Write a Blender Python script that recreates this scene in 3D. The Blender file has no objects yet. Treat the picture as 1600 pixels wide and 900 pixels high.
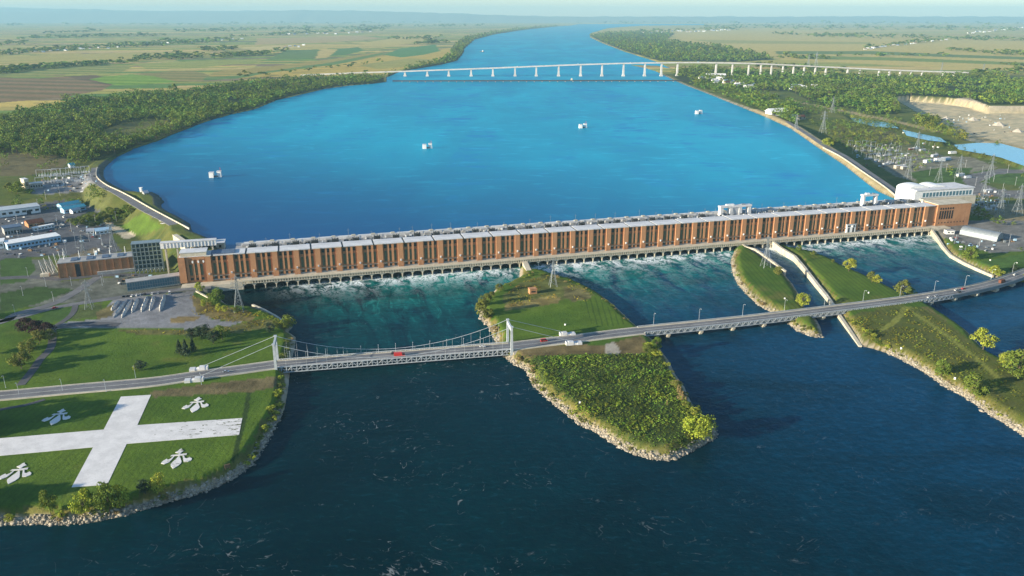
import bpy, bmesh, math, random
import numpy as np
from mathutils import Vector, Matrix
from mathutils.geometry import tessellate_polygon
random.seed(7); RNG = np.random.default_rng(7)
SC = bpy.context.scene; C = SC.collection

# ------------------------------------------------------------------ camera, sky, sun, exposure
CAM_H = 254.0; FOC = 1250.0; HORIZON = 26.0          # camera height above the tailrace; focal length and horizon row in 1600 x 900 photo pixels
PITCH = math.atan((450 - HORIZON) / FOC)
cd = bpy.data.cameras.new('camera'); cam = bpy.data.objects.new('camera', cd); C.objects.link(cam)
cam.location = (0, 0, CAM_H); cam.rotation_euler = (math.pi / 2 - PITCH, 0, 0)
cd.sensor_width = 36; cd.lens = FOC * 36 / 1600; cd.clip_start = 1; cd.clip_end = 250000
SC.camera = cam

SUN_EL = 13.5; SUN_TRAVEL = 25.0                     # degrees; light travels toward 25 deg north of +X
w = bpy.data.worlds.new('World'); SC.world = w; w.use_nodes = True
nt = w.node_tree; nt.nodes.clear()
out = nt.nodes.new('ShaderNodeOutputWorld'); bg = nt.nodes.new('ShaderNodeBackground'); sky = nt.nodes.new('ShaderNodeTexSky')
sky.sky_type = 'NISHITA'; sky.sun_disc = False
sky.sun_elevation = math.radians(SUN_EL); sky.sun_rotation = math.radians(270 - SUN_TRAVEL)
sky.altitude = 100; sky.air_density = 1.0; sky.dust_density = 0.3; sky.ozone_density = 3.0
bg.inputs[1].default_value = 0.10
nt.links.new(sky.outputs[0], bg.inputs[0]); nt.links.new(bg.outputs[0], out.inputs[0])
sl = bpy.data.lights.new('sun', 'SUN'); sl.energy = 5.0; sl.angle = math.radians(0.55); sl.color = (1.0, 0.87, 0.66)
so = bpy.data.objects.new('sun', sl); C.objects.link(so)
_d = Vector((math.cos(math.radians(SUN_TRAVEL)) * math.cos(math.radians(SUN_EL)), math.sin(math.radians(SUN_TRAVEL)) * math.cos(math.radians(SUN_EL)), -math.sin(math.radians(SUN_EL))))
so.rotation_euler = _d.to_track_quat('-Z', 'Y').to_euler(); so.location = (-400, -200, 400)
SC.view_settings.view_transform = 'Standard'; SC.view_settings.look = 'None'; SC.view_settings.gamma = 1.0
SC.view_settings.use_curve_mapping = False; SC.view_settings.exposure = 1.32
cy = SC.cycles; cy.max_bounces = 5; cy.diffuse_bounces = 2; cy.glossy_bounces = 2; cy.transmission_bounces = 2; cy.transparent_max_bounces = 4; cy.volume_bounces = 0
cy.caustics_reflective = False; cy.caustics_refractive = False; cy.use_denoising = True

# ------------------------------------------------------------------ plan helpers
_c, _s = math.cos(PITCH), math.sin(PITCH)
def ground(px, py, z=0.0):
    """where the line of sight through a photo pixel meets the level z"""
    px = np.asarray(px, float); py = np.asarray(py, float); up = 450 - py
    d = (FOC * _c + up * _s, -FOC * _s + up * _c)
    k = (z - CAM_H) / d[1]
    return (px - 800) * k, d[0] * k
def G(px, py, z=0.0):
    X, Y = ground(px, py, z); return float(X), float(Y)
def poly(pts, z=0.0): return [G(x, y, z) for x, y in pts]
def smooth(a, b, x):
    t = np.clip((x - a) / (b - a), 0, 1); return t * t * (3 - 2 * t)
def sdf(X, Y, P):
    """signed distance to a plan polygon, positive inside"""
    best = np.full(X.shape, 1e18); ins = np.zeros(X.shape, bool); n = len(P)
    for i in range(n):
        x0, y0 = P[i]; x1, y1 = P[(i + 1) % n]; ex, ey = x1 - x0, y1 - y0
        t = np.clip(((X - x0) * ex + (Y - y0) * ey) / (ex * ex + ey * ey + 1e-9), 0, 1)
        d = (X - x0 - t * ex) ** 2 + (Y - y0 - t * ey) ** 2
        np.minimum(best, d, out=best)
        if y0 != y1:
            ins ^= ((y0 > Y) != (y1 > Y)) & (X < ex * (Y - y0) / (y1 - y0) + x0)
    r = np.sqrt(best); return np.where(ins, r, -r)
def inside(X, Y, P):
    xs = [p[0] for p in P]; ys = [p[1] for p in P]; r = np.zeros(X.shape, bool)
    m = (X >= min(xs)) & (X <= max(xs)) & (Y >= min(ys)) & (Y <= max(ys))
    if not m.any(): return r
    x, y = X[m], Y[m]; ins = np.zeros(x.shape, bool); n = len(P)
    for i in range(n):
        x0, y0 = P[i]; x1, y1 = P[(i + 1) % n]
        if y0 != y1: ins ^= ((y0 > y) != (y1 > y)) & (x < (x1 - x0) * (y - y0) / (y1 - y0) + x0)
    r[m] = ins; return r
def line_dist(X, Y, L):
    best = np.full(X.shape, 1e18)
    for (x0, y0), (x1, y1) in zip(L[:-1], L[1:]):
        ex, ey = x1 - x0, y1 - y0
        t = np.clip(((X - x0) * ex + (Y - y0) * ey) / (ex * ex + ey * ey + 1e-9), 0, 1)
        np.minimum(best, (X - x0 - t * ex) ** 2 + (Y - y0 - t * ey) ** 2, out=best)
    return np.sqrt(best)
def vnoise(X, Y, scale, seed=0):
    """smooth value noise on the plan, 0..1"""
    x = X / scale; y = Y / scale; xi = np.floor(x); yi = np.floor(y); fx = x - xi; fy = y - yi
    def h(a, b):
        v = np.sin(a * 127.1 + b * 311.7 + seed * 74.7) * 43758.5453; return v - np.floor(v)
    fx = fx * fx * (3 - 2 * fx); fy = fy * fy * (3 - 2 * fy)
    return (h(xi, yi) * (1 - fx) + h(xi + 1, yi) * fx) * (1 - fy) + (h(xi, yi + 1) * (1 - fx) + h(xi + 1, yi + 1) * fx) * fy

# ------------------------------------------------------------------ objects
def tag(o, label=None, cat=None, group=None, kind=None):
    if label: o['label'] = label
    if cat: o['category'] = cat
    if group: o['group'] = group
    if kind: o['kind'] = kind
    return o
def thing(name, label, cat, loc=(0, 0, 0), rz=0.0, group=None):
    o = bpy.data.objects.new(name, None); C.objects.link(o); o.location = loc; o.rotation_euler = (0, 0, rz)
    o.empty_display_size = 0.5
    return tag(o, label, cat, group)
def link(name, me, parent=None, loc=(0, 0, 0), rz=0.0, sc=None):
    o = bpy.data.objects.new(name, me); C.objects.link(o); o.location = loc; o.rotation_euler = (0, 0, rz)
    if sc is not None: o.scale = sc if hasattr(sc, '__len__') else (sc, sc, sc)
    if parent is not None: o.parent = parent
    return o
class MB:
    def __init__(s): s.v = []; s.f = []; s.m = []; s.mi = 0
    def add(s, vs, fs):
        b = len(s.v); s.v += [tuple(v) for v in vs]
        for f in fs: s.f.append(tuple(i + b for i in f)); s.m.append(s.mi)
        return s
    def box(s, x0, x1, y0, y1, z0, z1):
        return s.add([(x0, y0, z0), (x1, y0, z0), (x1, y1, z0), (x0, y1, z0), (x0, y0, z1), (x1, y0, z1), (x1, y1, z1), (x0, y1, z1)],
                     [(0, 3, 2, 1), (4, 5, 6, 7), (0, 1, 5, 4), (1, 2, 6, 5), (2, 3, 7, 6), (3, 0, 4, 7)])
    def cb(s, x, y, z, sx, sy, sz): return s.box(x - sx / 2, x + sx / 2, y - sy / 2, y + sy / 2, z, z + sz)
    def frustum(s, x, y, z0, z1, a0, b0, a1, b1):
        v = [(x + i * a / 2, y + j * b / 2, z) for z, a, b in ((z0, a0, b0), (z1, a1, b1)) for i, j in ((-1, -1), (1, -1), (1, 1), (-1, 1))]
        return s.add(v, [(0, 3, 2, 1), (4, 5, 6, 7), (0, 1, 5, 4), (1, 2, 6, 5), (2, 3, 7, 6), (3, 0, 4, 7)])
    def bar(s, p, q, r, n=4, r2=None):
        p = Vector(p); q = Vector(q); d = q - p
        if d.length < 1e-6: return s
        d.normalize(); a = d.orthogonal().normalized(); b = d.cross(a); r2 = r if r2 is None else r2
        vs = []
        for c, rr in ((p, r), (q, r2)):
            for k in range(n):
                t = 2 * math.pi * (k + .5) / n; vs.append(c + (a * math.cos(t) + b * math.sin(t)) * rr)
        return s.add(vs, [(k, (k + 1) % n, n + (k + 1) % n, n + k) for k in range(n)] + [tuple(range(n - 1, -1, -1)), tuple(range(n, 2 * n))])
    def prism(s, pts, z0, z1):
        n = len(pts); vs = [(x, y, z0) for x, y in pts] + [(x, y, z1) for x, y in pts]
        return s.add(vs, [(k, (k + 1) % n, n + (k + 1) % n, n + k) for k in range(n)] + [tuple(range(n - 1, -1, -1)), tuple(range(n, 2 * n))])
    def mesh(s, name, *mats):
        me = bpy.data.meshes.new(name); me.from_pydata(s.v, [], s.f); me.update()
        for m in mats: me.materials.append(m)
        if len(mats) > 1: me.polygons.foreach_set('material_index', s.m)
        bm = bmesh.new(); bm.from_mesh(me); bmesh.ops.recalc_face_normals(bm, faces=bm.faces); bm.to_mesh(me); bm.free()
        return me
    def obj(s, name, mats, parent=None, loc=(0, 0, 0), rz=0.0):
        mats = mats if isinstance(mats, (list, tuple)) else [mats]
        return link(name, s.mesh(name, *mats), parent, loc, rz)
def array_mesh(name, V, F, mat, cols=None, extra=None, smooth_shade=False):
    """mesh from numpy arrays; F is n x k; cols: point colours 'tint'"""
    me = bpy.data.meshes.new(name); n, k = F.shape
    me.vertices.add(len(V)); me.vertices.foreach_set('co', np.ascontiguousarray(V, np.float32).ravel())
    me.loops.add(n * k); me.loops.foreach_set('vertex_index', np.ascontiguousarray(F, np.int32).ravel())
    me.polygons.add(n); me.polygons.foreach_set('loop_start', np.arange(0, n * k, k, dtype=np.int32))
    if smooth_shade: me.polygons.foreach_set('use_smooth', np.ones(n, bool))
    me.update(calc_edges=True)
    for nm, c in (('tint', cols), ('mask', extra)):
        if c is not None:
            at = me.color_attributes.new(nm, 'FLOAT_COLOR', 'POINT')
            a = np.ones((len(V), 4), np.float32); a[:, :3] = c; at.data.foreach_set('color', a.ravel())
    if mat: me.materials.append(mat)
    return me

# ------------------------------------------------------------------ materials
class NT:
    def __init__(s, name):
        s.m = bpy.data.materials.new(name); s.m.use_nodes = True; s.t = s.m.node_tree; s.t.nodes.clear()
        s.out = s.t.nodes.new('ShaderNodeOutputMaterial'); s.geo = None
    def n(s, typ, **kw):
        x = s.t.nodes.new(typ)
        for k, v in kw.items(): setattr(x, k, v)
        return x
    def put(s, inp, v):
        if v is None: return
        if hasattr(v, 'is_linked') or isinstance(v, bpy.types.NodeSocket): s.t.links.new(v, inp)
        else: inp.default_value = v
    def pos(s):
        if not s.geo: s.geo = s.n('ShaderNodeNewGeometry')
        return s.geo.outputs['Position']
    def objc(s): return s.n('ShaderNodeTexCoord').outputs['Object']
    def math(s, op, a, b=None, clamp=False):
        x = s.n('ShaderNodeMath', operation=op, use_clamp=clamp); s.put(x.inputs[0], a); s.put(x.inputs[1], b); return x.outputs[0]
    def mul(s, a, b): return s.math('MULTIPLY', a, b)
    def vscale(s, v, sc):
        x = s.n('ShaderNodeVectorMath', operation='MULTIPLY'); s.put(x.inputs[0], v); x.inputs[1].default_value = sc; return x.outputs[0]
    def noise(s, vec, scale, detail=3, rough=.55, dist=0.0, out=0):
        x = s.n('ShaderNodeTexNoise'); s.put(x.inputs['Vector'], vec); s.put(x.inputs['Scale'], scale); x.inputs['Detail'].default_value = detail
        x.inputs['Roughness'].default_value = rough; x.inputs['Distortion'].default_value = dist; return x.outputs[out]
    def ramp(s, f, a, b, c0=(0, 0, 0, 1), c1=(1, 1, 1, 1)):
        x = s.n('ShaderNodeMapRange', clamp=True); x.interpolation_type = 'SMOOTHSTEP'
        s.put(x.inputs[0], f); s.put(x.inputs[1], a); s.put(x.inputs[2], b); return x.outputs[0]
    def mix(s, f, a, b, blend='MIX'):
        x = s.n('ShaderNodeMix', data_type='RGBA', blend_type=blend); s.put(x.inputs[0], f)
        for i, v in ((6, a), (7, b)):
            if isinstance(v, tuple): v = tuple(v) + ((1,) if len(v) == 3 else ())
            s.put(x.inputs[i], v)
        return x.outputs[2]
    def attr(s, name): return s.n('ShaderNodeAttribute', attribute_name=name).outputs['Color']
    def sep(s, c): return s.n('ShaderNodeSeparateColor'), c
    def bump(s, h, strength=.3, dist=.1, normal=None):
        x = s.n('ShaderNodeBump'); s.put(x.inputs['Height'], h); s.put(x.inputs['Strength'], strength); s.put(x.inputs['Distance'], dist); s.put(x.inputs['Normal'], normal); return x.outputs[0]
    def bsdf(s, col, rough=.8, metal=0.0, spec=.3, normal=None, ior=1.45):
        x = s.n('ShaderNodeBsdfPrincipled')
        s.put(x.inputs['Base Color'], col if not isinstance(col, tuple) else tuple(col) + ((1,) if len(col) == 3 else ()))
        s.put(x.inputs['Roughness'], rough); s.put(x.inputs['Metallic'], metal); s.put(x.inputs['Specular IOR Level'], spec); s.put(x.inputs['IOR'], ior); s.put(x.inputs['Normal'], normal)
        return x.outputs[0]
    def done(s, sh): s.t.links.new(sh, s.out.inputs['Surface']); return s.m
def M(name, c, c2=None, scale=.5, rough=.8, metal=0.0, spec=.3, streak=None, bump=0.0):
    """weathered plain surface: two tones broken up by noise, darker dirt streaks if asked"""
    t = NT(name); c2 = c2 or tuple(v * .72 for v in c); p = t.objc()
    f = t.ramp(t.noise(p, scale, 5, .6), .35, .68); col = t.mix(f, c, c2)
    if streak:
        q = t.vscale(p, (1, 1, .08)); g = t.ramp(t.noise(q, scale * 2.2, 3), .5, .75); col = t.mix(t.mul(g, streak), col, tuple(v * .45 for v in c))
    nrm = t.bump(t.noise(p, scale * 8, 2), .3, bump) if bump else None
    return t.done(t.bsdf(col, rough, metal, spec, nrm))
MAT = {}
MAT['concrete'] = M('pale_concrete', (.56, .51, .40), (.44, .40, .31), .12, .9, streak=.45)
MAT['concrete_grey'] = M('grey_concrete', (.36, .36, .35), (.27, .27, .27), .15, .9, streak=.35)
MAT['roof'] = M('roof_membrane', (.62, .62, .62), (.48, .49, .5), .09, .8, streak=.2)
MAT['white'] = M('white_paint', (.8, .8, .78), (.66, .67, .66), .4, .5, streak=.25)
MAT['white_steel'] = M('white_steel', (.46, .50, .53), (.35, .39, .42), .5, .45)
MAT['steel'] = M('galvanised_steel', (.26, .29, .31), (.19, .22, .24), .6, .5, .4)
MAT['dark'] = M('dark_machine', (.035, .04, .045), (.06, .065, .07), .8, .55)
MAT['dark_blue'] = M('dark_blue_roof', (.10, .15, .22), (.07, .10, .16), .3, .6)
MAT['asphalt'] = M('asphalt', (.10, .10, .105), (.075, .075, .08), .25, .9)
MAT['asphalt_light'] = M('worn_asphalt', (.17, .17, .175), (.12, .12, .125), .08, .9)
MAT['line'] = M('road_paint', (.75, .73, .62), (.5, .49, .44), .6, .7)
MAT['arch_shade_concrete'] = M('painted_shade_concrete', (.07, .07, .06), (.04, .045, .04), .3, .6)  # dark tone paints the shade inside the outlet arches into the concrete
MAT['screen_steel'] = M('blue_grey_steel', (.20, .26, .29), (.14, .19, .21), .5, .5)
MAT['deep_teal'] = M('deep_teal_panel', (.025, .05, .06), (.04, .07, .08), .3, .5)
MAT['turquoise'] = M('turquoise_metal', (.10, .42, .50), (.08, .34, .42), .4, .5)
MAT['blue_wall'] = M('blue_siding', (.35, .52, .66), (.28, .43, .56), .4, .6)
MAT['red'] = M('red_paint', (.55, .04, .03), (.45, .03, .03), .6, .35, spec=.5)
MAT['silver'] = M('silver_paint', (.55, .57, .6), (.5, .52, .55), .6, .3, .4, spec=.5)
MAT['black'] = M('black_paint', (.02, .02, .022), (.03, .03, .03), .6, .3, spec=.5)
MAT['tyre'] = M('tyre_rubber', (.02, .02, .02), (.03, .03, .03), .9, .9)
MAT['brown'] = M('brown_roof', (.16, .06, .035), (.11, .045, .03), .4, .8)
MAT['sand'] = M('sand_gravel', (.42, .38, .31), (.33, .3, .25), .12, .95)
MAT['tarp'] = M('pale_gravel_bag', (.52, .5, .45), (.33, .32, .3), .35, .9)
MAT['wood'] = M('weathered_wood', (.22, .14, .08), (.15, .09, .05), .5, .85)
MAT['bark'] = M('bark', (.11, .085, .06), (.07, .055, .04), 1.2, .95)
MAT['rock'] = M('riprap_rock', (.42, .38, .31), (.26, .24, .21), .22, .95)
MAT['water_mark'] = M('crib_timber', (.5, .47, .42), (.36, .33, .29), .3, .9, streak=.5)
def glass(name, c, rough=.18):
    t = NT(name); p = t.objc(); f = t.noise(p, .35, 2); return t.done(t.bsdf(t.mix(f, c, tuple(v * .45 for v in c)), rough, 0, .5))
MAT['glass_green'] = glass('green_window_glass', (.17, .21, .115))
MAT['glass_dark'] = glass('dark_window_glass', (.03, .035, .04))
MAT['glass_blue'] = glass('blue_window_glass', (.12, .24, .30))
def brick_mat(name, c, c2):
    t = NT(name); p = t.objc()
    sc = t.vscale(p, (1, 1, 1)); b = t.n('ShaderNodeTexBrick'); t.put(b.inputs['Vector'], t.vscale(p, (1, 1, 1)))
    f = t.ramp(t.noise(p, .07, 5, .65), .35, .65); g = t.ramp(t.noise(t.vscale(p, (1, 1, .1)), .5, 3), .5, .8)
    col = t.mix(f, c, c2); col = t.mix(t.mul(t.noise(p, 2.2, 2), .5), col, tuple(v * .6 for v in c)); col = t.mix(t.mul(g, .3), col, (.10, .06, .045))
    t.t.nodes.remove(b)
    return t.done(t.bsdf(col, .88, 0, .2))
MAT['brick'] = brick_mat('orange_brick', (.49, .255, .13), (.37, .18, .09))
MAT['brick_dark'] = brick_mat('shaded_spandrel_brick', (.36, .16, .07), (.28, .115, .05))
def leaf(name, c, c2, trans=.22):
    t = NT(name); a = t.attr('tint'); oi = t.n('ShaderNodeObjectInfo').outputs['Random']
    col = t.mix(oi, c, c2); col = t.mix(1.0, col, a, 'MULTIPLY')
    d = t.bsdf(col, .75, 0, .2); tr = t.n('ShaderNodeBsdfTranslucent'); t.put(tr.inputs[0], col)
    mx = t.n('ShaderNodeMixShader'); mx.inputs[0].default_value = trans; t.t.links.new(d, mx.inputs[1]); t.t.links.new(tr.outputs[0], mx.inputs[2])
    return t.done(mx.outputs[0])
MAT['leaf'] = leaf('broad_leaves', (.11, .175, .026), (.17, .215, .034))
MAT['leaf_yellow'] = leaf('yellow_leaves', (.27, .33, .036), (.35, .37, .05))
MAT['leaf_dark'] = leaf('needles', (.045, .075, .035), (.055, .085, .05))
MAT['leaf_purple'] = leaf('purple_leaves', (.065, .035, .03), (.05, .03, .03))
MAT['leaf_olive'] = leaf('scrub_leaves', (.13, .165, .032), (.18, .185, .04))
MAT['leaf_tan'] = leaf('dry_reed', (.34, .27, .12), (.28, .2, .09))
MAT['leaf_forest'] = leaf('forest_leaves', (.11, .175, .028), (.16, .21, .036))
# ------------------------------------------------------------------ the dam's own axes
A0 = np.array(G(609, 434)); _B = np.array(G(1453, 367)); DU = (_B - A0) / np.linalg.norm(_B - A0); DN = np.array([-DU[1], DU[0]])
DAM_RZ = math.atan2(DU[1], DU[0])
def dam(u, o): p = A0 + DU * u + DN * o; return float(p[0]), float(p[1])
def dam_uo(X, Y): return (X - A0[0]) * DU[0] + (Y - A0[1]) * DU[1], (X - A0[0]) * DN[0] + (Y - A0[1]) * DN[1]
ZU = 25.0      # forebay level
ZL = 6.0       # land below the dam
# ------------------------------------------------------------------ shore lines (photo pixels -> plan)
LB = poly([(338, 450), (340, 462), (350, 474), (365, 481), (388, 481), (400, 484), (425, 493), (445, 505), (458, 510), (450, 519), (462, 527), (460, 545), (456, 560), (452, 585), (450, 606), (444, 639), (429, 666), (414, 693), (393, 726), (360, 750), (324, 766), (288, 777), (249, 788), (207, 801), (150, 815), (105, 819), (45, 818), (0, 819), (-200, 826), (-700, 850), (-1500, 700), (-1500, 300), (330, 300)])
IA = poly([(815, 405), (812, 430), (812, 434), (792, 445), (776, 451), (767, 462), (750, 470), (747, 485), (755, 502), (765, 512), (771, 525), (776, 534), (772, 545), (780, 553), (791, 558), (805, 570), (822, 577), (834, 602), (855, 622), (883, 644), (910, 665), (936, 677), (961, 694), (988, 708), (1016, 717), (1047, 718), (1074, 708), (1099, 694), (1118, 684), (1117, 672), (1105, 652), (1086, 641), (1077, 624), (1069, 605), (1055, 586), (1044, 563), (1031, 547), (1024, 536), (1008, 520), (995, 510), (985, 502), (957, 475), (932, 457), (915, 449), (895, 439), (870, 434), (855, 427), (836, 424), (829, 418), (824, 405)])
IB = poly([(1147, 380), (1147, 394), (1142, 407), (1145, 426), (1153, 444), (1167, 460), (1184, 476), (1203, 487), (1215, 492), (1230, 505), (1247, 516), (1269, 526), (1286, 527), (1281, 510), (1275, 499), (1256, 479), (1250, 463), (1238, 444), (1225, 429), (1203, 413), (1178, 394), (1159, 380)])
IC = poly([(1197, 376), (1197, 381), (1219, 394), (1241, 407), (1255, 422), (1275, 447), (1291, 466), (1303, 482), (1311, 495), (1324, 513), (1345, 541), (1362, 544), (1384, 551), (1408, 561), (1435, 576), (1462, 593), (1480, 606), (1504, 618), (1528, 633), (1549, 650), (1570, 661), (1600, 681), (1700, 745), (1850, 850), (2300, 850), (2000, 700), (1700, 632), (1600, 590), (1580, 570), (1558, 561), (1540, 549), (1525, 534), (1513, 520), (1495, 507), (1468, 489), (1447, 477), (1406, 460), (1381, 447), (1356, 435), (1319, 419), (1300, 408), (1269, 397), (1234, 390), (1212, 382), (1208, 376)])
RB = poly([(1453, 340), (1453, 364), (1464, 377), (1472, 388), (1484, 401), (1506, 413), (1528, 423), (1550, 432), (1563, 435), (1585, 430), (1620, 420), (1800, 380), (2600, 330), (2600, 200), (1453, 200)])
LANDS = [LB, IA, IB, IC, RB]
U_LEFT = [(335, 377), (318, 369), (300, 362), (297, 350), (275, 337), (262, 331), (252, 324), (250, 312), (240, 304), (220, 302), (200, 300), (180, 291), (165, 282), (160, 272), (163, 262), (172, 254), (180, 247), (210, 232), (244, 221), (270, 210), (319, 191), (356, 180), (397, 171), (431, 157), (469, 148), (506, 139), (544, 134), (581, 131), (604, 128), (604, 121), (625, 112), (660, 106), (690, 101), (714, 95), (723, 85), (727, 75), (742, 62), (772, 54), (817, 47), (874, 41), (892, 39.8), (905, 37.4)]
U_RIGHT = [(1100, 37.4), (1100, 39), (1005, 40), (972, 42), (949, 44), (922, 52), (921, 58), (941, 67.5), (975, 80.6), (1024, 96), (1050, 108), (1028, 103), (985, 101.5), (1010, 107), (1024, 111), (1042, 120), (1068, 132), (1110, 148), (1155, 166), (1197, 183), (1236, 201), (1278, 230.5), (1320, 258.5), (1355, 286.5), (1372, 299), (1397, 310)]
U_DAM = [dam(700, 46), dam(-160, 46)]
UW = [G(x, y, ZU) for x, y in U_LEFT + U_RIGHT] + U_DAM
PONDS = [([(1327, 183), (1355, 187), (1390, 192), (1402, 200), (1370, 198), (1335, 190)], 19.0),
         ([(1411, 203), (1443, 210), (1468, 215), (1478, 222), (1450, 219), (1418, 212)], 16.0),
         ([(1495, 227), (1530, 224), (1565, 225), (1610, 237), (1800, 275), (1800, 300), (1610, 262), (1565, 246), (1530, 239), (1502, 234)], 13.0)]
PONDS = [(poly(p, z), z) for p, z in PONDS]
QUARRY = [(1395, 152), (1420, 149), (1480, 153), (1520, 158), (1545, 166), (1600, 166), (1720, 172), (1720, 232), (1600, 224), (1570, 213), (1515, 206), (1470, 192), (1425, 170)]
QUARRY_P = poly(QUARRY, 26.0)
SPIT = poly([(212, 303), (222, 298), (240, 301), (252, 309), (256, 316), (250, 322), (228, 317)], ZU)

def land_base(X, Y):
    u, o = dam_uo(X, Y); s = o - 46
    ramp = np.where(u < 300, smooth(330, 520, s), smooth(420, 1000, s))
    return ZL + 20.5 * ramp
def terrain(X, Y, parts=False):
    X = np.asarray(X, float); Y = np.asarray(Y, float); sh = X.shape; X = X.ravel(); Y = Y.ravel()
    u, o = dam_uo(X, Y); z = np.full(X.shape, -5.0); dl = np.full(X.shape, -99.0); du = np.full(X.shape, 999.0)
    lo = o < 46
    m = lo & (Y < 1500)
    if m.any():
        x, y = X[m], Y[m]; best = np.full(x.shape, -1e9)
        for P in LANDS: np.maximum(best, sdf(x, y, P), out=best)
        dl[m] = best
        uneven = (vnoise(x, y, 7, 3) - .5) * 1.6
        z[m] = np.where(best > 0, np.minimum(ZL, .15 + np.maximum(best + uneven * np.clip(best / 3, 0, 1), 0) * .75), np.maximum(-5, best * .5))
    z[lo & (Y >= 1500)] = ZL
    up = ~lo
    if up.any():
        x, y = X[up], Y[up]; d = -sdf(x, y, UW); du[up] = d          # distance inland from the forebay's edge
        base = land_base(x, y)
        crest = np.where(x < 0, 29 - 2.7 * smooth(1260, 1480, y), 29 - 2.7 * smooth(2000, 2600, y))
        prof = np.where(d < 22, np.minimum(crest, ZU + d * .6), crest - (d - 22) * np.where(x < 0, .95, .7))
        zz = np.maximum(base, prof); zz = np.where(d < 0, np.maximum(17, ZU + d * .35), zz)
        zz = zz + np.where((d > 60) & (y > 2600), (vnoise(x, y, 900, 5) - .5) * 3, 0)
        q = inside(x, y, QUARRY_P); qd = np.where(q, sdf(x, y, QUARRY_P), 0)
        zz = np.where(q, np.maximum(zz - np.minimum(qd * 2.6, 17) + (vnoise(x, y, 45, 8) - .5) * 3 * (qd > 8), 5.0), zz)
        for P, pz in PONDS:
            near = (x > min(p[0] for p in P) - 60) & (x < max(p[0] for p in P) + 60) & (y > min(p[1] for p in P) - 60) & (y < max(p[1] for p in P) + 60)
            if near.any():
                k = sdf(x[near], y[near], P); tz = zz[near]
                zz[near] = np.where(k > 0, pz - np.minimum(k * .4, 3), np.minimum(tz, pz + .2 - k * .35))
        sp = inside(x, y, SPIT)
        zz = np.where(sp, np.maximum(zz, 26.4), zz)
        z[up] = zz
    z = z.reshape(sh)
    return (z, dl.reshape(sh), du.reshape(sh)) if parts else z
def at_many(px, py, it=9):
    """plan points where the lines of sight through photo pixels meet the terrain"""
    px = np.asarray(px, float); py = np.asarray(py, float)
    lo = np.full(px.shape, 0.0); hi = np.full(px.shape, 40.0)
    z = np.where(py > 300, 6.0, 20.0)
    for _ in range(it):
        X, Y = ground(px, py, z); z = z * .35 + np.maximum(terrain(X, Y), 0) * .65
    X, Y = ground(px, py, z); return X, Y, z
def at(px, py):
    X, Y, z = at_many([px], [py]); return float(X[0]), float(Y[0]), float(z[0])
def on_land(px, py, z=ZL): X, Y = G(px, py, z); return X, Y, z

# ------------------------------------------------------------------ ground sheet
def cpoly(pts, z=None):
    if z is None:
        X, Y, _z = at_many([p[0] for p in pts], [p[1] for p in pts]); return list(zip(X.tolist(), Y.tolist()))
    return poly(pts, z)
LAWN = (.052, .104, .011); LAWN2 = (.088, .142, .015); DRY = (.15, .115, .035); MEADOW = (.080, .100, .018); SCRUB = (.065, .072, .022); GRAVEL = (.20, .20, .205); DIRT = (.16, .12, .075)
ASPH = (.105, .107, .115); ROCK = (.36, .32, .25); FOREST = (.028, .042, .012); SAND = (.46, .40, .29)
FARM = np.array([(.30, .245, .07), (.40, .30, .08), (.18, .19, .04), (.12, .18, .035), (.16, .12, .07), (.36, .27, .10), (.24, .23, .055), (.08, .15, .035)])
FOREST_L = [(-60, 196), (0, 190), (60, 172), (110, 158), (200, 150), (300, 141), (400, 128), (480, 122), (560, 119), (600, 121), (600, 129), (545, 133), (506, 138), (468, 147), (431, 156), (396, 170), (355, 179), (318, 190), (268, 209), (242, 219), (208, 230), (178, 246), (150, 254), (118, 256), (96, 245), (60, 252), (20, 240), (-60, 245)]
CLEAR_L = [(155, 206), (190, 193), (235, 186), (262, 188), (268, 198), (235, 212), (200, 222), (165, 216)]
FOREST_R = [(1060, 108), (1100, 105), (1180, 112), (1260, 117), (1340, 118), (1440, 120), (1530, 118), (1600, 122), (1700, 126), (1700, 166), (1600, 164), (1545, 164), (1520, 157), (1480, 152), (1420, 149), (1395, 151), (1402, 178), (1360, 177), (1320, 168), (1285, 166), (1262, 156), (1236, 143), (1180, 141), (1135, 130), (1120, 125), (1078, 133), (1066, 128), (1050, 118)]
FOREST_N = [(921, 56), (940, 52), (1000, 49.5), (1055, 52), (1040, 63), (1060, 68), (1130, 73), (1170, 82), (1212, 93), (1150, 97), (1060, 96), (1030, 95), (978, 80), (944, 67)]
FOREST_B = [(606, 122), (606, 116), (650, 104), (690, 95), (706, 84), (710, 72), (730, 60), (765, 52), (815, 45), (872, 40), (872, 42.5), (818, 48), (775, 55), (744, 63), (731, 76), (727, 88), (718, 97), (692, 104), (660, 109), (630, 114)]
PATCH_R = [(1425, 186), (1460, 175), (1490, 181), (1530, 196), (1540, 205), (1500, 208), (1462, 198), (1438, 192)]
STRIP_R = [(1078, 126), (1135, 133), (1180, 146), (1235, 160), (1250, 175), (1240, 195), (1215, 186), (1170, 168), (1120, 148), (1085, 136)]
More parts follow.
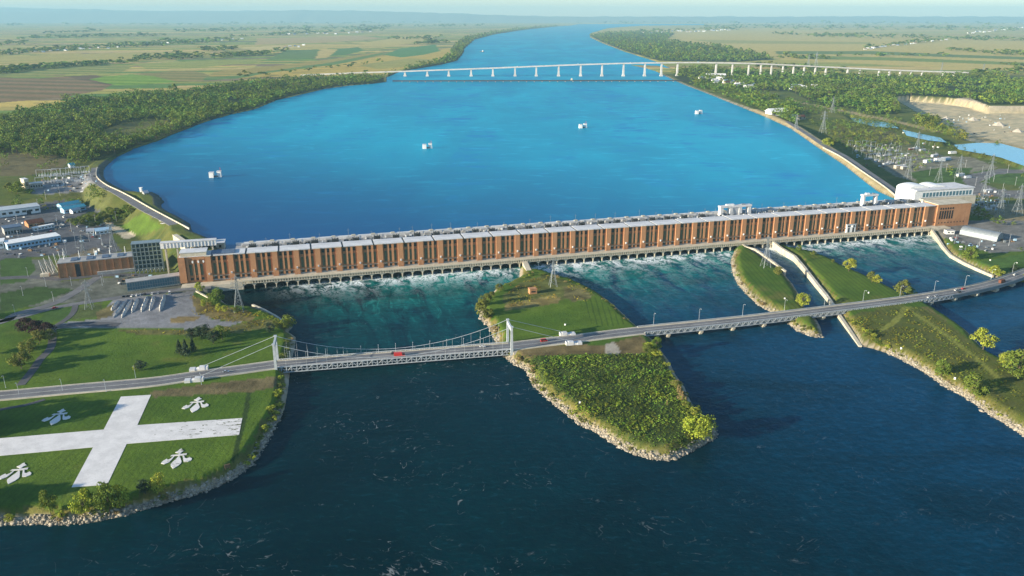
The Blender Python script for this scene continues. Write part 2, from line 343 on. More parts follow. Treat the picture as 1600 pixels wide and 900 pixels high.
def build_ground():
    nr, nc = 900, 740; Yr = 165 * (42000 / 165) ** (np.arange(nr) / (nr - 1)); T = np.linspace(-.88, .88, nc)
    Y = np.repeat(Yr[:, None], nc, 1); X = Y * T[None, :]
    z, dl, du = terrain(X, Y, True)
    u, o = dam_uo(X, Y); up = o >= 46; base = land_base(X, Y)
    col = np.empty(X.shape + (3,)); msk = np.zeros(X.shape + (3,))
    n1 = vnoise(X, Y, 38, 1); n2 = vnoise(X, Y, 11, 2); n3 = vnoise(X, Y, 4.5, 4)
    def lerp(a, b, t): return np.asarray(a) * (1 - t[..., None]) + np.asarray(b) * t[..., None]
    n4 = vnoise(X, Y, 85, 12); lower = lerp(lerp(LAWN, LAWN2, np.clip(n1 * 1.1 + n2 * .5 - .3, 0, 1)), (.125, .125, .03), np.clip((n4 * .6 + n2 * .5 - .66) * 3, 0, .75))
    scr = lerp((.075, .105, .022), (.15, .145, .036), np.clip(n1 * 1.2 + n2 * .6 - .6, 0, 1))
    # farmland: long lots, cut across at random
    def lots(ang, wd, ln, seed, warp=0.0):
        ca, sa = math.cos(ang), math.sin(ang); p = X * ca + Y * sa; q = -X * sa + Y * ca + warp * (vnoise(X, Y, 2500, seed) - .5)
        j = np.floor(q / wd); h1 = np.sin(j * 12.9898 + seed) * 43758.5453; h1 -= np.floor(h1)
        i = np.floor(p / (ln * (.5 + h1)) + h1 * 7); h = np.sin(i * 78.233 + j * 37.719 + seed * 3.1) * 24634.6345; h -= np.floor(h)
        edge = np.abs(q / wd - np.round(q / wd)) < .05
        return FARM[(h * len(FARM)).astype(int) % len(FARM)], edge
    fl, e1 = lots(math.radians(12), 95, 1700, 1.7, 500); fr, e2 = lots(math.radians(-3), 120, 4200, 4.2)
    fr = fr * .72 + np.array((.38, .29, .09)) * .28; fl = fl * 1.25; fr = fr * 1.3
    river = -284 + (Y - 4616) * .19
    farm = np.where((X < river)[..., None], fl, fr); farm = np.where(np.where(X < river, e1, e2)[..., None] & (Y < 9000)[..., None], farm * .6, farm)
    tf = np.where(X > 0, smooth(3300, 3700, Y), smooth(1500, 2200, Y)); upc = scr * (1 - tf[..., None]) + farm * tf[..., None]
    col[:] = np.where(up[..., None], upc, lower)
    def paint(P, c, var=.25, soft=None):
        m = inside(X, Y, P)
        if m.any():
            k = (1 + var * (n2[m] + n3[m] - 1))[:, None]; col[m] = np.asarray(c) * k
        return m
    # fields seen from here, laid out one by one
    F = lambda pts: cpoly(pts, 26)
    for pts, c in (
        ([(-100, 126), (0, 121), (62, 122), (100, 119), (140, 127), (172, 134), (160, 141), (100, 152), (-100, 170)], (.15, .105, .075)),
        ([(100, 119), (150, 117), (190, 127), (172, 134)], (.105, .075, .06)),
        ([(140, 124), (165, 119), (205, 116), (240, 119), (276, 128), (214, 133), (180, 133)], (.13, .21, .04)),
        ([(206, 115), (300, 110), (330, 118), (320, 126), (276, 128), (240, 119)], (.17, .15, .07)),
        ([(-60, 104), (40, 104), (140, 101), (210, 103), (190, 112), (60, 118), (-60, 119)], (.17, .18, .07)),
        ([(210, 100), (330, 94), (420, 92), (400, 97), (300, 107), (230, 108)], (.20, .21, .075)),
        ([(318, 126), (335, 112), (420, 104), (520, 92), (600, 80), (600, 88), (525, 102), (420, 114), (375, 122)], (.24, .19, .075)),
        ([(320, 121), (375, 118), (520, 97), (600, 82), (600, 85), (525, 101), (420, 114), (372, 123), (318, 126)], (.09, .15, .06)),
        ([(372, 123), (420, 114), (525, 101), (600, 87), (640, 84), (705, 75), (700, 92), (650, 103), (600, 114), (480, 118)], (.34, .25, .09)),
        ([(560, 102), (600, 96), (640, 91), (680, 93), (640, 104), (590, 108)], (.24, .22, .09)),
        ([(600, 86), (625, 76), (680, 70), (688, 80), (660, 86), (628, 90)], (.07, .16, .075)),
        ([(445, 79), (500, 77), (490, 91), (420, 93)], (.09, .14, .06)), ([(502, 77), (528, 78), (512, 90), (492, 92)], (.36, .27, .14)),
        ([(528, 77), (560, 74), (570, 79), (540, 86), (518, 87)], (.07, .14, .06)), ([(380, 74), (440, 71), (470, 74), (420, 80), (370, 79)], (.38, .30, .17)),
        ([(-60, 92), (60, 86), (200, 82), (330, 80), (330, 90), (190, 96), (-60, 102)], (.28, .235, .10)),
        ([(560, 68), (640, 56), (690, 56), (660, 64), (600, 74)], (.34, .27, .12)), ([(400, 60), (560, 56), (600, 60), (520, 66), (400, 70)], (.30, .22, .14)),
        ([(1035, 50), (1060, 45), (1200, 44), (1400, 55), (1700, 70), (1700, 114), (1500, 108), (1300, 97), (1215, 93), (1170, 80), (1075, 66)], (.36, .28, .13)),
        ([(1210, 80), (1360, 80), (1500, 86), (1700, 92), (1700, 96), (1500, 90), (1360, 85), (1215, 85)], (.10, .14, .06)),
        ([(1250, 87), (1400, 90), (1700, 101), (1700, 105), (1400, 95), (1250, 92)], (.13, .17, .055)),
        ([(1080, 62), (1360, 66), (1360, 69), (1120, 68)], (.24, .22, .09)), ([(965, 56), (1050, 55), (1040, 66), (1000, 66)], (.27, .22, .13))):
        m = paint(F(pts), (c[0] * 1.2, c[1] * 1.22, c[2] * .8), .18)
        if m.any(): col[m] *= 1 + (.34 * np.sin(X[m] * .013 + Y[m] * .046) * vnoise(X[m], Y[m], 300, 8))[:, None] * np.array((1.2, .55, 1.0))
    for pts in (FOREST_L, FOREST_R, FOREST_N, FOREST_B): paint(F(pts), FOREST, .3)
    paint(F(CLEAR_L), (.12, .12, .035)); paint(F([(0, 232), (60, 236), (110, 250), (95, 266), (40, 275), (0, 275)]), (.13, .11, .05))
    # forebay banks
    rip = up & (du > -2) & (du < 7) & (Y < 3500) & ((X > 0) | (Y < 1330)); col[rip] = lerp(ROCK, (.20, .18, .13), n3)[rip]
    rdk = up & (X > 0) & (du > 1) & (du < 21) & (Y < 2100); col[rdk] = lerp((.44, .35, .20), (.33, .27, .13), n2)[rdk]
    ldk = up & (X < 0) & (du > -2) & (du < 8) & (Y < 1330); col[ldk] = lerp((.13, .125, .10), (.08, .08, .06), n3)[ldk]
    slope = up & (X < 0) & (Y < 1330) & (du > 23) & (du < 62); col[slope] = lerp((.05, .072, .018), (.105, .11, .03), np.clip(n2 * 1.3 - .2, 0, 1))[slope]
    # left yard
    paint(cpoly([(-200, 345), (0, 322), (60, 318), (100, 312), (140, 322), (165, 336), (180, 352), (175, 372), (190, 392), (150, 404), (90, 398), (0, 408), (-200, 420)]), ASPH, .3)
    paint(cpoly([(52, 285), (140, 270), (156, 272), (160, 292), (120, 300), (70, 304), (50, 302)]), GRAVEL, .3)
    paint(cpoly([(170, 350), (222, 333), (258, 354), (232, 364), (205, 366)]), (.075, .125, .018), .2)
    paint(cpoly([(118, 300), (140, 288), (185, 312), (165, 326), (135, 318)]), (.10, .11, .035)); paint(cpoly([(162, 350), (172, 348), (214, 368), (196, 374), (182, 364)]), SAND, .4)
    paint(cpoly([(108, 344), (140, 330), (190, 322), (212, 328), (190, 342), (140, 354)]), (.05, .075, .02))
    paint(cpoly([(100, 412), (110, 398), (150, 386), (160, 398), (200, 396), (200, 410)]), (.17, .14, .09), .5)
    # land below the dam, left bank
    L = lambda pts: cpoly(pts, ZL)
    paint(L([(-300, 418), (0, 408), (80, 405), (96, 440), (210, 430), (300, 432), (340, 446), (330, 458), (285, 457), (200, 462), (150, 470), (-300, 510)]), (.12, .125, .10), .5)
    paint(L([(0, 405), (48, 402), (56, 420), (40, 440), (0, 445)]), (.05, .095, .02)); paint(L([(0, 458), (60, 448), (120, 452), (60, 474), (0, 490)]), (.04, .075, .018))
    paint(L([(70, 488), (115, 478), (112, 500), (58, 506)]), (.05, .10, .02)); paint(L([(118, 480), (160, 472), (160, 494), (112, 500)]), (.075, .10, .03))
    paint(L([(85, 512), (90, 505), (150, 499), (160, 490), (178, 466), (258, 459), (302, 455), (304, 480), (332, 500), (378, 503), (360, 509), (300, 514), (225, 513), (175, 513)]), GRAVEL, .35)
    paint(L([(298, 460), (312, 466), (330, 476), (385, 485), (400, 495), (392, 503), (340, 500), (306, 488)]), (.17, .135, .05), .6)
    paint(L([(265, 498), (290, 493), (316, 496), (300, 503), (268, 504)]), (.19, .14, .06), .6)
    paint(L([(175, 514), (225, 514), (300, 515), (360, 510), (400, 500), (440, 500), (440, 508), (370, 521), (300, 523), (220, 524)]), (.12, .115, .035), .7)
    paint(L([(150, 488), (180, 474), (176, 494), (152, 499)]), (.13, .11, .045), .6)
    paint(L([(234, 612), (320, 600), (434, 588), (434, 604), (396, 612), (330, 616), (240, 621)]), (.13, .105, .05), .5)
    ditch = line_dist(X, Y, L([(389, 613), (385, 640), (375, 680), (363, 728)])) < 1.6; col[ditch & ~up] = (.03, .055, .012)
    # islands
    paint(L([(800, 545), (905, 537), (940, 540), (1000, 524), (1010, 532), (1010, 552), (940, 553), (860, 556), (815, 560)]), (.15, .115, .05), .6)
    paint(L([(945, 538), (960, 534), (972, 552), (944, 553)]), (.33, .30, .24), .3)
    paint(L([(785, 462), (815, 440), (855, 428), (910, 448), (930, 462), (900, 466), (882, 468), (850, 478), (790, 486)]), (.105, .115, .03), .7)
    paint(L([(788, 476), (860, 462), (878, 464), (872, 474), (790, 484)]), (.22, .175, .06), .6); paint(L([(880, 448), (915, 450), (925, 466), (895, 472), (882, 464)]), (.14, .125, .05), .8)
    paint(L([(790, 555), (830, 560), (1010, 553), (1040, 560), (1072, 612), (1080, 640), (1112, 676), (1045, 710), (985, 700), (900, 652), (840, 600), (825, 575)]), (.045, .065, .016), .5)
    msk[..., 0][inside(X, Y, L([(905, 470), (930, 463), (985, 505), (950, 510), (928, 508)]))] = 1
    msk[..., 0][inside(X, Y, L([(-300, 620), (0, 640), (434, 590), (430, 660), (380, 735), (240, 785), (-300, 825)]))] = .38
    for P in (IB, IC): msk[..., 0][inside(X, Y, P) & (Y > 660)] = .8
    south_c = inside(X, Y, L([(1316, 497), (1345, 488), (1430, 478), (1452, 480), (1540, 552), (1640, 600), (1700, 700), (1640, 700), (1545, 640), (1440, 572), (1380, 545), (1340, 530)]))
    col[south_c] = lerp(MEADOW, (.095, .095, .026), np.clip(n1 * .6 + n3 * .8 - .3, 0, 1))[south_c]
    for ln, wd, c in (([(1415, 478), (1405, 495), (1395, 505), (1378, 515)], 2.6, (.19, .20, .04)), ([(1417, 479), (1440, 497), (1480, 525), (1520, 556), (1560, 590)], 2.2, (.19, .20, .04)), ([(1446, 480), (1500, 512)], 3.0, (.14, .12, .04))):
        m = line_dist(X, Y, L(ln)) < wd; col[m & south_c] = c
    # shores below the dam
    wob = (n3 - .5) * 3
    dryb = (~up) & (dl > 2.8 + wob * .7) & (dl < 6.5 + wob * 1.5) & (o < -10); col[dryb] = lerp((.17, .14, .04), (.085, .10, .025), n2)[dryb]
    shore = (~up) & (dl > -4) & (dl < 2.9 + wob * .7) & (o < -6); col[shore] = lerp(ROCK, (.27, .22, .14), n3)[shore]
    col[(~up) & (dl < -1)] = (.03, .035, .03)
    # right bank
    R = lambda pts: cpoly(pts)
    paint(R([(1455, 352), (1520, 345), (1800, 320), (1800, 385), (1600, 392), (1550, 396), (1500, 380), (1470, 372)]), (.17, .165, .15), .45)
    paint(R([(1525, 412), (1560, 404), (1620, 392), (1800, 360), (1800, 378), (1620, 416), (1570, 428)]), (.06, .12, .022), .3)
    paint(R([(1500, 330), (1540, 318), (1620, 318), (1620, 345), (1560, 345)]), (.22, .18, .10), .5)
    paint(R([(1330, 222), (1400, 218), (1470, 240), (1480, 258), (1440, 262), (1395, 262), (1360, 250)]), (.13, .135, .06), .5); paint(R([(1360, 250), (1420, 240), (1520, 246), (1560, 262), (1440, 286), (1400, 276)]), (.19, .18, .13), .5)
    paint(R([(1300, 195), (1345, 200), (1395, 205), (1420, 222), (1370, 236), (1320, 228)]), (.12, .115, .045), .5)
    paint(R([(1420, 270), (1470, 262), (1520, 262), (1500, 292), (1440, 290)]), (.06, .11, .025), .3); paint(R([(1520, 268), (1620, 256), (1700, 262), (1700, 292), (1600, 290), (1540, 284)]), (.07, .125, .03), .3)
    paint(R([(1500, 275), (1560, 264), (1620, 262), (1620, 266), (1560, 272), (1530, 284), (1560, 296), (1620, 300), (1620, 312), (1520, 305)]), (.16, .155, .15), .2)
    paint(R([(1512, 158), (1545, 168), (1600, 168), (1720, 174), (1720, 232), (1600, 224), (1570, 213), (1515, 206), (1470, 192), (1425, 170)]), (.43, .37, .27), .3)
    qe = inside(X, Y, cpoly(QUARRY, 26)); qn = np.zeros_like(qe); qn[1:-1] = np.abs(z[2:] - z[:-2]) > 3; col[qe & qn] = (.55, .40, .20)
    col[inside(X, Y, QUARRY_P)] = lerp((.58, .46, .27), (.34, .31, .20), n2)[inside(X, Y, QUARRY_P)]
    for pts in ([(1240, 158), (1300, 170), (1350, 180), (1400, 190), (1460, 204), (1520, 214), (1600, 232)],): m = line_dist(X, Y, R(pts)) < 14; col[m & up] = (.34, .27, .14)
    col[up & (du < 0)] = (.05, .07, .06)
    # settle the painted colours to what a sheet can hold
    idx = np.arange(nr * nc).reshape(nr, nc)
    F4 = np.stack([idx[:-1, :-1], idx[:-1, 1:], idx[1:, 1:], idx[1:, :-1]], -1).reshape(-1, 4)
    V = np.stack([X, Y, z], -1).reshape(-1, 3)
    t = NT('ground_cover'); p = t.pos(); a = t.attr('tint'); mk = t.attr('mask')
    s1 = t.n('ShaderNodeSeparateColor'); t.put(s1.inputs[0], mk)
    f1 = t.noise(p, .55, 4, .65); f2 = t.noise(p, .09, 4, .6); f3 = t.noise(p, .014, 3, .6)
    v = t.math('ADD', t.math('ADD', t.mul(f1, .85), t.mul(f2, .75)), t.mul(f3, .35))
    c = t.mix(1.0, a, t.n('ShaderNodeCombineColor').outputs[0], 'MULTIPLY')
    cc = t.n('ShaderNodeVectorMath', operation='SCALE'); t.put(cc.inputs[0], a); t.put(cc.inputs['Scale'], t.math('ADD', v, .05)); col_s = cc.outputs[0]
    wv = t.n('ShaderNodeTexWave', wave_type='BANDS'); t.put(wv.inputs['Vector'], t.vscale(p, (.16, -.10, 0))); wv.inputs['Scale'].default_value = .42; wv.inputs['Distortion'].default_value = 2.5; wv.inputs['Detail Scale'].default_value = .4
    st = t.mul(t.ramp(wv.outputs[1], .62, .95), s1.outputs[0]); col_s = t.mix(t.mul(st, .42), col_s, (.018, .04, .01))
    h = t.math('ADD', f1, t.mul(t.noise(p, 2.0, 2), .3))
    me = array_mesh('ground', V, F4, t.done(t.bsdf(col_s, .95, 0, .15, t.bump(h, .45, .9))), col.reshape(-1, 3), msk.reshape(-1, 3), True)
    o_ = link('ground', me); tag(o_, kind='structure')
build_ground()
# far hills beyond the plain
def build_hills():
    V = []; F = []; N = 420
    for row, (D, prof) in enumerate(((39500, [(-150, 10), (-60, 12), (0, 8), (60, 9), (100, 8), (150, 8), (190, 7), (240, 5), (330, 5), (420, 5.5), (520, 6), (620, 5), (700, 2), (820, -.6), (1000, -1), (1300, -.6), (1750, -.8)]),
                                     (36000, [(-150, 7), (0, 4), (60, 3), (120, 4), (200, 4), (300, 3), (400, 3.5), (480, 6), (560, 5), (640, 4), (760, 1), (900, -1.6), (1200, -1.6), (1750, -1.4)]))):
        xs = np.linspace(-150, 1750, N); hs = np.interp(xs, [p[0] for p in prof], [p[1] for p in prof]) + np.interp(xs, [0, 600, 900, 1700], [3.2, 2.6, 1.2, 1.0]) + (vnoise(xs, xs * 0, 17, row) - .5) * 1.2 + (vnoise(xs, xs * 0, 5, row + 3) - .5) * .6
        zt = CAM_H + (hs - .2) / FOC * D / _c; X = (xs - 800) / FOC * D / 1.0 * 1.0
        b = len(V)
        for k in range(N): V += [(X[k], D - 3000, 20), (X[k], D, max(25, zt[k])), (X[k], D + 4000, 20)]
        for k in range(N - 1):
            for j in range(2): F.append((b + 3 * k + j, b + 3 * k + 3 + j, b + 3 * k + 4 + j, b + 3 * k + 1 + j))
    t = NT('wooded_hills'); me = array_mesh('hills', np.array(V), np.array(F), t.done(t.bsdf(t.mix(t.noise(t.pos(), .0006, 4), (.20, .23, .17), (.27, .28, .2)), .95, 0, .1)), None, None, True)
    tag(link('hills', me), kind='structure')
build_hills()

# ------------------------------------------------------------------ water
def watery(t, col, nb, k, rough, tint=(.55, .85, 1, 1)):
    """scattering body colour under a wind roughened surface"""
    d = t.n('ShaderNodeBsdfDiffuse'); t.put(d.inputs['Color'], col); g = t.n('ShaderNodeBsdfGlossy'); g.inputs['Roughness'].default_value = rough; g.inputs['Color'].default_value = tint; t.put(g.inputs['Normal'], nb)
    f = t.n('ShaderNodeFresnel'); f.inputs['IOR'].default_value = 1.33; t.put(f.inputs['Normal'], nb)
    m = t.n('ShaderNodeMixShader'); t.put(m.inputs[0], t.mul(f.outputs[0], k)); t.t.links.new(d.outputs[0], m.inputs[1]); t.t.links.new(g.outputs[0], m.inputs[2]); return m.outputs[0]
def water_mat(name, deep, mid, lower):
    t = NT(name); p = t.pos()
    n1 = t.noise(t.vscale(p, (1, .55, 1)), .030, 3, .55, .4); n2 = t.noise(p, .16, 3, .6, .3); n3 = t.noise(t.vscale(p, (.7, 1.2, 1)), .55, 2, .5)
    big = t.noise(t.vscale(p, (.8, .35, 1)), .0055, 4, .6, .6)
    h = t.math('ADD', t.math('ADD', t.mul(n1, 1.6), t.mul(n2, .8)), t.mul(n3, .32))
    col = t.mix(t.ramp(big, .38, .66), deep, mid)
    if lower:
        mk = t.attr('mask'); s1 = t.n('ShaderNodeSeparateColor'); t.put(s1.inputs[0], mk); R_, G_, B_ = s1.outputs
        uv = t.attr('tint')                                     # dam coordinates: across, away from the outlets, 0
        sx = t.n('ShaderNodeSeparateXYZ'); t.put(sx.inputs[0], p); col = t.mix(t.ramp(t.math('ADD', sx.outputs[0], t.mul(sx.outputs[1], .6)), 200.0, 720.0), col, (.0008, .048, .115))   # clearer, bluer channel to the east
        q = t.vscale(uv, (1, .26, 1)); pl = t.noise(q, .052, 4, .6, .8); teal = t.mul(G_, t.ramp(pl, .30, .58))
        col = t.mix(teal, col, (.003, .22, .19))
        teal2 = t.mul(G_, t.ramp(t.noise(q, .13, 4, .65, 1.0), .52, .75)); col = t.mix(t.mul(teal2, .85), col, (.04, .42, .35))
        # churned foam by the outlets and wisps farther out
        fo = t.noise(t.vscale(uv, (1, .7, 1)), .16, 6, .68, 1.6); k = t.math('SUBTRACT', 1.0, t.mul(t.math('ABSOLUTE', t.math('SUBTRACT', fo, .5)), 7.0))
        fo2 = t.noise(t.vscale(uv, (1, .6, 1)), .075, 5, .6, .8)
        f = t.math('MULTIPLY', t.ramp(k, .30, .68), t.ramp(fo2, .38, .58)); foam = t.math('MULTIPLY', R_, f)
        wn = t.noise(p, .026, 2.6, .55, 2.4); wk = t.math('SUBTRACT', 1.0, t.mul(t.math('ABSOLUTE', t.math('SUBTRACT', wn, .5)), 78.0))
        wm = t.ramp(t.noise(p, .012, 3, .6), .44, .62); wf = t.ramp(t.noise(p, .16, 4, .75), .47, .66)
        specks = t.mul(t.ramp(t.noise(p, .34, 3, .7, .8), .66, .74), t.ramp(t.noise(p, .03, 3, .6), .56, .68)); wisps = t.math('MULTIPLY', t.math('ADD', t.mul(t.ramp(wk, .0, .9), t.mul(wm, wf)), t.mul(specks, .55), True), B_)
        fm = t.math('ADD', foam, t.mul(wisps, .27), True)
        sl = t.ramp(t.noise(t.vscale(p, (.5, 1, 1)), .013, 4, .6, 1.2), .40, .68); col = t.mix(t.mul(sl, .55), col, tuple(v * .5 for v in deep))
        rip = t.noise(t.vscale(p, (.55, 1.25, 1)), .23, 4, .65, .5); rp = t.ramp(rip, .40, .66); col = t.mix(t.mul(t.math('SUBTRACT', 1.0, rp), .38), col, (.0003, .008, .016)); col = t.mix(t.mul(t.ramp(rip, .58, .76), .22), col, (.01, .075, .13))  # wave highlights and dark troughs painted into the water colour
        nb = t.bump(h, .75, .9)
        a = watery(t, col, nb, .34, .13); b = t.bsdf((.78, .84, .84), .85, 0, .2, t.bump(fo, .6, .8))
        mx = t.n('ShaderNodeMixShader'); t.put(mx.inputs[0], fm); t.t.links.new(a, mx.inputs[1]); t.t.links.new(b, mx.inputs[2])
        return t.done(mx.outputs[0])
    sx = t.n('ShaderNodeSeparateXYZ'); t.put(sx.inputs[0], p); dp = t.ramp(t.math('ADD', sx.outputs[1], t.mul(sx.outputs[0], .55)), 650.0, 1500.0); col = t.mix(dp, (.0, .04, .145), col); wl = t.noise(t.vscale(p, (.6, 1.5, 1)), .022, 5, .65, .8); ws = t.noise(t.vscale(p, (1, .22, 1)), .006, 4, .6, 1.0); col = t.mix(t.mul(dp, t.mul(t.ramp(wl, .46, .66), t.ramp(ws, .40, .60))), col, (.0, .17, .40)); col = t.mix(t.mul(t.ramp(t.noise(t.vscale(p, (.7, 1.6, 1)), .03, 4, .6, .6), .54, .74), t.mul(dp, .40)), col, (.03, .50, .70))   # deep pool before the intakes; ripples and pale glints painted into the colour
    slick = t.ramp(t.noise(t.vscale(p, (.35, 1, 1)), .0045, 4, .6, .8), .42, .62)
    nb = t.bump(h, t.math('ADD', t.mul(slick, .45), .18), .8)
    return t.done(watery(t, col, nb, .15, .2))
def build_water():
    nx, ny = 300, 190; xs = np.linspace(-900, 1500, nx); ys = np.linspace(150, 1250, ny); X, Y = np.meshgrid(xs, ys); u, o = dam_uo(X, Y)
    keep = o < 30
    idx = np.arange(nx * ny).reshape(ny, nx); F = np.stack([idx[:-1, :-1], idx[:-1, 1:], idx[1:, 1:], idx[1:, :-1]], -1).reshape(-1, 4); kf = keep.ravel()[F].all(1); F = F[kf]
    d = np.clip(-o, 0, 999)
    foam = np.exp(-d / 16) * 1.9 * smooth(-130, -40, u) + .20 * np.exp(-d / 60) * smooth(60, 200, u)
    chan = np.where(u < 30, smooth(-120, -20, u), 1.0)
    far = np.exp(-(np.maximum(d - 15, 0) / 95) ** 1.5)
    teal = far * chan * np.where((u > 400) & (u < 470), .2, 1.0) * np.where(u > 470, .8, 1)
    wis = smooth(60, 160, d) * (.22 + .78 * np.exp(-((X + 70) / 150) ** 2) * smooth(90, 200, d))
    W = np.zeros(X.shape + (3,)); W[..., 0] = np.clip(foam, 0, 1); W[..., 1] = np.clip(teal, 0, 1); W[..., 2] = wis
    T_ = np.stack([u, o, u * 0], -1)
    me = array_mesh('tailrace_water', np.stack([X, Y, X * 0], -1).reshape(-1, 3), F, water_mat('tailrace_water', (.0004, .0175, .0215), (.0006, .027, .034), True), T_.reshape(-1, 3), W.reshape(-1, 3))
    tag(link('tailrace_water', me), kind='structure')
    # forebay: the shore outline pushed a few metres into its banks
    P = np.array(UW[:-2]); Q = []
    n = len(P)
    for i in range(n):
        a = P[max(i - 1, 0)]; b = P[min(i + 1, n - 1)]; e = b - a; e /= np.linalg.norm(e) + 1e-9; D = P[i][1]; k = min(4.0, 4.0)
        Q.append((P[i][0] - e[1] * k, P[i][1] + e[0] * k))
    Q += [tuple(p) for p in UW[-2:]]
    tri = tessellate_polygon([[Vector((x, y, 0)) for x, y in Q]])
    me = array_mesh('forebay_water', np.array([(x, y, ZU) for x, y in Q]), np.array(tri), water_mat('forebay_water', (.0, .24, .375), (.0, .31, .45), False))
    tag(link('forebay_water', me), kind='structure')
    t = NT('pond_water'); p = t.pos(); nb = t.bump(t.noise(p, .2, 3), .3, .5); PONDM = t.done(watery(t, t.mix(t.noise(p, .02, 3), (.01, .10, .15), (.02, .17, .23)), nb, .5, .12, (.8, .93, 1, 1)))
    for P, z in PONDS:
        cxy = np.mean(np.array(P), 0); Q = [tuple(cxy + (np.array(p) - cxy) * 1.05) for p in P]; tri = tessellate_polygon([[Vector((x, y, 0)) for x, y in Q]])
        me = array_mesh('pond_water', np.array([(x, y, z) for x, y in Q]), np.array(tri), PONDM); tag(link('pond_water', me), kind='structure')
build_water()
# ------------------------------------------------------------------ the power dam
U0, U1 = -201.0, 676.0; BAY = 20.85; ZD = 8.2; ZR = 33.0; PIER0 = -174.0
def build_dam():
    D = thing('power_dam', 'long orange brick hydroelectric power dam crossing the river above a row of outlet arches', 'power dam', (A0[0], A0[1], 0), DAM_RZ)
    mb = MB(); mb.box(U0, U1, 12.0, 31, -5, ZR - .02); mb.obj('wall', MAT['brick'], D)
    # piers at every bay line, thin pilasters and windows between them
    W = 2.65
    pm = MB(); pm.box(-W, W, 10.0, 12.02, ZD - .1, ZR + .25); pm.box(-W - .12, W + .12, 9.85, 12.03, ZD - .1, ZD + 1.5); pm = pm.mesh('pier', MAT['brick'])
    cp = MB(); cp.box(-W - .15, W + .15, 9.8, 12.04, ZR + .25, ZR + .7); cp = cp.mesh('pier_cap', MAT['concrete'])
    fl = MB(); fl.box(-.75, .75, 8.3, 9.7, 15.0, 16.5); fl.mi = 1; fl.box(-.6, .6, 8.22, 8.31, 15.15, 16.35); fl.mi = 0; fl.box(-.25, .25, 9.5, 10.05, 14.3, 15.1); fl = fl.mesh('floodlight', MAT['white'], MAT['silver'])
    sm = MB(); sm.box(-1.1, 1.1, 10.9, 12.03, ZD + 1.2, ZR - .3); sm = sm.mesh('pilaster', MAT['brick'])
    sill = MB(); sill.box(-7.9, 7.9, 11.55, 12.04, 12.15, 13.1); sill = sill.mesh('sill_band', MAT['concrete'])
    top = MB(); top.box(-7.9, 7.9, 11.5, 12.04, 26.6, 27.9); top = top.mesh('brick_band', MAT['brick'])
    base = MB(); base.box(-7.9, 7.9, 11.6, 12.05, ZD - .05, ZD + 1.2); base = base.mesh('plinth', MAT['concrete_grey'])
    def window(name, w, z0, z1, nx, nz, g):
        m = MB(); m.mi = 0; m.box(-w / 2, w / 2, 11.86, 12.02, z0, z1); m.mi = 1; t = .12
        for k in range(nx + 1):
            x = -w / 2 + w * k / nx; m.box(x - t, x + t, 11.74, 12.03, z0 - .05, z1 + .05)
        for k in range(nz + 1):
            z = z0 + (z1 - z0) * k / nz; m.box(-w / 2 - .1, w / 2 + .1, 11.76, 12.035, z - t, z + t)
        return m.mesh(name, g, MAT['frame_green'])
    MAT['frame_green'] = M('green_window_frame', (.10, .13, .10), (.07, .09, .07), .8, .6)
    wt = window('tall_window', 2.3, 14.6, 25.4, 2, 5, MAT['glass_green']); wu = window('upper_window', 2.9, 28.5, 32.0, 3, 2, MAT['glass_dark']); wl = window('lower_window', 2.5, 9.6, 11.8, 3, 1, MAT['glass_dark'])
    nb = int((U1 - PIER0) / BAY) + 1
    for k in range(nb):
        u = PIER0 + BAY * k
        if u < U1 - 3:
            pr_ = link('pier', pm, D, (u, 0, 0)); link('pier_cap', cp, pr_); link('floodlight', fl, pr_)
        c = u + BAY / 2
        if c + 8 < U1:
            for nm, me in (('sill_band', sill), ('brick_band', top), ('plinth', base)): link(nm, me, D, (c, 0, 0))
            for x in (-4.9, 0, 4.9):
                for nm, me in (('tall_window', wt), ('upper_window', wu), ('lower_window', wl)): link(nm, me, D, (c + x, 0, 0))
            for x in (-2.45, 2.45): link('pilaster', sm, D, (c + x, 0, 0))
    # the office end, next to the switch yard
    m = MB(); m.box(U0 - .3, U0 + 6.0, 9.6, 12.05, ZD, ZR + .6); m.box(U0 + 6.4, U0 + 24, 10.8, 12.04, 30.6, ZR + .5); m.obj('corner_pier', MAT['brick'], D)
    ov = MB()
    ring = [(.85 * math.cos(t), 1.35 * math.sin(t)) for t in np.linspace(0, 2 * math.pi, 16, endpoint=False)]
    ov.add([(x, 10.45, z) for x, z in ring] + [(x, 10.85, z) for x, z in ring], [(k, (k + 1) % 16, 16 + (k + 1) % 16, 16 + k) for k in range(16)] + [tuple(range(16))]); ov = ov.mesh('oval_plaque', MAT['white'])
    for px in (299, 307.5, 315):
        o = link('oval_plaque', ov, D, ((px - 279) / 381 * 237 + U0 + .4, 0, 28.4))
    for u in (U0 + 10.5, U0 + 15.4, U0 + 20.3):
        link('tall_window', wt, D, (u, 0, 0)); link('lower_window', wl, D, (u, 0, 0))
    for u in (U0 + 8, U0 + 13, U0 + 17.9): link('pilaster', sm, D, (u, 0, 0))
    sw = MB(); sw.box(-.35, .05, -.6, .6, -.9, .9); sw = sw.mesh('side_window', MAT['glass_dark'])
    for z in (13, 18, 23, 28):
        for y in (15, 19): link('side_window', sw, D, (U0 - .02, y, z))
    # right end block: blank brick with two rows of dark slots
    m = MB(); m.box(U1 + .1, U1 + 50, 10.2, 34, -2, ZR + 1.2); m.obj('end_block', MAT['brick'], D)
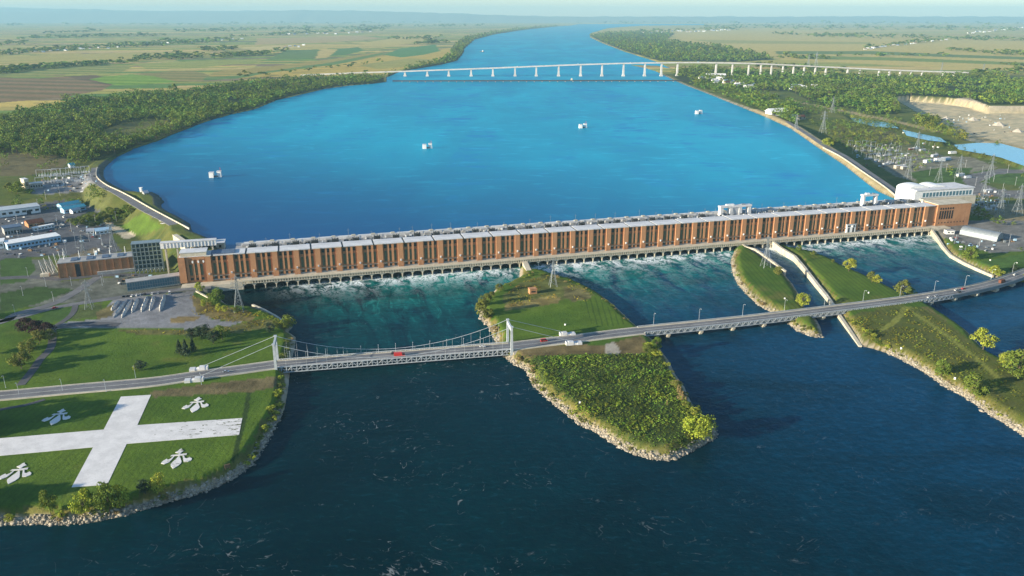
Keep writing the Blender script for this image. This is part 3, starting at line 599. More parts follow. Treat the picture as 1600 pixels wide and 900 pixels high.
    sl = MB(); sl.box(-.95, .95, 10.05, 10.3, 16, 26.5); sl = sl.mesh('slot_window', MAT['glass_dark']); s2 = MB(); s2.box(-.95, .95, 10.05, 10.3, 28, 30.3); s2 = s2.mesh('slot_vent', MAT['glass_dark']); s3 = MB(); s3.box(-.6, .6, 10.05, 10.3, 10.5, 12); s3 = s3.mesh('low_vent', MAT['glass_dark'])
    for k in range(6): link('slot_window', sl, D, (U1 + 5 + 3.6 * k, 0, 0)); link('slot_vent', s2, D, (U1 + 5 + 3.6 * k, 0, 0))
    for k in range(9): link('low_vent', s3, D, (U1 + 5 + 4.6 * k, 0, 0))
    m = MB(); m.box(U1 - .1, U1 + 50.3, 9.9, 34.3, ZR + 1.2, ZR + 1.8); m.obj('coping', MAT['concrete'], D)
    # roof in slabs with open joints, a vent at each joint
    step = BAY * 1.5; k = 0; u = U0
    rs = MB(); rs.box(.9, step - .9, 10.9, 30.6, ZR, ZR + .55); rs.box(.9, step - .9, 10.7, 11.3, ZR + .5, ZR + .85); rs = rs.mesh('roof_slab', MAT['roof'])
    vt = MB(); vt.box(-1.2, 1.2, 22, 27, ZR + .5, ZR + 2.4); vt.box(-.6, .6, 23, 26, ZR + 2.4, ZR + 2.9); vt = vt.mesh('roof_vent', MAT['silver'])
    jt = MB(); jt.box(-.85, .85, 11, 30.5, ZR - .01, ZR + .22); jt = jt.mesh('roof_joint', MAT['dark'])
    while u < U1 - 5:
        if k == 0: pass
        n = min(1.0, (U1 - u) / step); o = link('roof_slab', rs, D, (u, 0, 0), 0, (n, 1, 1))
        if k: link('roof_joint', jt, D, (u, 0, 0))
        u += step; k += 1
    m = MB(); m.box(U1 + .5, U1 + 49.6, 10.6, 33.6, ZR + 1.0, ZR + 1.5); m.obj('roof_slab', MAT['roof'], D)
    m = MB(); m.box(U0 + 2, U0 + 26, 13, 27, ZR + .6, ZR + 4.2); m.obj('penthouse', MAT['concrete'], D); m = MB(); m.box(U0 + 1.5, U0 + 26.5, 12.5, 27.5, ZR + 4.2, ZR + 4.8); m.obj('penthouse_roof', MAT['roof'], D)
    m = MB(); m.box(U0 + 30, U0 + 52, 14, 28, ZR + .6, ZR + 1.6); m.obj('roof_patch', MAT['dark_blue'], D)
    # headworks deck behind, with its pale upstream parapet and gate slots
    m = MB(); m.box(-150, 700, 31.02, 55.5, -5, 30.6); m.obj('headworks_deck', MAT['concrete_grey'], D)
    m = MB(); m.box(-150, 700, 52.2, 55.6, 30.6, 33.4); m.obj('intake_parapet', MAT['roof'], D)
    gt = MB(); gt.box(-3.4, 3.4, 46, 49, 30.62, 32.4); gt.box(-2.9, 2.9, 46.3, 48.7, 32.4, 32.9); gt = gt.mesh('gate_hoist_box', MAT['concrete_grey'])
    pl = MB(); pl.box(-2.0, 2.0, 51.9, 55.7, 33.4, 34.1); pl = pl.mesh('parapet_block', MAT['concrete'])
    u = -140
    while u < 690:
        link('gate_hoist_box', gt, D, (u, 0, 0)); link('parapet_block', pl, D, (u + 5.2, 0, 0)); u += BAY
    # outlets: arches, deck, parapet with square openings
    PITCH_ = BAY / 2; hw = 4.7; n = 10
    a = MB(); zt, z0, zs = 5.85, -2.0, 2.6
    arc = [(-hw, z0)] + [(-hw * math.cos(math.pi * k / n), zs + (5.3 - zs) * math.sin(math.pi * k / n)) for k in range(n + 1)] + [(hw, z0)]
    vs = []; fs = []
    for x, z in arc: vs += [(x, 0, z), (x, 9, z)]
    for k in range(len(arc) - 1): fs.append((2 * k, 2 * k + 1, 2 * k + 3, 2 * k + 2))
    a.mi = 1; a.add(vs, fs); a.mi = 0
    h = PITCH_ / 2; outer = [(-h, z0)] + [(-h if x < -.1 else (h if x > .1 else x), 0) for x in ()] 
    vs = []; fs = []
    for x, z in arc: vs.append((x, 0, z)); vs.append((max(-h, min(h, x * 10)) if z <= zs + .01 else max(-h, min(h, x * h / hw)), 0, z if z < zs + .01 else zt))
    for k in range(len(arc) - 1): fs.append((2 * k, 2 * k + 2, 2 * k + 3, 2 * k + 1))
    a.add(vs, fs)
    a.add([(-h, 0, zs), (-hw, 0, zs), (-h, 0, zt)], [(0, 1, 2)]); a.add([(h, 0, zs), (hw, 0, zs), (h, 0, zt)], [(0, 2, 1)])
    a.box(-h, -h + .45, -.9, -.02, z0, 3.2); a.box(h - .45, h, -.9, -.02, z0, 3.2)
    a = a.mesh('outlet_arch', MAT['concrete'], MAT['arch_shade_concrete'])
    b = MB()
    for k in range(4):
        x = -h + PITCH_ * (k + .5) / 4; b.box(x - .5, x + .5, -.9, -.3, 6.2, 8.3)
    b.box(-h, h, -1.15, .6, 5.8, 6.2); b.box(-h, h, .6, 2.62, 5.8, 6.15); b.box(-h, h, -1.1, 2.58, 8.3, 8.45); b.box(-h, h, -1.1, -.5, 8.45, 9.2); b = b.mesh('parapet_panel', MAT['concrete'])
    u = -138.0
    while u < 664:
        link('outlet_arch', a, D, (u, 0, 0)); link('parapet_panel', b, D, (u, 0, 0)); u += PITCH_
    m = MB(); m.box(-143.5, 661, 9, 11.9, -4, 5.88); m.obj('outlet_back_wall', MAT['dark'], D)  # dark colour stands in for the shade at the back of the arches
    m = MB(); m.box(-150, 676, 2.6, 11.95, 5.9, ZD - .02); m.obj('service_road', MAT['concrete'], D)
    m = MB(); m.box(-150, 676, 8.6, 9.0, ZD - .02, ZD + .13); m.obj('kerb', MAT['concrete_grey'], D)
    m = MB(); m.box(-200, -143.6, -.3, 12, -4, 6.9); m.obj('abutment', MAT['concrete'], D); m = MB(); m.box(661.1, 690, -1, 12, -4, 7.6); m.obj('abutment', MAT['concrete'], D)
    return D
DAM = build_dam()
def on_dam(u, o, z): x, y = dam(u, o); return (x, y, z)
def build_dam_top():
    """transformers, bushings and masts that stand on the headworks deck"""
    ORD = names = ['first', 'second', 'third', 'fourth', 'fifth', 'sixth', 'seventh', 'eighth', 'ninth', 'tenth', 'eleventh', 'twelfth', 'thirteenth', 'fourteenth', 'fifteenth', 'sixteenth', 'seventeenth', 'eighteenth', 'nineteenth', 'twentieth']
    tk = MB(); tk.box(-3.4, 3.4, -2.0, 2.0, .4, 4.8); tk.box(-2.9, 2.9, -2.0, 2.0, 0, .4); tk = tk.mesh('tank', MAT['dark'])
    rd = MB()
    for k in range(6): rd.box(-2.3 + k * .85, -1.9 + k * .85, -3.2, -1.82, .8, 3.6)
    rd = rd.mesh('radiator', MAT['dark'])
    bs = MB(); bs.bar((0, 0, 4.8), (0, 0, 7.0), .28, 6, .14); bs = bs.mesh('bushing', MAT['silver'])
    cs = MB(); cs.bar((-2.2, 1.2, 4.9), (2.2, 1.2, 4.9), .55, 8); cs = cs.mesh('conservator', MAT['dark'])
    i = 0; u = -132.0; N = 37
    while u < 676:
        if not (388 < u < 452):
            t = thing('transformer', '', 'transformer', on_dam(u + random.uniform(-2, 2), 38 + random.uniform(-1, 1), 30.6), DAM_RZ, 'transformers along the dam deck')
            q = i % 20; t['label'] = ('dark transformer with cooling fins on the dam deck, %s from the office end' % names[q]) if i < 20 else ('dark transformer with cooling fins on the dam deck, %s from the assembly hall end' % names[max(0, 38 - i) % 20])
            link('tank', tk, t); link('radiator', rd, t); link('conservator', cs, t)
            for x in (-1.6, 0, 1.6): link('bushing', bs, t, (x, -.4, 0))
            i += 1
        u += 20.85
    mm = MB(); mm.bar((0, 0, 0), (0, 0, 10), .22, 5, .08); mm = mm.mesh('pole', MAT['steel']); ar = MB(); ar.bar((-1.4, 0, 8.2), (1.4, 0, 8.2), .09, 4); ar = ar.mesh('cross_arm', MAT['steel'])
    u = -120.0; i = 0
    while u < 676:
        h = random.uniform(.75, 1.25); t = thing('lightning_mast', 'thin lightning mast on the dam deck, %s' % ('%s from the office end' % ORD[i] if i < 17 else '%s from the assembly hall end' % ORD[max(0, 33 - i)]), 'mast', on_dam(u, 50, 30.6), DAM_RZ, 'masts along the dam deck')
        link('pole', mm, t, sc=(1, 1, h)); link('cross_arm', ar, t, sc=(1, 1, h)); u += random.choice((14, 21, 24, 30)); i += 1
    # gantry cranes
    for (ua, ub, lab, nleg, hh) in ((396, 436, 'white bulkhead crane with four thick columns on the dam deck', 4, 11.5), (592, 612, 'white travelling gantry crane near the assembly hall end of the dam', 2, 14.5)):
        L_ = ub - ua; t = thing('gantry_crane', lab, 'crane', on_dam(ua, 44, 30.6), DAM_RZ)
        wdt = 3.6 if nleg == 4 else 2.2
        for k in range(nleg):
            x = (L_ - wdt) * k / (nleg - 1)
            if nleg == 4 and k in (1, 2): x += (-2.0 if k == 1 else 2.0) * 0
            m = MB(); m.frustum(x + wdt / 2, 0, 0, hh - 2, wdt * 1.15, 6.5, wdt, 5); m.obj('leg', MAT['roof'], t)
        if nleg == 4: m = MB(); m.box(L_ * .40, L_ * .60, -2, 2, 0, hh - 2.2); m.obj('cabin', MAT['silver'], t)
        m = MB(); m.box(-.8, L_ + .8, -3, 3, hh - 2, hh); m.obj('girder', MAT['roof'], t)
        m = MB(); m.box(L_ * .2, L_ * .45, -1.5, 1.5, hh, hh + 1.6); m.obj('hoist', MAT['white'], t); m = MB(); m.box(L_ * .7, L_ * .82, -1.2, 1.2, hh, hh + 1.1); m.obj('motor_box', MAT['steel'], t)
    # small deck clutter: switchgear nobody could count
    mb = MB(); r = random.Random(3); u = -140
    while u < 690:
        for _ in range(5):
            x, y = u + r.uniform(0, 10), r.uniform(33, 45); w_, d_, h_ = r.uniform(.6, 2.6), r.uniform(.6, 2), r.uniform(.5, 2.4)
            mb.mi = r.choice((0, 0, 1, 2, 0)); mb.box(x, x + w_, y, y + d_, 30.6, 30.6 + h_)
        for _ in range(2): x, y = u + r.uniform(0, 10), r.uniform(33, 50); mb.mi = 1; mb.bar((x, y, 30.6), (x, y, 30.6 + r.uniform(3, 6)), .12, 4)
        u += 10
    o = mb.obj('switchgear_clutter', [MAT['dark'], MAT['steel'], MAT['white']], None, (A0[0], A0[1], 0), DAM_RZ); tag(o, kind='stuff')
build_dam_top()

# ------------------------------------------------------------------ walls in the tailrace
def ribbon_wall(name, label, pts, z0, tops, th, mat, cat='retaining wall'):
    """a wall along a plan polyline, one section per stretch, its top following the given heights; the thing stands at its first point"""
    P = [np.array(p) for p in pts]; root = thing(name, label, cat, (P[0][0], P[0][1], 0))
    for a, b, ta, tb in zip(P[:-1], P[1:], tops[:-1], tops[1:]):
        d = b - a; L_ = float(np.linalg.norm(d)); m = MB(); h = th / 2
        for e, lo, hi in ((0.0, z0, -.45), (.22, None, 0.0)):
            y = h + e; za, zb = (z0, z0) if lo is not None else (ta - .45, tb - .45); x0, x1 = -.02, L_ + th * .25
            m.add([(x0, -y, za), (x1, -y, zb), (x1, y, zb), (x0, y, za), (x0, -y, ta + hi), (x1, -y, tb + hi), (x1, y, tb + hi), (x0, y, ta + hi)], [(0, 3, 2, 1), (4, 5, 6, 7), (0, 1, 5, 4), (1, 2, 6, 5), (2, 3, 7, 6), (3, 0, 4, 7)])
        m.obj('wall_section', mat, root, (a[0] - P[0][0], a[1] - P[0][1], 0), math.atan2(d[1], d[0]))
    return root
WALLS = [
    ('pale concrete training wall from the dam to the tip of the central island', [(815, 406), (826, 429)], [7.6, 6.0], 5.0),
    ('pale concrete training wall from the dam along the narrow grassy island', [(1152, 382), (1164, 392), (1180, 396), (1204, 413), (1226, 429)], [7.2, 6.6, 6.4, 6.1, 5.6], 2.0),
    ('long pale concrete wall edging the large lawn island beside the narrow channel', [(1199, 379), (1219, 394), (1241, 407), (1255, 422), (1275, 447), (1291, 466), (1304, 483), (1311, 495), (1324, 513), (1344, 540)], [7.8, 7.0, 6.6, 5.6, 4.9, 4.4, 3.6, 3.2, 2.6, 1.2], 2.4),
    ('curved pale concrete wall from the dam along the bank beside the quonset hut', [(1454, 364), (1465, 377), (1473, 388), (1485, 401), (1507, 413), (1529, 423), (1551, 432)], [6.8, 5.4, 4.2, 3.6, 3.2, 3.0, 2.6], 2.0),
    ('low pale concrete wall from the dam past the lone pylon', [(307, 456), (322, 464), (335, 471)], [7.2, 7.0, 6.8], 1.2),
    ('pale concrete quay edge above the bushes beside the pylon', [(395, 481), (412, 488), (430, 497), (445, 506)], [4.5, 4.2, 3.8, 3.0], 1.6)]
for lab, pts, zt, th in WALLS: ribbon_wall('training_wall', lab, [G(x, y, ZL if 'low pale' in lab else 1.0) for x, y in pts], -3, zt, th, MAT['concrete'])
# ------------------------------------------------------------------ highway, bridges
def catmull(P, step=8.0):
    P = [np.array(p, float) for p in P]; out = []
    for i in range(len(P) - 1):
        p0 = P[max(i - 1, 0)]; p1 = P[i]; p2 = P[i + 1]; p3 = P[min(i + 2, len(P) - 1)]; n = max(2, int(np.linalg.norm(p2 - p1) / step))
        for k in range(n):
            t = k / n; out.append(.5 * ((2 * p1) + (p2 - p0) * t + (2 * p0 - 5 * p1 + 4 * p2 - p3) * t * t + (3 * p1 - p0 - 3 * p2 + p3) * t ** 3))
    out.append(P[-1]); return out
def offset(P, d):
    Q = []
    for i in range(len(P)):
        e = P[min(i + 1, len(P) - 1)] - P[max(i - 1, 0)]; e = e / (np.linalg.norm(e) + 1e-9); Q.append(np.array((P[i][0] - e[1] * d, P[i][1] + e[0] * d)))
    return Q
def sweep(mb, P, o0, o1, z0, z1, flare=0.0):
    """a bar of rectangular section along a plan path; flare spreads its foot"""
    A = offset(P, o0 - flare); B = offset(P, o1 + flare); A1 = offset(P, o0); B1 = offset(P, o1); n = len(P); zf = (lambda z, i: z[i] if hasattr(z, '__len__') else z)
    vs = []
    for i in range(n): vs += [(*A[i], zf(z0, i)), (*B[i], zf(z0, i)), (*B1[i], zf(z1, i)), (*A1[i], zf(z1, i))]
    fs = [(0, 1, 2, 3), (4 * n - 1, 4 * n - 2, 4 * n - 3, 4 * n - 4)]
    for i in range(n - 1):
        for k in range(4): fs.append((4 * i + k, 4 * i + 4 + k, 4 * i + 4 + (k + 1) % 4, 4 * i + (k + 1) % 4))
    return mb.add(vs, fs)
def structure(name, mb, mat): return tag(mb.obj(name, mat), kind='structure')
HZD = 6.45
HW = [G(x, y, HZD) for x, y in [(-260, 645), (-50, 622), (0, 618), (60, 612.5), (125, 606.5), (190, 601), (250, 595), (313, 585.5), (375, 577), (432.5, 569)]]
HW_B = [G(x, y, HZD) for x, y in [(796.5, 541), (850, 534.5), (905, 528), (960, 521), (1002, 516)]]
HW_C = [G(x, y, HZD) for x, y in [(1002, 516), (1020, 514), (1120, 504), (1210, 494), (1300, 483), (1365, 475), (1425, 467), (1482, 458), (1537, 447), (1572, 437), (1600, 427), (1640, 412), (1690, 394)]]
HW_D = [G(x, y, HZD) for x, y in [(1690, 394), (1760, 372), (1900, 330)]]
PA, PB, PC, PD = catmull(HW), catmull(HW_B), catmull(HW_C), catmull(HW_D)
for P in (PA, PB, PD):
    m = MB(); sweep(m, P, -8, 8, 3.5, HZD - .05, 3.5); structure('road_embankment', m, MAT['sand'])
    m = MB(); sweep(m, P, -7, 7, HZD - .06, HZD, 0); structure('highway', m, MAT['asphalt_light'])
    m = MB()
    for o in (-6.3, -.1, 6.1): sweep(m, P, o - .16, o + .16, HZD, HZD + .006)
    structure('road_marking', m, MAT['line'])
for P in (PA, PB):
    m = MB(); sweep(m, P, -8.2, -7.1, HZD - .5, HZD + .12); structure('pavement', m, MAT['concrete']); m = MB(); sweep(m, P, 7.1, 8.2, HZD - .5, HZD + .12); structure('pavement', m, MAT['concrete'])
# the parkway that leaves the highway and the ramps by the gravel lot
def road(pts, w_, z=ZL, mat='asphalt', name='road', zz=None, lift=.12):
    if zz is None:
        P = catmull([G(x, y, z) for x, y in pts], 6); Z = z + lift
    else:
        P = catmull([G(x, y, zz) for x, y in pts], 8); Z = zz + lift
    m = MB(); sweep(m, P, -w_ / 2, w_ / 2, Z - .6, Z); structure(name, m, MAT[mat]); return P
road([(-120, 530), (0, 504), (25, 491), (82, 475), (115, 458), (142, 440), (160, 428)], 9, mat='asphalt_light')
road([(-40, 508), (20, 498), (75, 483), (125, 474), (200, 463), (275, 453), (330, 448)], 9, mat='asphalt_light')
road([(82, 512), (80, 542), (64, 560), (50, 580), (32, 602)], 6, lift=.15)
road([(60, 508), (82, 512), (130, 506), (185, 508)], 10, lift=.11); road([(118, 476), (115, 487), (106, 497), (86, 510)], 5, lift=.14)
road([(-60, 655), (0, 640), (40, 633), (70, 624)], 3.5, lift=.13)
road([(-80, 440), (40, 433), (96, 436), (160, 430), (230, 430)], 10, lift=.15)
road([(149, 262), (148, 277), (161, 290), (181, 300), (201, 312), (226, 327), (250, 339), (272, 351)], 11, zz=28.9, mat='asphalt_light', name='dike_road', lift=.15)
road([(1230, 190), (1262, 210), (1292, 230), (1320, 244), (1355, 268), (1390, 292), (1412, 308)], 10, zz=28.9, mat='asphalt_light', name='dike_road', lift=.15)
m = MB(); P = catmull([G(x, y, 29) for x, y in [(152, 262), (151, 276), (166, 289), (187, 299), (208, 310), (234, 325), (262, 340), (296, 358)]]); sweep(m, P, -.5, .5, 28.5, 30.3)
m = m.obj('dike_parapet', MAT['concrete']); tag(m, 'pale concrete parapet along the curved dike road by the workshops', 'parapet')
m = MB(); P = catmull([G(x, y, 29) for x, y in [(1286, 231), (1313, 245), (1348, 269), (1384, 294), (1402, 309)]]); sweep(m, P, -.5, .5, 28.5, 30.6)
m = m.obj('dike_parapet', MAT['concrete']); tag(m, 'pale concrete parapet along the straight dike road by the assembly hall', 'parapet')

def build_suspension():
    a = np.array(HW[-1]); b = np.array(HW_B[0]); d = b - a; L = float(np.linalg.norm(d)); rz = math.atan2(d[1], d[0])
    R = thing('suspension_bridge', 'white steel suspension bridge with two slender portal towers carrying the highway to the central island', 'bridge', (a[0], a[1], 0), rz)
    WS = MAT['white_steel']; hw = 7.6; TT = 25.6; zd = HZD
    m = MB(); m.box(0, L, -6.9, 6.9, zd - .5, zd - .02); m.obj('deck', MAT['asphalt_light'], R)
    m = MB(); m.box(0, L, -.15, .15, zd - .02, zd + .006); m.obj('centre_line', MAT['line'], R)
    for s in (-1, 1): m = MB(); m.box(0, L, min(s * 5.4, s * 6.95), max(s * 5.4, s * 6.95), zd - .02, zd + .16); m.obj('walkway', MAT['concrete'], R)
    npan = 24; w_ = L / npan; tz0, tz1 = 2.4, zd + .8
    p = MB(); t = .17
    p.box(0, w_, -.25, .25, tz0, tz0 + .5); p.box(0, w_, -.25, .25, tz1 - .4, tz1); p.box(-.3, .3, -.25, .25, tz0, tz1)
    p.bar((0, 0, tz0 + .3), (w_ / 2, 0, tz1 - .3), t, 4); p.bar((w_ / 2, 0, tz1 - .3), (w_, 0, tz0 + .3), t, 4); p.box(w_ / 2 - .2, w_ / 2 + .2, -.2, .2, tz0, tz1); p.box(0, w_, -.12, .12, tz0 + 2.3, tz0 + 2.6)
    p = p.mesh('truss_panel', WS)
    fb = MB(); fb.box(-.25, .25, -7.3, 7.3, tz0 + .8, zd - .52); fb = fb.mesh('floor_beam', MAT['steel'])
    for k in range(npan):
        for s in (-1, 1): link('truss_panel', p, R, (k * w_, s * hw, 0))
        link('floor_beam', fb, R, (k * w_, 0, 0))
    m = MB()
    for s in (-1, 1): m.bar((0, s * 7.1, tz0 + .3), (L, s * 7.1, tz0 + .3), .3, 4)
    m.obj('bottom_chord', MAT['steel'], R)
    rl = MB()
    for k in range(4): rl.box(w_ * k / 4 - .06, w_ * k / 4 + .06, -.06, .06, zd, zd + 1.15)
    rl.box(0, w_, -.06, .06, zd + 1.05, zd + 1.17); rl.box(0, w_, -.04, .04, zd + .55, zd + .63); rl = rl.mesh('railing', MAT['white'])
    for k in range(npan):
        for s in (-1, 1): link('railing', rl, R, (k * w_, s * 6.8, 0))
    for x in (0, L):
        tw = MB()
        for s in (-1, 1): tw.frustum(x, s * 8.4, -2, 2.4, 4.4, 3.8, 3.8, 3.4)
        tw.box(x - 1.4, x + 1.4, -8.4, 8.4, -2, 1.6); tw = tw.obj('tower', MAT['concrete'], R)
        for s in (-1, 1):
            lg = MB(); lg.frustum(x, s * 8.4, 2.4, TT, 2.1, 1.5, 1.5, 1.1); lg.box(x - 1.1, x + 1.1, s * 8.4 - .9, s * 8.4 + .9, TT, TT + .9); lg.obj('tower_leg', WS, tw)
        st = MB(); st.box(x - .7, x + .7, -7.8, 7.8, TT - 3.4, TT - .3); st.obj('portal_beam', WS, tw); st = MB(); st.box(x - .8, x + .8, -7.7, 7.7, .9, 2.0); st.obj('cross_beam', WS, tw)
    sag = zd + 2.2
    for s in (-1, 1):
        y = s * 8.1; c = MB(); N = 28; pts = [(L * k / N, y, sag + (TT + .5 - sag) * (2 * k / N - 1) ** 2) for k in range(N + 1)]
        for p0, p1 in zip(pts[:-1], pts[1:]): c.bar(p0, p1, .17, 5)
        c.obj('main_cable', WS, R)
        hg = MB(); hg.bar((0, 0, 0), (0, 0, 1), .05, 4); hg = hg.mesh('hanger', WS)
        for k in range(1, npan):
            x = L * k / npan; z1 = sag + (TT + .5 - sag) * (2 * x / L - 1) ** 2; link('hanger', hg, R, (x, y, zd + .9), sc=(1, 1, max(z1 - zd - .9, .2)))
    inv = Matrix.Rotation(-rz, 3, 'Z')
    def loc(px, py, z): X, Y = G(px, py, z); v = inv @ Vector((X - a[0], Y - a[1], 0)); return v.x, v.y, z
    for (tx, sgn) in ((0, -1), (L, 1)):
        for s in (-1, 1):
            e = (tx + sgn * 53, s * 9.6) if sgn < 0 else (tx + sgn * 49, s * 9.0)
            # follow the bend of the highway on the land side
            P = PA if sgn < 0 else PB; q = min(P, key=lambda q_: abs(np.linalg.norm(q_ - (a if sgn < 0 else b)) - (53 if sgn < 0 else 50)))
            v = inv @ Vector((q[0] - a[0], q[1] - a[1], 0)); ex, ey = v.x, v.y + s * 9.8
            bl = MB(); bl.mi = 0
            L0, L1 = (-9, 4) if sgn < 0 else (-4, 9)
            bl.add([(ex + L0, ey - 1.9, 3), (ex + L1, ey - 1.9, 3), (ex + L1, ey + 1.9, 3), (ex + L0, ey + 1.9, 3), (ex + L0, ey - 1.9, HZD + (.5 if sgn < 0 else 2.4)), (ex + L1, ey - 1.9, HZD + (2.4 if sgn < 0 else .5)), (ex + L1, ey + 1.9, HZD + (2.4 if sgn < 0 else .5)), (ex + L0, ey + 1.9, HZD + (.5 if sgn < 0 else 2.4))], [(0, 3, 2, 1), (4, 5, 6, 7), (0, 1, 5, 4), (1, 2, 6, 5), (2, 3, 7, 6), (3, 0, 4, 7)])
            bl.box(ex - sgn * 0 - 2, ex + 2, ey - 2.1, ey + 2.0, 3, HZD + 2.5)
            bl.box(ex + (L0 if sgn < 0 else L1 - 4), ex + (L0 + 4 if sgn < 0 else L1), ey - 2.3, ey + 2.3, 3, HZD + 1.4)
            bl.obj('anchor_block', MAT['roof'], R)
            c = MB(); c.bar((tx, s * 8.1, TT + .5), (ex, ey, HZD + 2.4), .17, 5); c.obj('backstay', WS, R)
    return R, L, rz
SUSP, SUSP_L, SUSP_RZ = build_suspension()

def build_viaduct():
    P = PC; R = thing('road_viaduct', 'long low grey girder viaduct carrying the highway over the islands to the right bank', 'bridge', (P[0][0], P[0][1], 0))
    o = P[0]; Q = [p - o for p in P]
    m = MB(); sweep(m, Q, -6.4, 6.4, HZD - .9, HZD - .02); m.obj('deck', MAT['asphalt_light'], R)
    m = MB(); sweep(m, Q, -.14, .14, HZD - .02, HZD + .006); m.obj('centre_line', MAT['line'], R)
    for s in (-1, 1):
        m = MB(); sweep(m, Q, min(s * 5.2, s * 6.6), max(s * 5.2, s * 6.6), HZD - .3, HZD + .17); m.obj('walkway', MAT['concrete'], R)
        m = MB(); sweep(m, Q, s * 6.6 - .16, s * 6.6 + .16, HZD - .25, HZD + 1.15); m.obj('parapet', MAT['concrete_grey'], R)
    # plate girder under its whole length; the first half shows lattice railing panels outside it
    for s in (-1, 1): m = MB(); sweep(m, Q, s * 5.8 - .3, s * 5.8 + .3, HZD - 3.1, HZD - .9); m.obj('girder', MAT['steel'], R)
    acc = 0.0; pan = MB(); w_ = 6.0; z0, z1 = HZD - 2.9, HZD + 1.2
    pan.box(0, w_, -.18, .18, z0, z0 + .5); pan.box(0, w_, -.18, .18, z1 - .4, z1); pan.bar((0, 0, z0 + .2), (w_ / 2, 0, z1 - .2), .22, 4); pan.bar((w_ / 2, 0, z1 - .2), (w_, 0, z0 + .2), .22, 4); pan.box(-.2, .2, -.15, .15, z0, z1)
    pan = pan.mesh('truss_panel', MAT['white_steel'])
    D = [0.0]
    for p, q in zip(Q[:-1], Q[1:]): D.append(D[-1] + float(np.linalg.norm(q - p)))
    def at_len(s):
        i = max(0, min(len(Q) - 2, int(np.searchsorted(D, s)) - 1)); e = (Q[i + 1] - Q[i]) / (D[i + 1] - D[i]); return Q[i] + e * (s - D[i]), e
    s = 0.0
    while s < 318:
        p, e = at_len(s); rz = math.atan2(e[1], e[0])
        for sd in (-1, 1): x, y = p[0] - e[1] * sd * 6.95, p[1] + e[0] * sd * 6.95; link('truss_panel', pan, R, (x, y, 0), rz)
        s += w_
    pier = MB(); pier.frustum(0, 0, -4, 1.6, 3.2, 13, 2.6, 11.5); pier.box(-1.5, 1.5, -7.2, 7.2, 1.6, HZD - 3.12); pier = pier.mesh('pier', MAT['concrete'])
    s = 22.0
    while s < D[-1]:
        p, e = at_len(s); X, Y = p + o; zt = float(terrain(np.array([X]), np.array([Y]))[0])
        if zt < 3.0: link('pier', pier, R, (p[0], p[1], 0), math.atan2(e[1], e[0]))
        s += 30.0
    return at_len, o, D[-1]
V_AT, V_O, V_L = build_viaduct()

# ------------------------------------------------------------------ street lamps
lp = MB(); lp.frustum(0, 0, 0, .5, .5, .5, .4, .4); lp.bar((0, 0, .4), (0, 0, 8.6), .13, 6, .08); lp = lp.mesh('pole', MAT['white_steel'])
la = MB(); la.bar((0, 0, 8.5), (0, -1.0, 9.1), .07, 5); la.bar((0, -1.0, 9.1), (0, -2.2, 9.2), .07, 5); la = la.mesh('bracket', MAT['white_steel'])
lh = MB(); lh.frustum(0, -2.5, 9.02, 9.28, .34, .9, .2, .6); lh = lh.mesh('lamp_head', MAT['silver'])
def lamp(x, y, z, rz, label, group, k=1.0):
    t = thing('street_lamp', label, 'street lamp', (x, y, z), rz, group)
    for nm, me in (('pole', lp), ('bracket', la), ('lamp_head', lh)): link(nm, me, t, sc=(1, 1, k))
    return t
ORD = ['first', 'second', 'third', 'fourth', 'fifth', 'sixth', 'seventh', 'eighth', 'ninth', 'tenth', 'eleventh', 'twelfth', 'thirteenth', 'fourteenth', 'fifteenth', 'sixteenth', 'seventeenth', 'eighteenth', 'nineteenth', 'twentieth', 'twenty-first', 'twenty-second', 'twenty-third', 'twenty-fourth', 'twenty-fifth', 'twenty-sixth', 'twenty-seventh', 'twenty-eighth', 'twenty-ninth', 'thirtieth']
for k in range(13):
    x = SUSP_L * (k + .7) / 13.4; v = Matrix.Rotation(SUSP_RZ, 3, 'Z') @ Vector((x, 7.25, 0)); a = HW[-1]
    lamp(a[0] + v.x, a[1] + v.y, HZD, SUSP_RZ, 'slim white lamp on the suspension bridge, %s from the lawn side tower' % ORD[k], 'lamps along the suspension bridge', .82)
for k, s in enumerate((14, 56, 98, 140, 182, 224, 266, 308, 350, 392, 434, 476)):
    p, e = V_AT(s); p = p + V_O; sd = 6.6; lamp(p[0] - e[1] * sd, p[1] + e[0] * sd, HZD + .1, math.atan2(e[1], e[0]), 'tall white lamp on the girder viaduct, %s from the central island' % ORD[k], 'lamps along the viaduct', 1.3)
for k, (px, py, wh) in enumerate([(30, 617, 'beside the highway opposite the shaded fleur-de-lis'), (98, 611, 'beside the highway above the flag lawn edge'), (166, 612, 'beside the highway above the white cross'), (212, 590, 'on the grass verge behind the highway'), (315, 601, 'by the nearer anchor block of the suspension bridge'), (36, 462, 'on the grass between the two ramps'), (84, 471, 'beside the ramp toward the power station'), (24, 492, 'at the fork of the two ramps'), (9, 606, 'at the lawn corner near the parkway'), (72, 448, 'by the station road near the leaning poles'), (112, 446, 'by the station road below the brick annex'), (160, 446, 'on the verge below the brick annex wall'), (44, 432, 'beside the grass triangle near the yard'), (162, 441, 'near the glass fronted building')]):
    x, y, z = on_land(px, py); lamp(x, y, z, .3, 'white street lamp standing ' + wh, 'lamps on the left bank', 1.1)

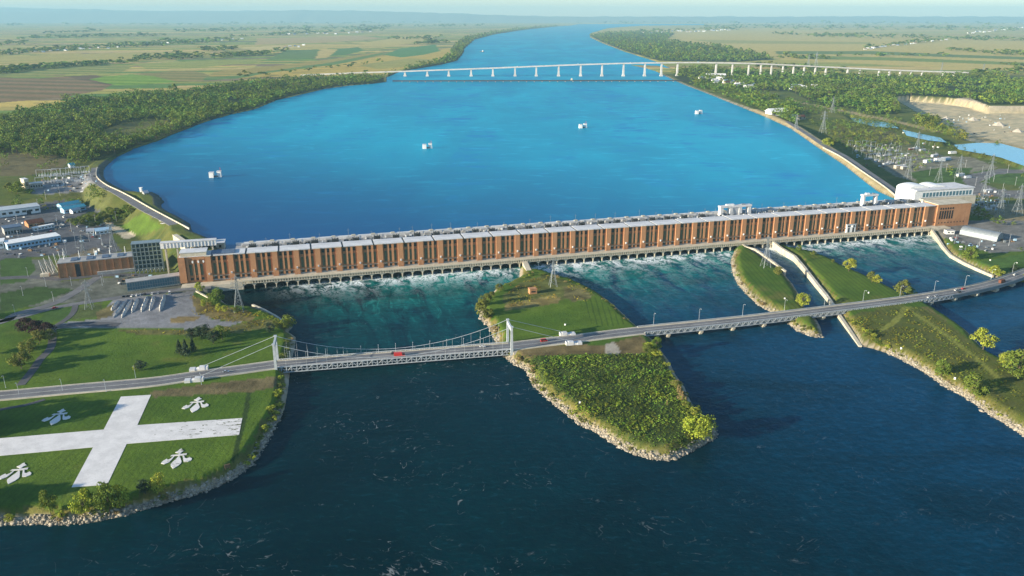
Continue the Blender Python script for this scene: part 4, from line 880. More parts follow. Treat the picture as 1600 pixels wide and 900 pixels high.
# ------------------------------------------------------------------ vehicles
def car_meshes(kind):
    L, Wd, Hb, Hc = {'car': (4.5, 1.85, .85, 1.5), 'van': (5.6, 2.05, 1.25, 2.4), 'truck': (8.5, 2.5, 1.3, 3.3)}[kind]
    b = MB(); x0, x1, y = -L / 2, L / 2, Wd / 2
    prof = [(x0, .35), (x1, .35), (x1, Hb * .78), (x1 - .15, Hb * .92), (x1 - (1.15 if kind == 'car' else .7), Hb), (x0 + .35, Hb * 1.04), (x0, Hb * .95)]
    n = len(prof); b.add([(x, -y, z) for x, z in prof] + [(x, y, z) for x, z in prof], [tuple(range(n)), tuple(range(2 * n - 1, n - 1, -1))] + [(k, n + k, n + (k + 1) % n, (k + 1) % n) for k in range(n)])
    c = MB()
    if kind == 'car': xs = (x0 + .3, x1 - 1.15, x1 - 1.95, x0 + .95)
    elif kind == 'van': xs = (x0 + .05, x1 - .7, x1 - 1.3, x0 + .1)
    else: xs = (x1 - 2.2, x1 - .15, x1 - .5, x1 - 2.1)
    z0 = Hb * .98; c.add([(xs[0], -y * .97, z0), (xs[1], -y * .97, z0), (xs[2], -y * .82, Hc * (.8 if kind == 'truck' else 1)), (xs[3], -y * .82, Hc * (.8 if kind == 'truck' else 1)), (xs[0], y * .97, z0), (xs[1], y * .97, z0), (xs[2], y * .82, Hc * (.8 if kind == 'truck' else 1)), (xs[3], y * .82, Hc * (.8 if kind == 'truck' else 1))], [(0, 1, 2, 3), (7, 6, 5, 4), (0, 4, 5, 1), (1, 5, 6, 2), (3, 2, 6, 7), (0, 3, 7, 4)])
    r = MB(); r.box(xs[3] + .02, xs[2] - .02, -y * .8, y * .8, Hc * (.8 if kind == 'truck' else 1) - .02, Hc * (.8 if kind == 'truck' else 1) + .05)
    if kind == 'truck': r.box(x0, x1 - 2.4, -y, y, Hb, Hc)
    w_ = MB(); w_.bar((0, -.12, .34), (0, .12, .34), .36, 12)
    return b, c, r, w_, L, Wd
CARM = {}
def vehicle(kind, colour, x, y, z, rz, label, group=None):
    key = (kind, colour)
    if key not in CARM:
        b, c, r, w_, L, Wd = car_meshes(kind); pm = MAT[colour]
        CARM[key] = (b.mesh('body', pm), c.mesh('cabin_glass', MAT['glass_dark']), r.mesh('roof', pm), w_.mesh('wheel', MAT['tyre']), L, Wd)
    b, c, r, w_, L, Wd = CARM[key]
    t = thing('parked_' + kind if group and 'parked' in group else kind, label, kind, (x, y, z), rz, group)
    link('body', b, t); link('cabin_glass', c, t); link('roof', r, t)
    for i in (-1, 1):
        for j in (-1, 1): link('wheel', w_, t, (i * L * .3, j * (Wd / 2 - .1), 0))
    return t
def on_viaduct(s, off): p, e = V_AT(s); p = p + V_O; return p[0] - e[1] * off, p[1] + e[0] * off, HZD + .02, math.atan2(e[1], e[0])
def near_len(px, py):
    X, Y = G(px, py, HZD); return min(np.arange(0, V_L, 1.0), key=lambda s: (V_AT(s)[0] + V_O)[0] * 0 + np.hypot(*((V_AT(s)[0] + V_O) - np.array((X, Y)))))
for px, py, kd, c, off, lab in ((1455, 466, 'car', 'white', -2.8, 'white car on the viaduct just past the tall lamp, hindmost of three close together'), (1466, 464, 'car', 'silver', -2.8, 'silver car following closely behind another on the viaduct'), (1504, 457, 'car', 'white', 2.6, 'white car on the far lane of the viaduct past the large lawn island'), (1497, 456, 'car', 'black', -2.6, 'dark car on the viaduct between white cars'), (1512, 454, 'car', 'red', 2.6, 'dull red car in the far lane near the right bank'), (1563, 441, 'truck', 'brown', -2.6, 'brown lorry crossing the viaduct at the right bank'), (1590, 431, 'car', 'white', 2.6, 'white car at the end of the viaduct by the right bank')):
    s = near_len(px, py); x, y, z, rz = on_viaduct(s, off); vehicle(kd, c, x, y, z, rz, lab)
q = MB(); e = PB[6] - PB[5]; rzb = math.atan2(e[1], e[0])
i0 = min(range(len(PB)), key=lambda i: abs(PB[i][0] - G(850, 533, HZD)[0])); p = PB[i0]; vehicle('van', 'red', p[0], p[1] + 1.5, HZD, rzb, 'red van on the highway across the central island near the tower')
v = Matrix.Rotation(SUSP_RZ, 3, 'Z') @ Vector((SUSP_L * .513, -3.0, 0)); vehicle('truck', 'red', HW[-1][0] + v.x, HW[-1][1] + v.y, HZD, SUSP_RZ, 'red lorry halfway across the suspension bridge')
v = Matrix.Rotation(SUSP_RZ, 3, 'Z') @ Vector((SUSP_L * .49, 2.6, 0)); vehicle('car', 'black', HW[-1][0] + v.x, HW[-1][1] + v.y, HZD, SUSP_RZ, 'black car meeting the red lorry on the suspension bridge')
v = Matrix.Rotation(SUSP_RZ, 3, 'Z') @ Vector((SUSP_L * .88, 2.6, 0)); vehicle('car', 'white', HW[-1][0] + v.x, HW[-1][1] + v.y, HZD, SUSP_RZ, 'white car on the suspension bridge close to the island tower')
i1 = min(range(len(PA)), key=lambda i: abs(PA[i][0] - G(355, 580, HZD)[0])); p = PA[i1]; e = PA[i1 + 1] - PA[i1]; vehicle('car', 'silver', p[0], p[1] - 2, HZD, math.atan2(e[1], e[0]), 'silver car on the highway between the anchor blocks and the bridge tower')

# ------------------------------------------------------------------ power line pylons
def pylon_meshes(H):
    b, w_, top = H * .115, H * .028, H * .02; zw = H * .58; ms = {}
    def half(z): return b + (w_ - b) * z / zw if z < zw else w_ + (top - w_) * (z - zw) / (H - zw)
    lg = MB(); lg.bar((b, b, 0), (w_, w_, zw), H * .0055, 4, H * .0045); lg.bar((w_, w_, zw), (top, top, H * .93), H * .0045, 4); ms['leg'] = lg.mesh('leg', MAT['steel'])
    br = MB(); zs = [0, .2, .34, .45, .53, .58, .64, .70, .76, .82, .88, .93]
    for z0, z1 in zip(zs[:-1], zs[1:]):
        a, c = half(z0 * H), half(z1 * H)
        for (i, j), (k, l) in (((1, 1), (-1, 1)), ((-1, 1), (-1, -1)), ((-1, -1), (1, -1)), ((1, -1), (1, 1))):
            br.bar((i * a, j * a, z0 * H), (k * c, l * c, z1 * H), H * .0028, 3); br.bar((k * a, l * a, z0 * H), (i * c, j * c, z1 * H), H * .0028, 3); br.bar((i * c, j * c, z1 * H), (k * c, l * c, z1 * H), H * .0028, 3)
    ms['bracing'] = br.mesh('bracing', MAT['steel'])
    for nm, z, ln in (('lower_cross_arm', .64, .16), ('middle_cross_arm', .76, .13), ('upper_cross_arm', .88, .10)):
        ca = MB(); hz = half(z * H)
        for s in (-1, 1):
            for t in (-1, 1): ca.bar((s * hz, t * hz, z * H), (s * ln * H, 0, z * H + .01 * H), H * .0036, 3)
            ca.bar((s * hz, 0, z * H + .045 * H), (s * ln * H, 0, z * H + .012 * H), H * .0036, 3)
            ca.bar((s * ln * H, 0, z * H + .01 * H), (s * ln * H, 0, z * H - .04 * H), H * .006, 4)
        ms[nm] = ca.mesh(nm, MAT['steel'])
    pk = MB(); pk.bar((0, 0, H * .93), (0, 0, H), H * .007, 4, H * .003); ms['peak'] = pk.mesh('peak', MAT['steel'])
    return ms
PYM = pylon_meshes(40.0)
def pylon(px, py, hpx, label, rz=.2):
    x, y, z = at(px, py) if py < 400 or px > 1450 else on_land(px, py)
    dep = y * _c + (CAM_H - z) * _s; H = hpx * dep / FOC / _c; k = H / 40.0
    t = thing('power_pylon', label, 'pylon', (x, y, z - .3), rz, 'steel lattice pylons')
    for s in range(4): link('leg', PYM['leg'], t, rz=s * math.pi / 2, sc=k)
    for nm in ('bracing', 'lower_cross_arm', 'middle_cross_arm', 'upper_cross_arm', 'peak'): link(nm, PYM[nm], t, sc=k)
    return x, y, z, H
for a in ((374, 486, 58, 'tall steel lattice pylon beside the water at the foot of the dam'), (140, 482, 46, 'steel lattice pylon on the lawn beside the ramps'), (864, 447, 46, 'steel lattice pylon at the dam end of the central island'), (1196, 417, 50, 'steel lattice pylon on the narrow island by the channel'), (178, 393, 44, 'steel lattice pylon in the yard behind the steel screen'), (132, 402, 36, 'steel lattice pylon behind the brick annex roof'),
          (1535, 312, 40, 'steel lattice pylon behind the assembly hall'), (1561, 336, 42, 'steel lattice pylon on the scrub near the quonset hut'), (1588, 336, 48, 'steel lattice pylon nearest the edge of the right bank yard'), (1418, 279, 36, 'steel lattice pylon on the lawn beside the dark dike slope'), (1466, 284, 34, 'steel lattice pylon on the lawn behind the white stores'), (1497, 277, 34, 'steel lattice pylon beside the curved drive'), (1546, 279, 38, 'steel lattice pylon on the round lawn'), (1285, 208, 34, 'lone steel lattice pylon on the meadow by the dike'), (1243, 205, 26, 'small steel lattice pylon behind the white hangar'), (1432, 236, 30, 'steel lattice pylon amid the stored pipes'), (1300, 176, 24, 'steel lattice pylon beside the far inlet'),
          (1262, 108, 22, 'distant lattice pylon rising behind the high bridge, nearer the river'), (1274, 107, 24, 'distant lattice pylon rising behind the high bridge, next to its twin'), (1470, 116, 18, 'distant lattice pylon at the land end of the high bridge'), (1535, 118, 18, 'distant lattice pylon beyond the wood past the high bridge')):
    pylon(*a)
# ------------------------------------------------------------------ the white flag laid out on the lawn
CROSS = [(189, 620), (236, 617), (214.5, 664.5), (378.6, 653.4), (373.5, 679.5), (198, 693.6), (167.5, 757.5), (112, 761.5), (145.5, 699), (-160, 727), (-160, 698.5), (162, 671.4)]
def white_gravel():
    t = NT('white_gravel'); p = t.pos(); f = t.ramp(t.noise(p, .12, 5, .65), .3, .7); col = t.mix(f, (.72, .70, .68), (.58, .565, .55)); col = t.mix(t.mul(t.ramp(t.noise(p, 1.1, 4, .7), .5, .72), .35), col, (.38, .37, .31))
    sx = t.n('ShaderNodeSeparateXYZ'); t.put(sx.inputs[0], p); east = t.ramp(sx.outputs[0], -245.0, -195.0)
    holes = t.ramp(t.noise(t.vscale(p, (.35, 1, 1)), .55, 4, .7, .6), t.math('SUBTRACT', .70, t.mul(east, .13)), t.math('SUBTRACT', .75, t.mul(east, .13)))
    col = t.mix(holes, col, (.10, .11, .05)); return t.done(t.bsdf(col, .95, 0, .1, t.bump(t.noise(p, 1.5, 3), .4, .12)))
MAT['gravel_white'] = white_gravel()
cp_ = poly(CROSS, ZL); c0 = np.mean(np.array(cp_), 0)
m = MB(); m.prism([(x - c0[0], y - c0[1]) for x, y in cp_][::-1], -.3, .14); o = m.obj('lawn_cross', MAT['gravel_white'], None, (c0[0], c0[1], ZL)); tag(o, 'huge white gravel cross laid flat on the riverside lawn', 'lawn emblem')
ev = np.array(cp_[7]) - np.array(cp_[0]); ev /= np.linalg.norm(ev); eh = np.array(cp_[3]) - np.array(cp_[2]); eh /= np.linalg.norm(eh); eh = eh - ev * (eh @ ev) * .6
# outlines of one fleur-de-lis as it lies on the ground, in metres from its heart
def fl_(pts):
    X, Y = ground([240 + x / 18 for x, y in pts], [690 + y / 18 for x, y in pts], ZL); c = G(277, 716, ZL); return [(float(a - c[0]), float(b - c[1])) for a, b in zip(X, Y)]
FLEUR = [('petal', [(700, 418), (742, 428), (785, 560), (776, 610), (700, 680), (545, 770), (485, 690), (478, 645), (560, 560), (650, 480)]), ('band', [(470, 420), (520, 385), (680, 372), (940, 335), (925, 378), (740, 402), (560, 407)]),
         ('foot', [(700, 375), (700, 335), (610, 312), (690, 270), (730, 230), (785, 203), (815, 245), (866, 270), (790, 302), (755, 340), (748, 370)]), ('side_petal', [(592, 412), (540, 478), (440, 585), (300, 642), (208, 620), (260, 558), (372, 492), (402, 522), (480, 492), (545, 425)]), ('side_petal', [(812, 392), (858, 402), (880, 470), (940, 482), (1010, 438), (1078, 480), (1062, 532), (960, 572), (855, 575), (840, 540)])]
FLEUR = [(n, fl_(p)) for n, p in FLEUR]
for px, py, lab in ((90, 651, 'white fleur-de-lis in the tree shade on the lawn'), (306, 632, 'sunlit white fleur-de-lis between the cross and the highway'), (277, 716, 'sunlit white fleur-de-lis between the cross and the rocky point'), (26, 739, 'white fleur-de-lis on the lawn near the riverside trees')):
    x, y = G(px, py, ZL); t = thing('fleur_de_lis', lab, 'lawn emblem', (x, y, ZL), 0, 'fleurs-de-lis around the lawn cross')
    for k, (nm, p) in enumerate(FLEUR): m = MB(); m.prism(p[::-1], -.2, .30 + .03 * (k == 1)); m.obj(nm, MAT['gravel_white'], t)
m = MB(); x, y, z = on_land(356, 733); m.box(-1.6, 1.6, -.25, .25, 1.0, 3.2); m.box(-1.3, -1.0, -.1, .1, 0, 1); m.box(1.0, 1.3, -.1, .1, 0, 1); o = m.obj('notice_board', MAT['wood'], None, (x, y, z), .5); tag(o, 'small brown notice board at the corner of the flag lawn', 'sign')

# ------------------------------------------------------------------ buildings
def block(name, label, cat, pL, pR, depth, h, wall, roof, style='flat', win=None, z=None, group=None, door=0, rise=2.5, over=.5, glassm='glass_dark', winz=(.35, .75)):
    if z is None:
        _x, _y, z = at((pL[0] + pR[0]) / 2, (pL[1] + pR[1]) / 2)
    a = np.array(G(*pL, z)); b = np.array(G(*pR, z)); d = b - a; L = float(np.linalg.norm(d)); t = thing(name, label, cat, (a[0], a[1], z), math.atan2(d[1], d[0]), group)
    m = MB(); m.box(0, L, 0, depth, -3, h if style != 'arch' else .4)
    if style == 'gable': m.add([(0, 0, h), (0, depth, h), (0, depth / 2, h + rise - .15), (L, 0, h), (L, depth, h), (L, depth / 2, h + rise - .15)], [(0, 2, 1), (3, 4, 5), (0, 3, 5, 2), (1, 2, 5, 4)])
    m.obj('wall', MAT[wall], t)
    if style == 'flat':
        m = MB(); m.box(-over, L + over, -over, depth + over, h, h + .45); m.box(-over, L + over, -over, -over + .3, h + .45, h + .8); m.obj('roof', MAT[roof], t)
    elif style == 'gable':
        for s in (0, 1):
            m = MB(); y0 = -over if s == 0 else depth + over; m.add([(-over, y0, h - .1), (L + over, y0, h - .1), (L + over, depth / 2, h + rise), (-over, depth / 2, h + rise), (-over, y0, h + .15), (L + over, y0, h + .15), (L + over, depth / 2, h + rise + .28), (-over, depth / 2, h + rise + .28)], [(0, 3, 2, 1), (4, 5, 6, 7), (0, 1, 5, 4), (1, 2, 6, 5), (2, 3, 7, 6), (3, 0, 4, 7)]); m.obj('roof', MAT[roof], t)
    elif style == 'arch':
        N = 14; pr = [(depth / 2 - depth / 2 * math.cos(math.pi * k / N), h * math.sin(math.pi * k / N) ** .8) for k in range(N + 1)]
        m = MB(); vs = [(0, y, z_) for y, z_ in pr] + [(L, y, z_) for y, z_ in pr]; m.add(vs, [(k, N + 1 + k, N + 2 + k, k + 1) for k in range(N)]); m.obj('roof', MAT[roof], t)
        m = MB(); m.add([(.3, y, z_ * .985) for y, z_ in pr], [tuple(range(N, -1, -1))]); m.add([(L - .3, y, z_ * .985) for y, z_ in pr], [tuple(range(N + 1))]); m.obj('end_wall', MAT[wall], t)
    if win:
        nx, nz = win; hh = h * (winz[1] - winz[0]) / nz; ww = min(L / nx * .6, 6)
        wm = MB(); wm.box(-ww / 2, ww / 2, -.06, .1, 0, hh * .8); wm = wm.mesh('window', MAT[glassm])
        for i in range(nx):
            for j in range(nz): link('window', wm, t, (L * (i + .5) / nx, 0, h * winz[0] + hh * j))
    for i in range(door):
        w_ = min(5, L * .2); m = MB(); m.box(-w_ / 2, w_ / 2, -.08, .1, 0, h * .62); m.obj('door', MAT['dark'], t, (L * (.8 if door == 1 else (i + .5) / door), 0, 0))
    return t, L
B = block
B('warehouse', 'long white warehouse with a pale roof and one large dark doorway', 'warehouse', (-30, 344), (64, 332), 26, 8.5, 'white', 'white_steel', 'flat', (9, 1), door=1)
B('shed', 'turquoise roofed shed in front of its twin', 'shed', (101, 334), (135, 328), 12, 5.5, 'blue_wall', 'turquoise', 'gable', (3, 1))
B('shed', 'turquoise roofed shed behind its twin, partly hidden', 'shed', (97, 328), (128, 322), 12, 5.5, 'blue_wall', 'turquoise', 'gable')
B('garage', 'small white garage beside the turquoise sheds', 'shed', (114, 334), (127, 331), 7, 3.6, 'white', 'white_steel', 'gable', door=2)
B('workshop', 'grey green workshop with a row of dark bays and a blue roof', 'workshop', (8, 368), (36, 364), 18, 8, 'concrete_grey', 'dark_blue', 'flat', (6, 1), winz=(.1, .7))
B('store_house', 'brown roofed store beside the white trailer', 'store', (45, 356), (70, 352), 16, 5, 'brick', 'brown', 'gable', (3, 1), rise=3)
B('site_trailer', 'long low white trailer by the brown roofed store', 'trailer', (54, 361), (86, 355), 6, 3.6, 'white', 'white', 'flat', (6, 1))
B('office_building', 'long pale blue office with a ribbed white roof', 'office', (13, 391), (96, 377), 20, 6.5, 'blue_wall', 'white', 'flat', (14, 1), glassm='glass_dark')
B('office_building', 'white office at the edge of the yard behind the ramps', 'office', (-30, 392), (7, 388), 18, 7.5, 'white', 'white', 'flat', (5, 2))
B('bungalow', 'pale bungalow with a light blue hipped roof by the round bushes', 'house', (150, 367), (175, 364), 12, 4.2, 'white', 'blue_wall', 'gable', (4, 1))
B('bungalow', 'small white outbuilding next to the pale bungalow', 'house', (136, 366), (147, 365), 8, 3.4, 'white', 'silver', 'gable', (2, 1))
B('kiosk', 'small white hut with a turquoise roof at the top of the switchyard', 'hut', (110, 263), (118, 262), 8, 5, 'white', 'turquoise', 'gable')
B('switch_house', 'tall pale switch house at the end of the switchyard', 'building', (40, 296), (47, 295), 14, 14, 'concrete', 'roof', 'flat', (1, 3))
B('control_house', 'low pale control house along the switchyard', 'building', (48, 296), (68, 294), 10, 8, 'concrete_grey', 'roof', 'flat', (5, 1))
B('water_gauge_hut', 'little white tower on the stone spit in the forebay', 'hut', (219, 303), (222, 303), 4, 8, 'white', 'white', 'flat', z=26.4)
B('boat_house', 'grey hut with a pale roof on the stone spit', 'hut', (226, 307), (233, 306), 8, 4.5, 'concrete_grey', 'silver', 'gable', (2, 1), z=26.4)
B('brick_hut', 'small square brick hut alone on the central island', 'hut', (828, 460), (839, 459), 6, 4.6, 'brick', 'brick', 'flat', (1, 1), z=ZL, over=.2)
B('quonset_hut', 'large silver quonset hut on the right bank beside the curved wall', 'hut', (1499, 366), (1557, 378), 17, 9.5, 'steel', 'steel', 'arch')
B('guard_house', 'small pale guard house at the right end of the dam', 'hut', (1479, 366), (1491, 366), 7, 4, 'white', 'silver', 'flat', (2, 1))
B('gate_house', 'white gate house with two dark doorways on the dam service road', 'gate house', (1322, 363.5), (1336, 362.4), 4.2, 9.5, 'white', 'white_steel', 'flat', (2, 1), z=ZD, door=2, winz=(.7, .95))
m_t, m_l = B('glass_hall', 'low glass fronted building with blue mullions below the brick annex', 'building', (200, 456), (285, 444), 12, 8.5, 'glass_blue', 'concrete_grey', 'flat', z=ZL)
mu = MB(); mu.box(-.18, .18, -.25, .02, 0, 8.4); mu = mu.mesh('mullion', MAT['steel'])
for k in range(23): link('mullion', mu, m_t, (m_l * k / 22, 0, 0))
mu = MB(); mu.box(0, m_l, -.2, -.05, 4.0, 4.4); mu.obj('transom', MAT['steel'], m_t); mu = MB(); mu.box(0, m_l, -.2, -.05, 0, 1.2); mu.obj('plinth', MAT['concrete'], m_t)
# brick annex
t, L = B('brick_annex', 'long low orange brick annex with a dark doorway and white roof masts', 'building', (94, 435), (215, 422.5), 20, 15, 'brick', 'concrete_grey', 'flat', z=ZL)
pm = MB(); pm.box(-.5, .5, -.7, .02, 0, 15.0); pm = pm.mesh('pilaster', MAT['brick'])
for k in range(11): link('pilaster', pm, t, (L * k / 10, 0, 0))
m = MB(); m.box(L * .21, L * .27, -.1, .1, 0, 13); m.obj('door', MAT['dark'], t); m = MB(); m.box(L * .48, L * .98, -3.5, -.05, 0, 3.4); m.obj('lean_to', MAT['concrete_grey'], t)
ms = MB(); ms.bar((0, 0, 15.3), (0, 0, 23), .35, 6, .25); ms.bar((-.9, 0, 20), (.9, 0, 20), .2, 4); ms = ms.mesh('roof_mast', MAT['white'])
for k in range(5): link('roof_mast', ms, t, (L * (.06 + .2 * k), 15, 0))
for k in range(4): m = MB(); m.box(L * (.2 + .2 * k) - 3, L * (.2 + .2 * k) + 3, 4, 16, 15.45, 16.1); m.obj('skylight', MAT['dark_blue'], t)
# steel screen of the switching hall
a = np.array(G(212, 428, ZL)); b = np.array(G(256, 424, ZL)); d = b - a; L = float(np.linalg.norm(d)); t = thing('switching_screen', 'tall dark blue steel lattice screen beside the brick annex', 'steel frame', (a[0], a[1], ZL), math.atan2(d[1], d[0])); H = 31; nx, nz = 7, 6
cm = MB(); cm.box(-.35, .35, -.35, .35, 0, H); cm = cm.mesh('column', MAT['screen_steel']); bm_ = MB(); bm_.box(0, L, -.25, .25, -.3, .3); bm_ = bm_.mesh('beam', MAT['screen_steel'])
pn = MB(); pn.box(.5, L / nx - .5, .8, 1.1, .5, (H - 5) / nz - .5); pn = pn.mesh('screen_panel', MAT['deep_teal']); br = MB(); br.bar((0, 0, 0), (L / nx, 0, 4.6), .18, 4); br.bar((L / nx / 2, 0, 4.6), (0, 0, 0), .14, 4); br = br.mesh('brace', MAT['silver'])
for k in range(nx + 1): link('column', cm, t, (L * k / nx, 0, 0)); link('column', cm, t, (L * k / nx, 11, 0))
for j in range(nz + 1): link('beam', bm_, t, (0, 0, 5 + (H - 5) * j / nz)); link('beam', bm_, t, (0, 11, 5 + (H - 5) * j / nz))
for i in range(nx):
    for j in range(nz): link('screen_panel', pn, t, (L * i / nx, 0, 5 + (H - 5) * j / nz))
    link('brace', br, t, (L * i / nx, 0, 0))
m = MB(); m.box(-.5, L + .5, -.5, 11.5, H, H + .4); m.obj('roof', MAT['screen_steel'], t)
# covered white gallery between the screen and the dam
def in_dam_plane(px, py, off):
    dx, up = px - 800, 450 - py; dv = np.array((dx, FOC * _c + up * _s, -FOC * _s + up * _c)); k = (DN @ A0 + off) / (DN @ dv[:2]); p = dv * k; return float(DU @ (p[:2] - A0)), float(p[2] + CAM_H)
u0, z0 = in_dam_plane(251, 389, 48); u1, z1 = in_dam_plane(338, 384, 48); x, y = dam(u0, 48); L = u1 - u0
t = thing('covered_gallery', 'long white ribbed gallery linking the steel screen with the dam', 'gallery', (x, y, ZL), DAM_RZ); zb = z0 - ZL
m = MB(); m.box(0, L, 0, 7, zb, zb + 5.5); m.obj('wall', MAT['white'], t); m = MB(); m.box(-.4, L + .4, -.4, 7.4, zb + 5.5, zb + 6); m.obj('roof', MAT['roof'], t)
rb = MB(); rb.box(-.2, .2, -.3, .02, zb, zb + 5.5); rb = rb.mesh('rib', MAT['silver'])
for k in range(1, 16): link('rib', rb, t, (L * k / 16, 0, 0))
cm = MB(); cm.box(-.7, .7, 1, 6, -2, zb); cm = cm.mesh('column', MAT['concrete'])
for k in range(5): link('column', cm, t, (4 + (L - 8) * k / 4, 0, 0))
# dike end wall and the blocks on it
u0, z0 = in_dam_plane(272, 352, 120); u1, z1 = in_dam_plane(303, 372, 70); p0 = np.array(dam(u0, 120)); p1 = np.array(dam(u1, 62)); d = p1 - p0; L = float(np.linalg.norm(d))
t = thing('wing_wall', 'tall pale concrete wing wall where the dike road meets the dam', 'retaining wall', (p0[0], p0[1], 0), math.atan2(d[1], d[0]))
for k in range(6): m = MB(); m.box(L * k / 6 + .15, L * (k + 1) / 6 - .15, -3, 1.5, 0, 29.5 + .0); m.obj('wall_section', MAT['concrete'], t)
m = MB(); m.box(0, L, -3.3, 1.8, 29.5, 30.2); m.obj('coping', MAT['concrete'], t)
x, y = dam(-178, 60)
t = thing('intake_house', 'pale intake house with a flat roof at the left end of the headworks', 'building', (x, y, 26), DAM_RZ); m = MB(); m.box(-14, 16, 0, 14, -20, 6.5); m.obj('wall', MAT['concrete'], t); m = MB(); m.box(-14.6, 16.6, -.6, 14.6, 6.5, 7.1); m.obj('roof', MAT['roof'], t); m = MB(); m.box(-4, 4, 4, 10, 7.1, 10); m.obj('roof_cabin', MAT['white'], t)
for k in range(5): m = MB(); m.box(-11 + 5.4 * k, -8.6 + 5.4 * k, -.08, .1, 2, 4.8); m.obj('window', MAT['glass_dark'], t)
# assembly hall at the right end
x, y = dam(664, 37); LZ = 26.0
u0, z0 = in_dam_plane(1427, 318, 48); u1, z1 = in_dam_plane(1517, 318, 48); x, y = dam(u0, 48); L = u1 - u0; hb = 18.0 + (z0 - 30)
t = thing('assembly_hall', 'white assembly hall with vaulted roofs at the right end of the dam', 'hall', (x, y, 12), DAM_RZ); zb = 18.5; h = 32
m = MB(); m.box(0, L, 0, 34, 0, h); m.obj('wall', MAT['white'], t)
m = MB(); m.box(L * .02, L + 1.5, -.8, 12, h, h + .9); m.obj('roof', MAT['roof'], t)
for v, (xa, xb, r_) in enumerate(((L * .0, L * .36, 4.2), (L * .37, L * .64, 3.2))):
    N = 12; w_ = xb - xa; pr = [(xa + w_ / 2 - w_ / 2 * math.cos(math.pi * k / N), h + r_ * math.sin(math.pi * k / N)) for k in range(N + 1)]
    m = MB(); n_ = N + 1; m.add([(a_, 12.1, c_) for a_, c_ in pr] + [(a_, 34, c_) for a_, c_ in pr], [(k, k + 1, n_ + k + 1, n_ + k) for k in range(N)] + [tuple(range(n_)), tuple(range(2 * n_ - 1, n_ - 1, -1))]); m.obj('vault', MAT['white'], t)
m = MB(); m.box(L * .65, L + .4, 12.1, 34, h, h + .6); m.obj('rear_roof', MAT['roof'], t)
wm = MB(); wm.box(-1.9, 1.9, -.08, .1, h - 8.5, h - 3); wm = wm.mesh('window', MAT['glass_blue'])
for k in range(15): link('window', wm, t, (L * .13 + (L * .85) * (k + .5) / 15, 0, 0))
m = MB(); m.box(L * .1, L * 1.0, -.5, .02, h - 9.6, h - 8.9); m.obj('sill_band', MAT['silver'], t)
m = MB(); m.box(L * .1, L, -6, -.05, 8, h - 10); m.obj('podium', MAT['concrete'], t)
# leaning white line poles by the brick annex
x, y, z = on_land(69, 432); t = thing('pole_gantry', 'cluster of leaning white line poles on a concrete block by the annex', 'line gantry', (x, y, z), .3)
m = MB(); m.box(-3, 5, -2, 3, 0, 3); m.obj('base_block', MAT['concrete'], t)
for k in range(6):
    q = MB(); q.bar((k * 3.4, k * 5.2, 0), (k * 3.4 - 2.2, k * 5.2, 17 + k * .8), .26, 6, .16); q.bar((k * 3.4 + 3.4, k * 5.2 + 1, 0), (k * 3.4 - 2.2, k * 5.2, 17 + k * .8), .24, 6, .15); q.obj('pole', MAT['white'], t)

# substation portals
pt = MB(); [pt.bar((s * 6, 0, 0), (s * 6, 0, 11), .28, 5, .2) for s in (-1, 1)]; pt.bar((s * 0 - 6, 0, 10.6), (6, 0, 10.6), .3, 4); pt = pt.mesh('frame', MAT['silver'])
ins = MB(); ins.bar((0, 0, 7.6), (0, 0, 10.4), .22, 6); ins = ins.mesh('insulator', MAT['dark']); bx = MB(); bx.box(-1.2, 1.2, -1, 1, 0, 2.6); bx.bar((0, 0, 2.6), (0, 0, 5), .2, 5); bx = bx.mesh('breaker', MAT['silver'])
def portal(px, py, rz, lab, grp, k=1.0):
    x, y, z = at(px, py); t = thing('substation_portal', lab, 'substation frame', (x, y, z), rz, grp); link('frame', pt, t, sc=k)
    for i in (-1, 0, 1): link('insulator', ins, t, (i * 3.6 * k, 0, 0), sc=k); link('breaker', bx, t, (i * 3.6 * k, 4 * k, 0), sc=k)
r = random.Random(5)
for i in range(18):
    portal(64 + (i % 9) * 9 + r.uniform(-2, 2), 276 + (i // 9) * 12 - (i % 9) * .6 + r.uniform(-1, 1), .2, 'silver substation frame in the forest edge switchyard, %s of the %s row' % (ORD[i % 9], ('rear', 'front')[i // 9]), 'frames of the forest edge switchyard')
for i in range(26):
    px = 1330 + (i % 9) * 9 + (i // 9) * 12 + r.uniform(-3, 3); py = 226 + (i // 9) * 11 + (i % 9) * 1.4 + r.uniform(-2, 2); portal(px, py, .4, 'slim silver substation frame on the meadow behind the dike, %s of the %s line' % (ORD[i % 9], ('upper', 'middle', 'lower')[i // 9]), 'frames of the meadow substation', 1.0)
for i in range(12):
    portal(1440 + i * 12 + r.uniform(-3, 3), 318 - (i % 3) * 6 + r.uniform(-1, 1) + (12 if i > 6 else 0), .25, 'silver substation frame near the assembly hall, %s from the hall' % ORD[i], 'frames by the assembly hall', 1.15)
# containers and stores in the right bank yard
cn = MB(); cn.box(-6, 6, -1.6, 1.6, 0, 3.2); CONT = {}
for c in ('white', 'blue_wall', 'sand', 'silver', 'brown'): CONT[c] = None
def container(px, py, rz, c, lab, sx=1.0):
    if CONT[c] is None:
        q = MB(); q.box(-6, 6, -1.6, 1.6, .1, 3.2); d_ = MB()
        for k in range(12): d_.box(-5.9 + k, -5.6 + k, -1.7, -1.59, .2, 3.1)
        e_ = MB(); e_.box(-6.1, 6.1, -1.7, 1.7, 3.2, 3.35); CONT[c] = (q.mesh('shell', MAT[c]), d_.mesh('ribs', MAT[c]), e_.mesh('lid', MAT['roof']))
    x, y, z = at(px, py); t = thing('storage_container', lab, 'container', (x, y, z), rz, 'containers in the right bank yard')
    for nm, me in zip(('shell', 'side_rib', 'lid'), CONT[c]): link(nm, me, t, sc=(sx, sx * 1.2, sx))
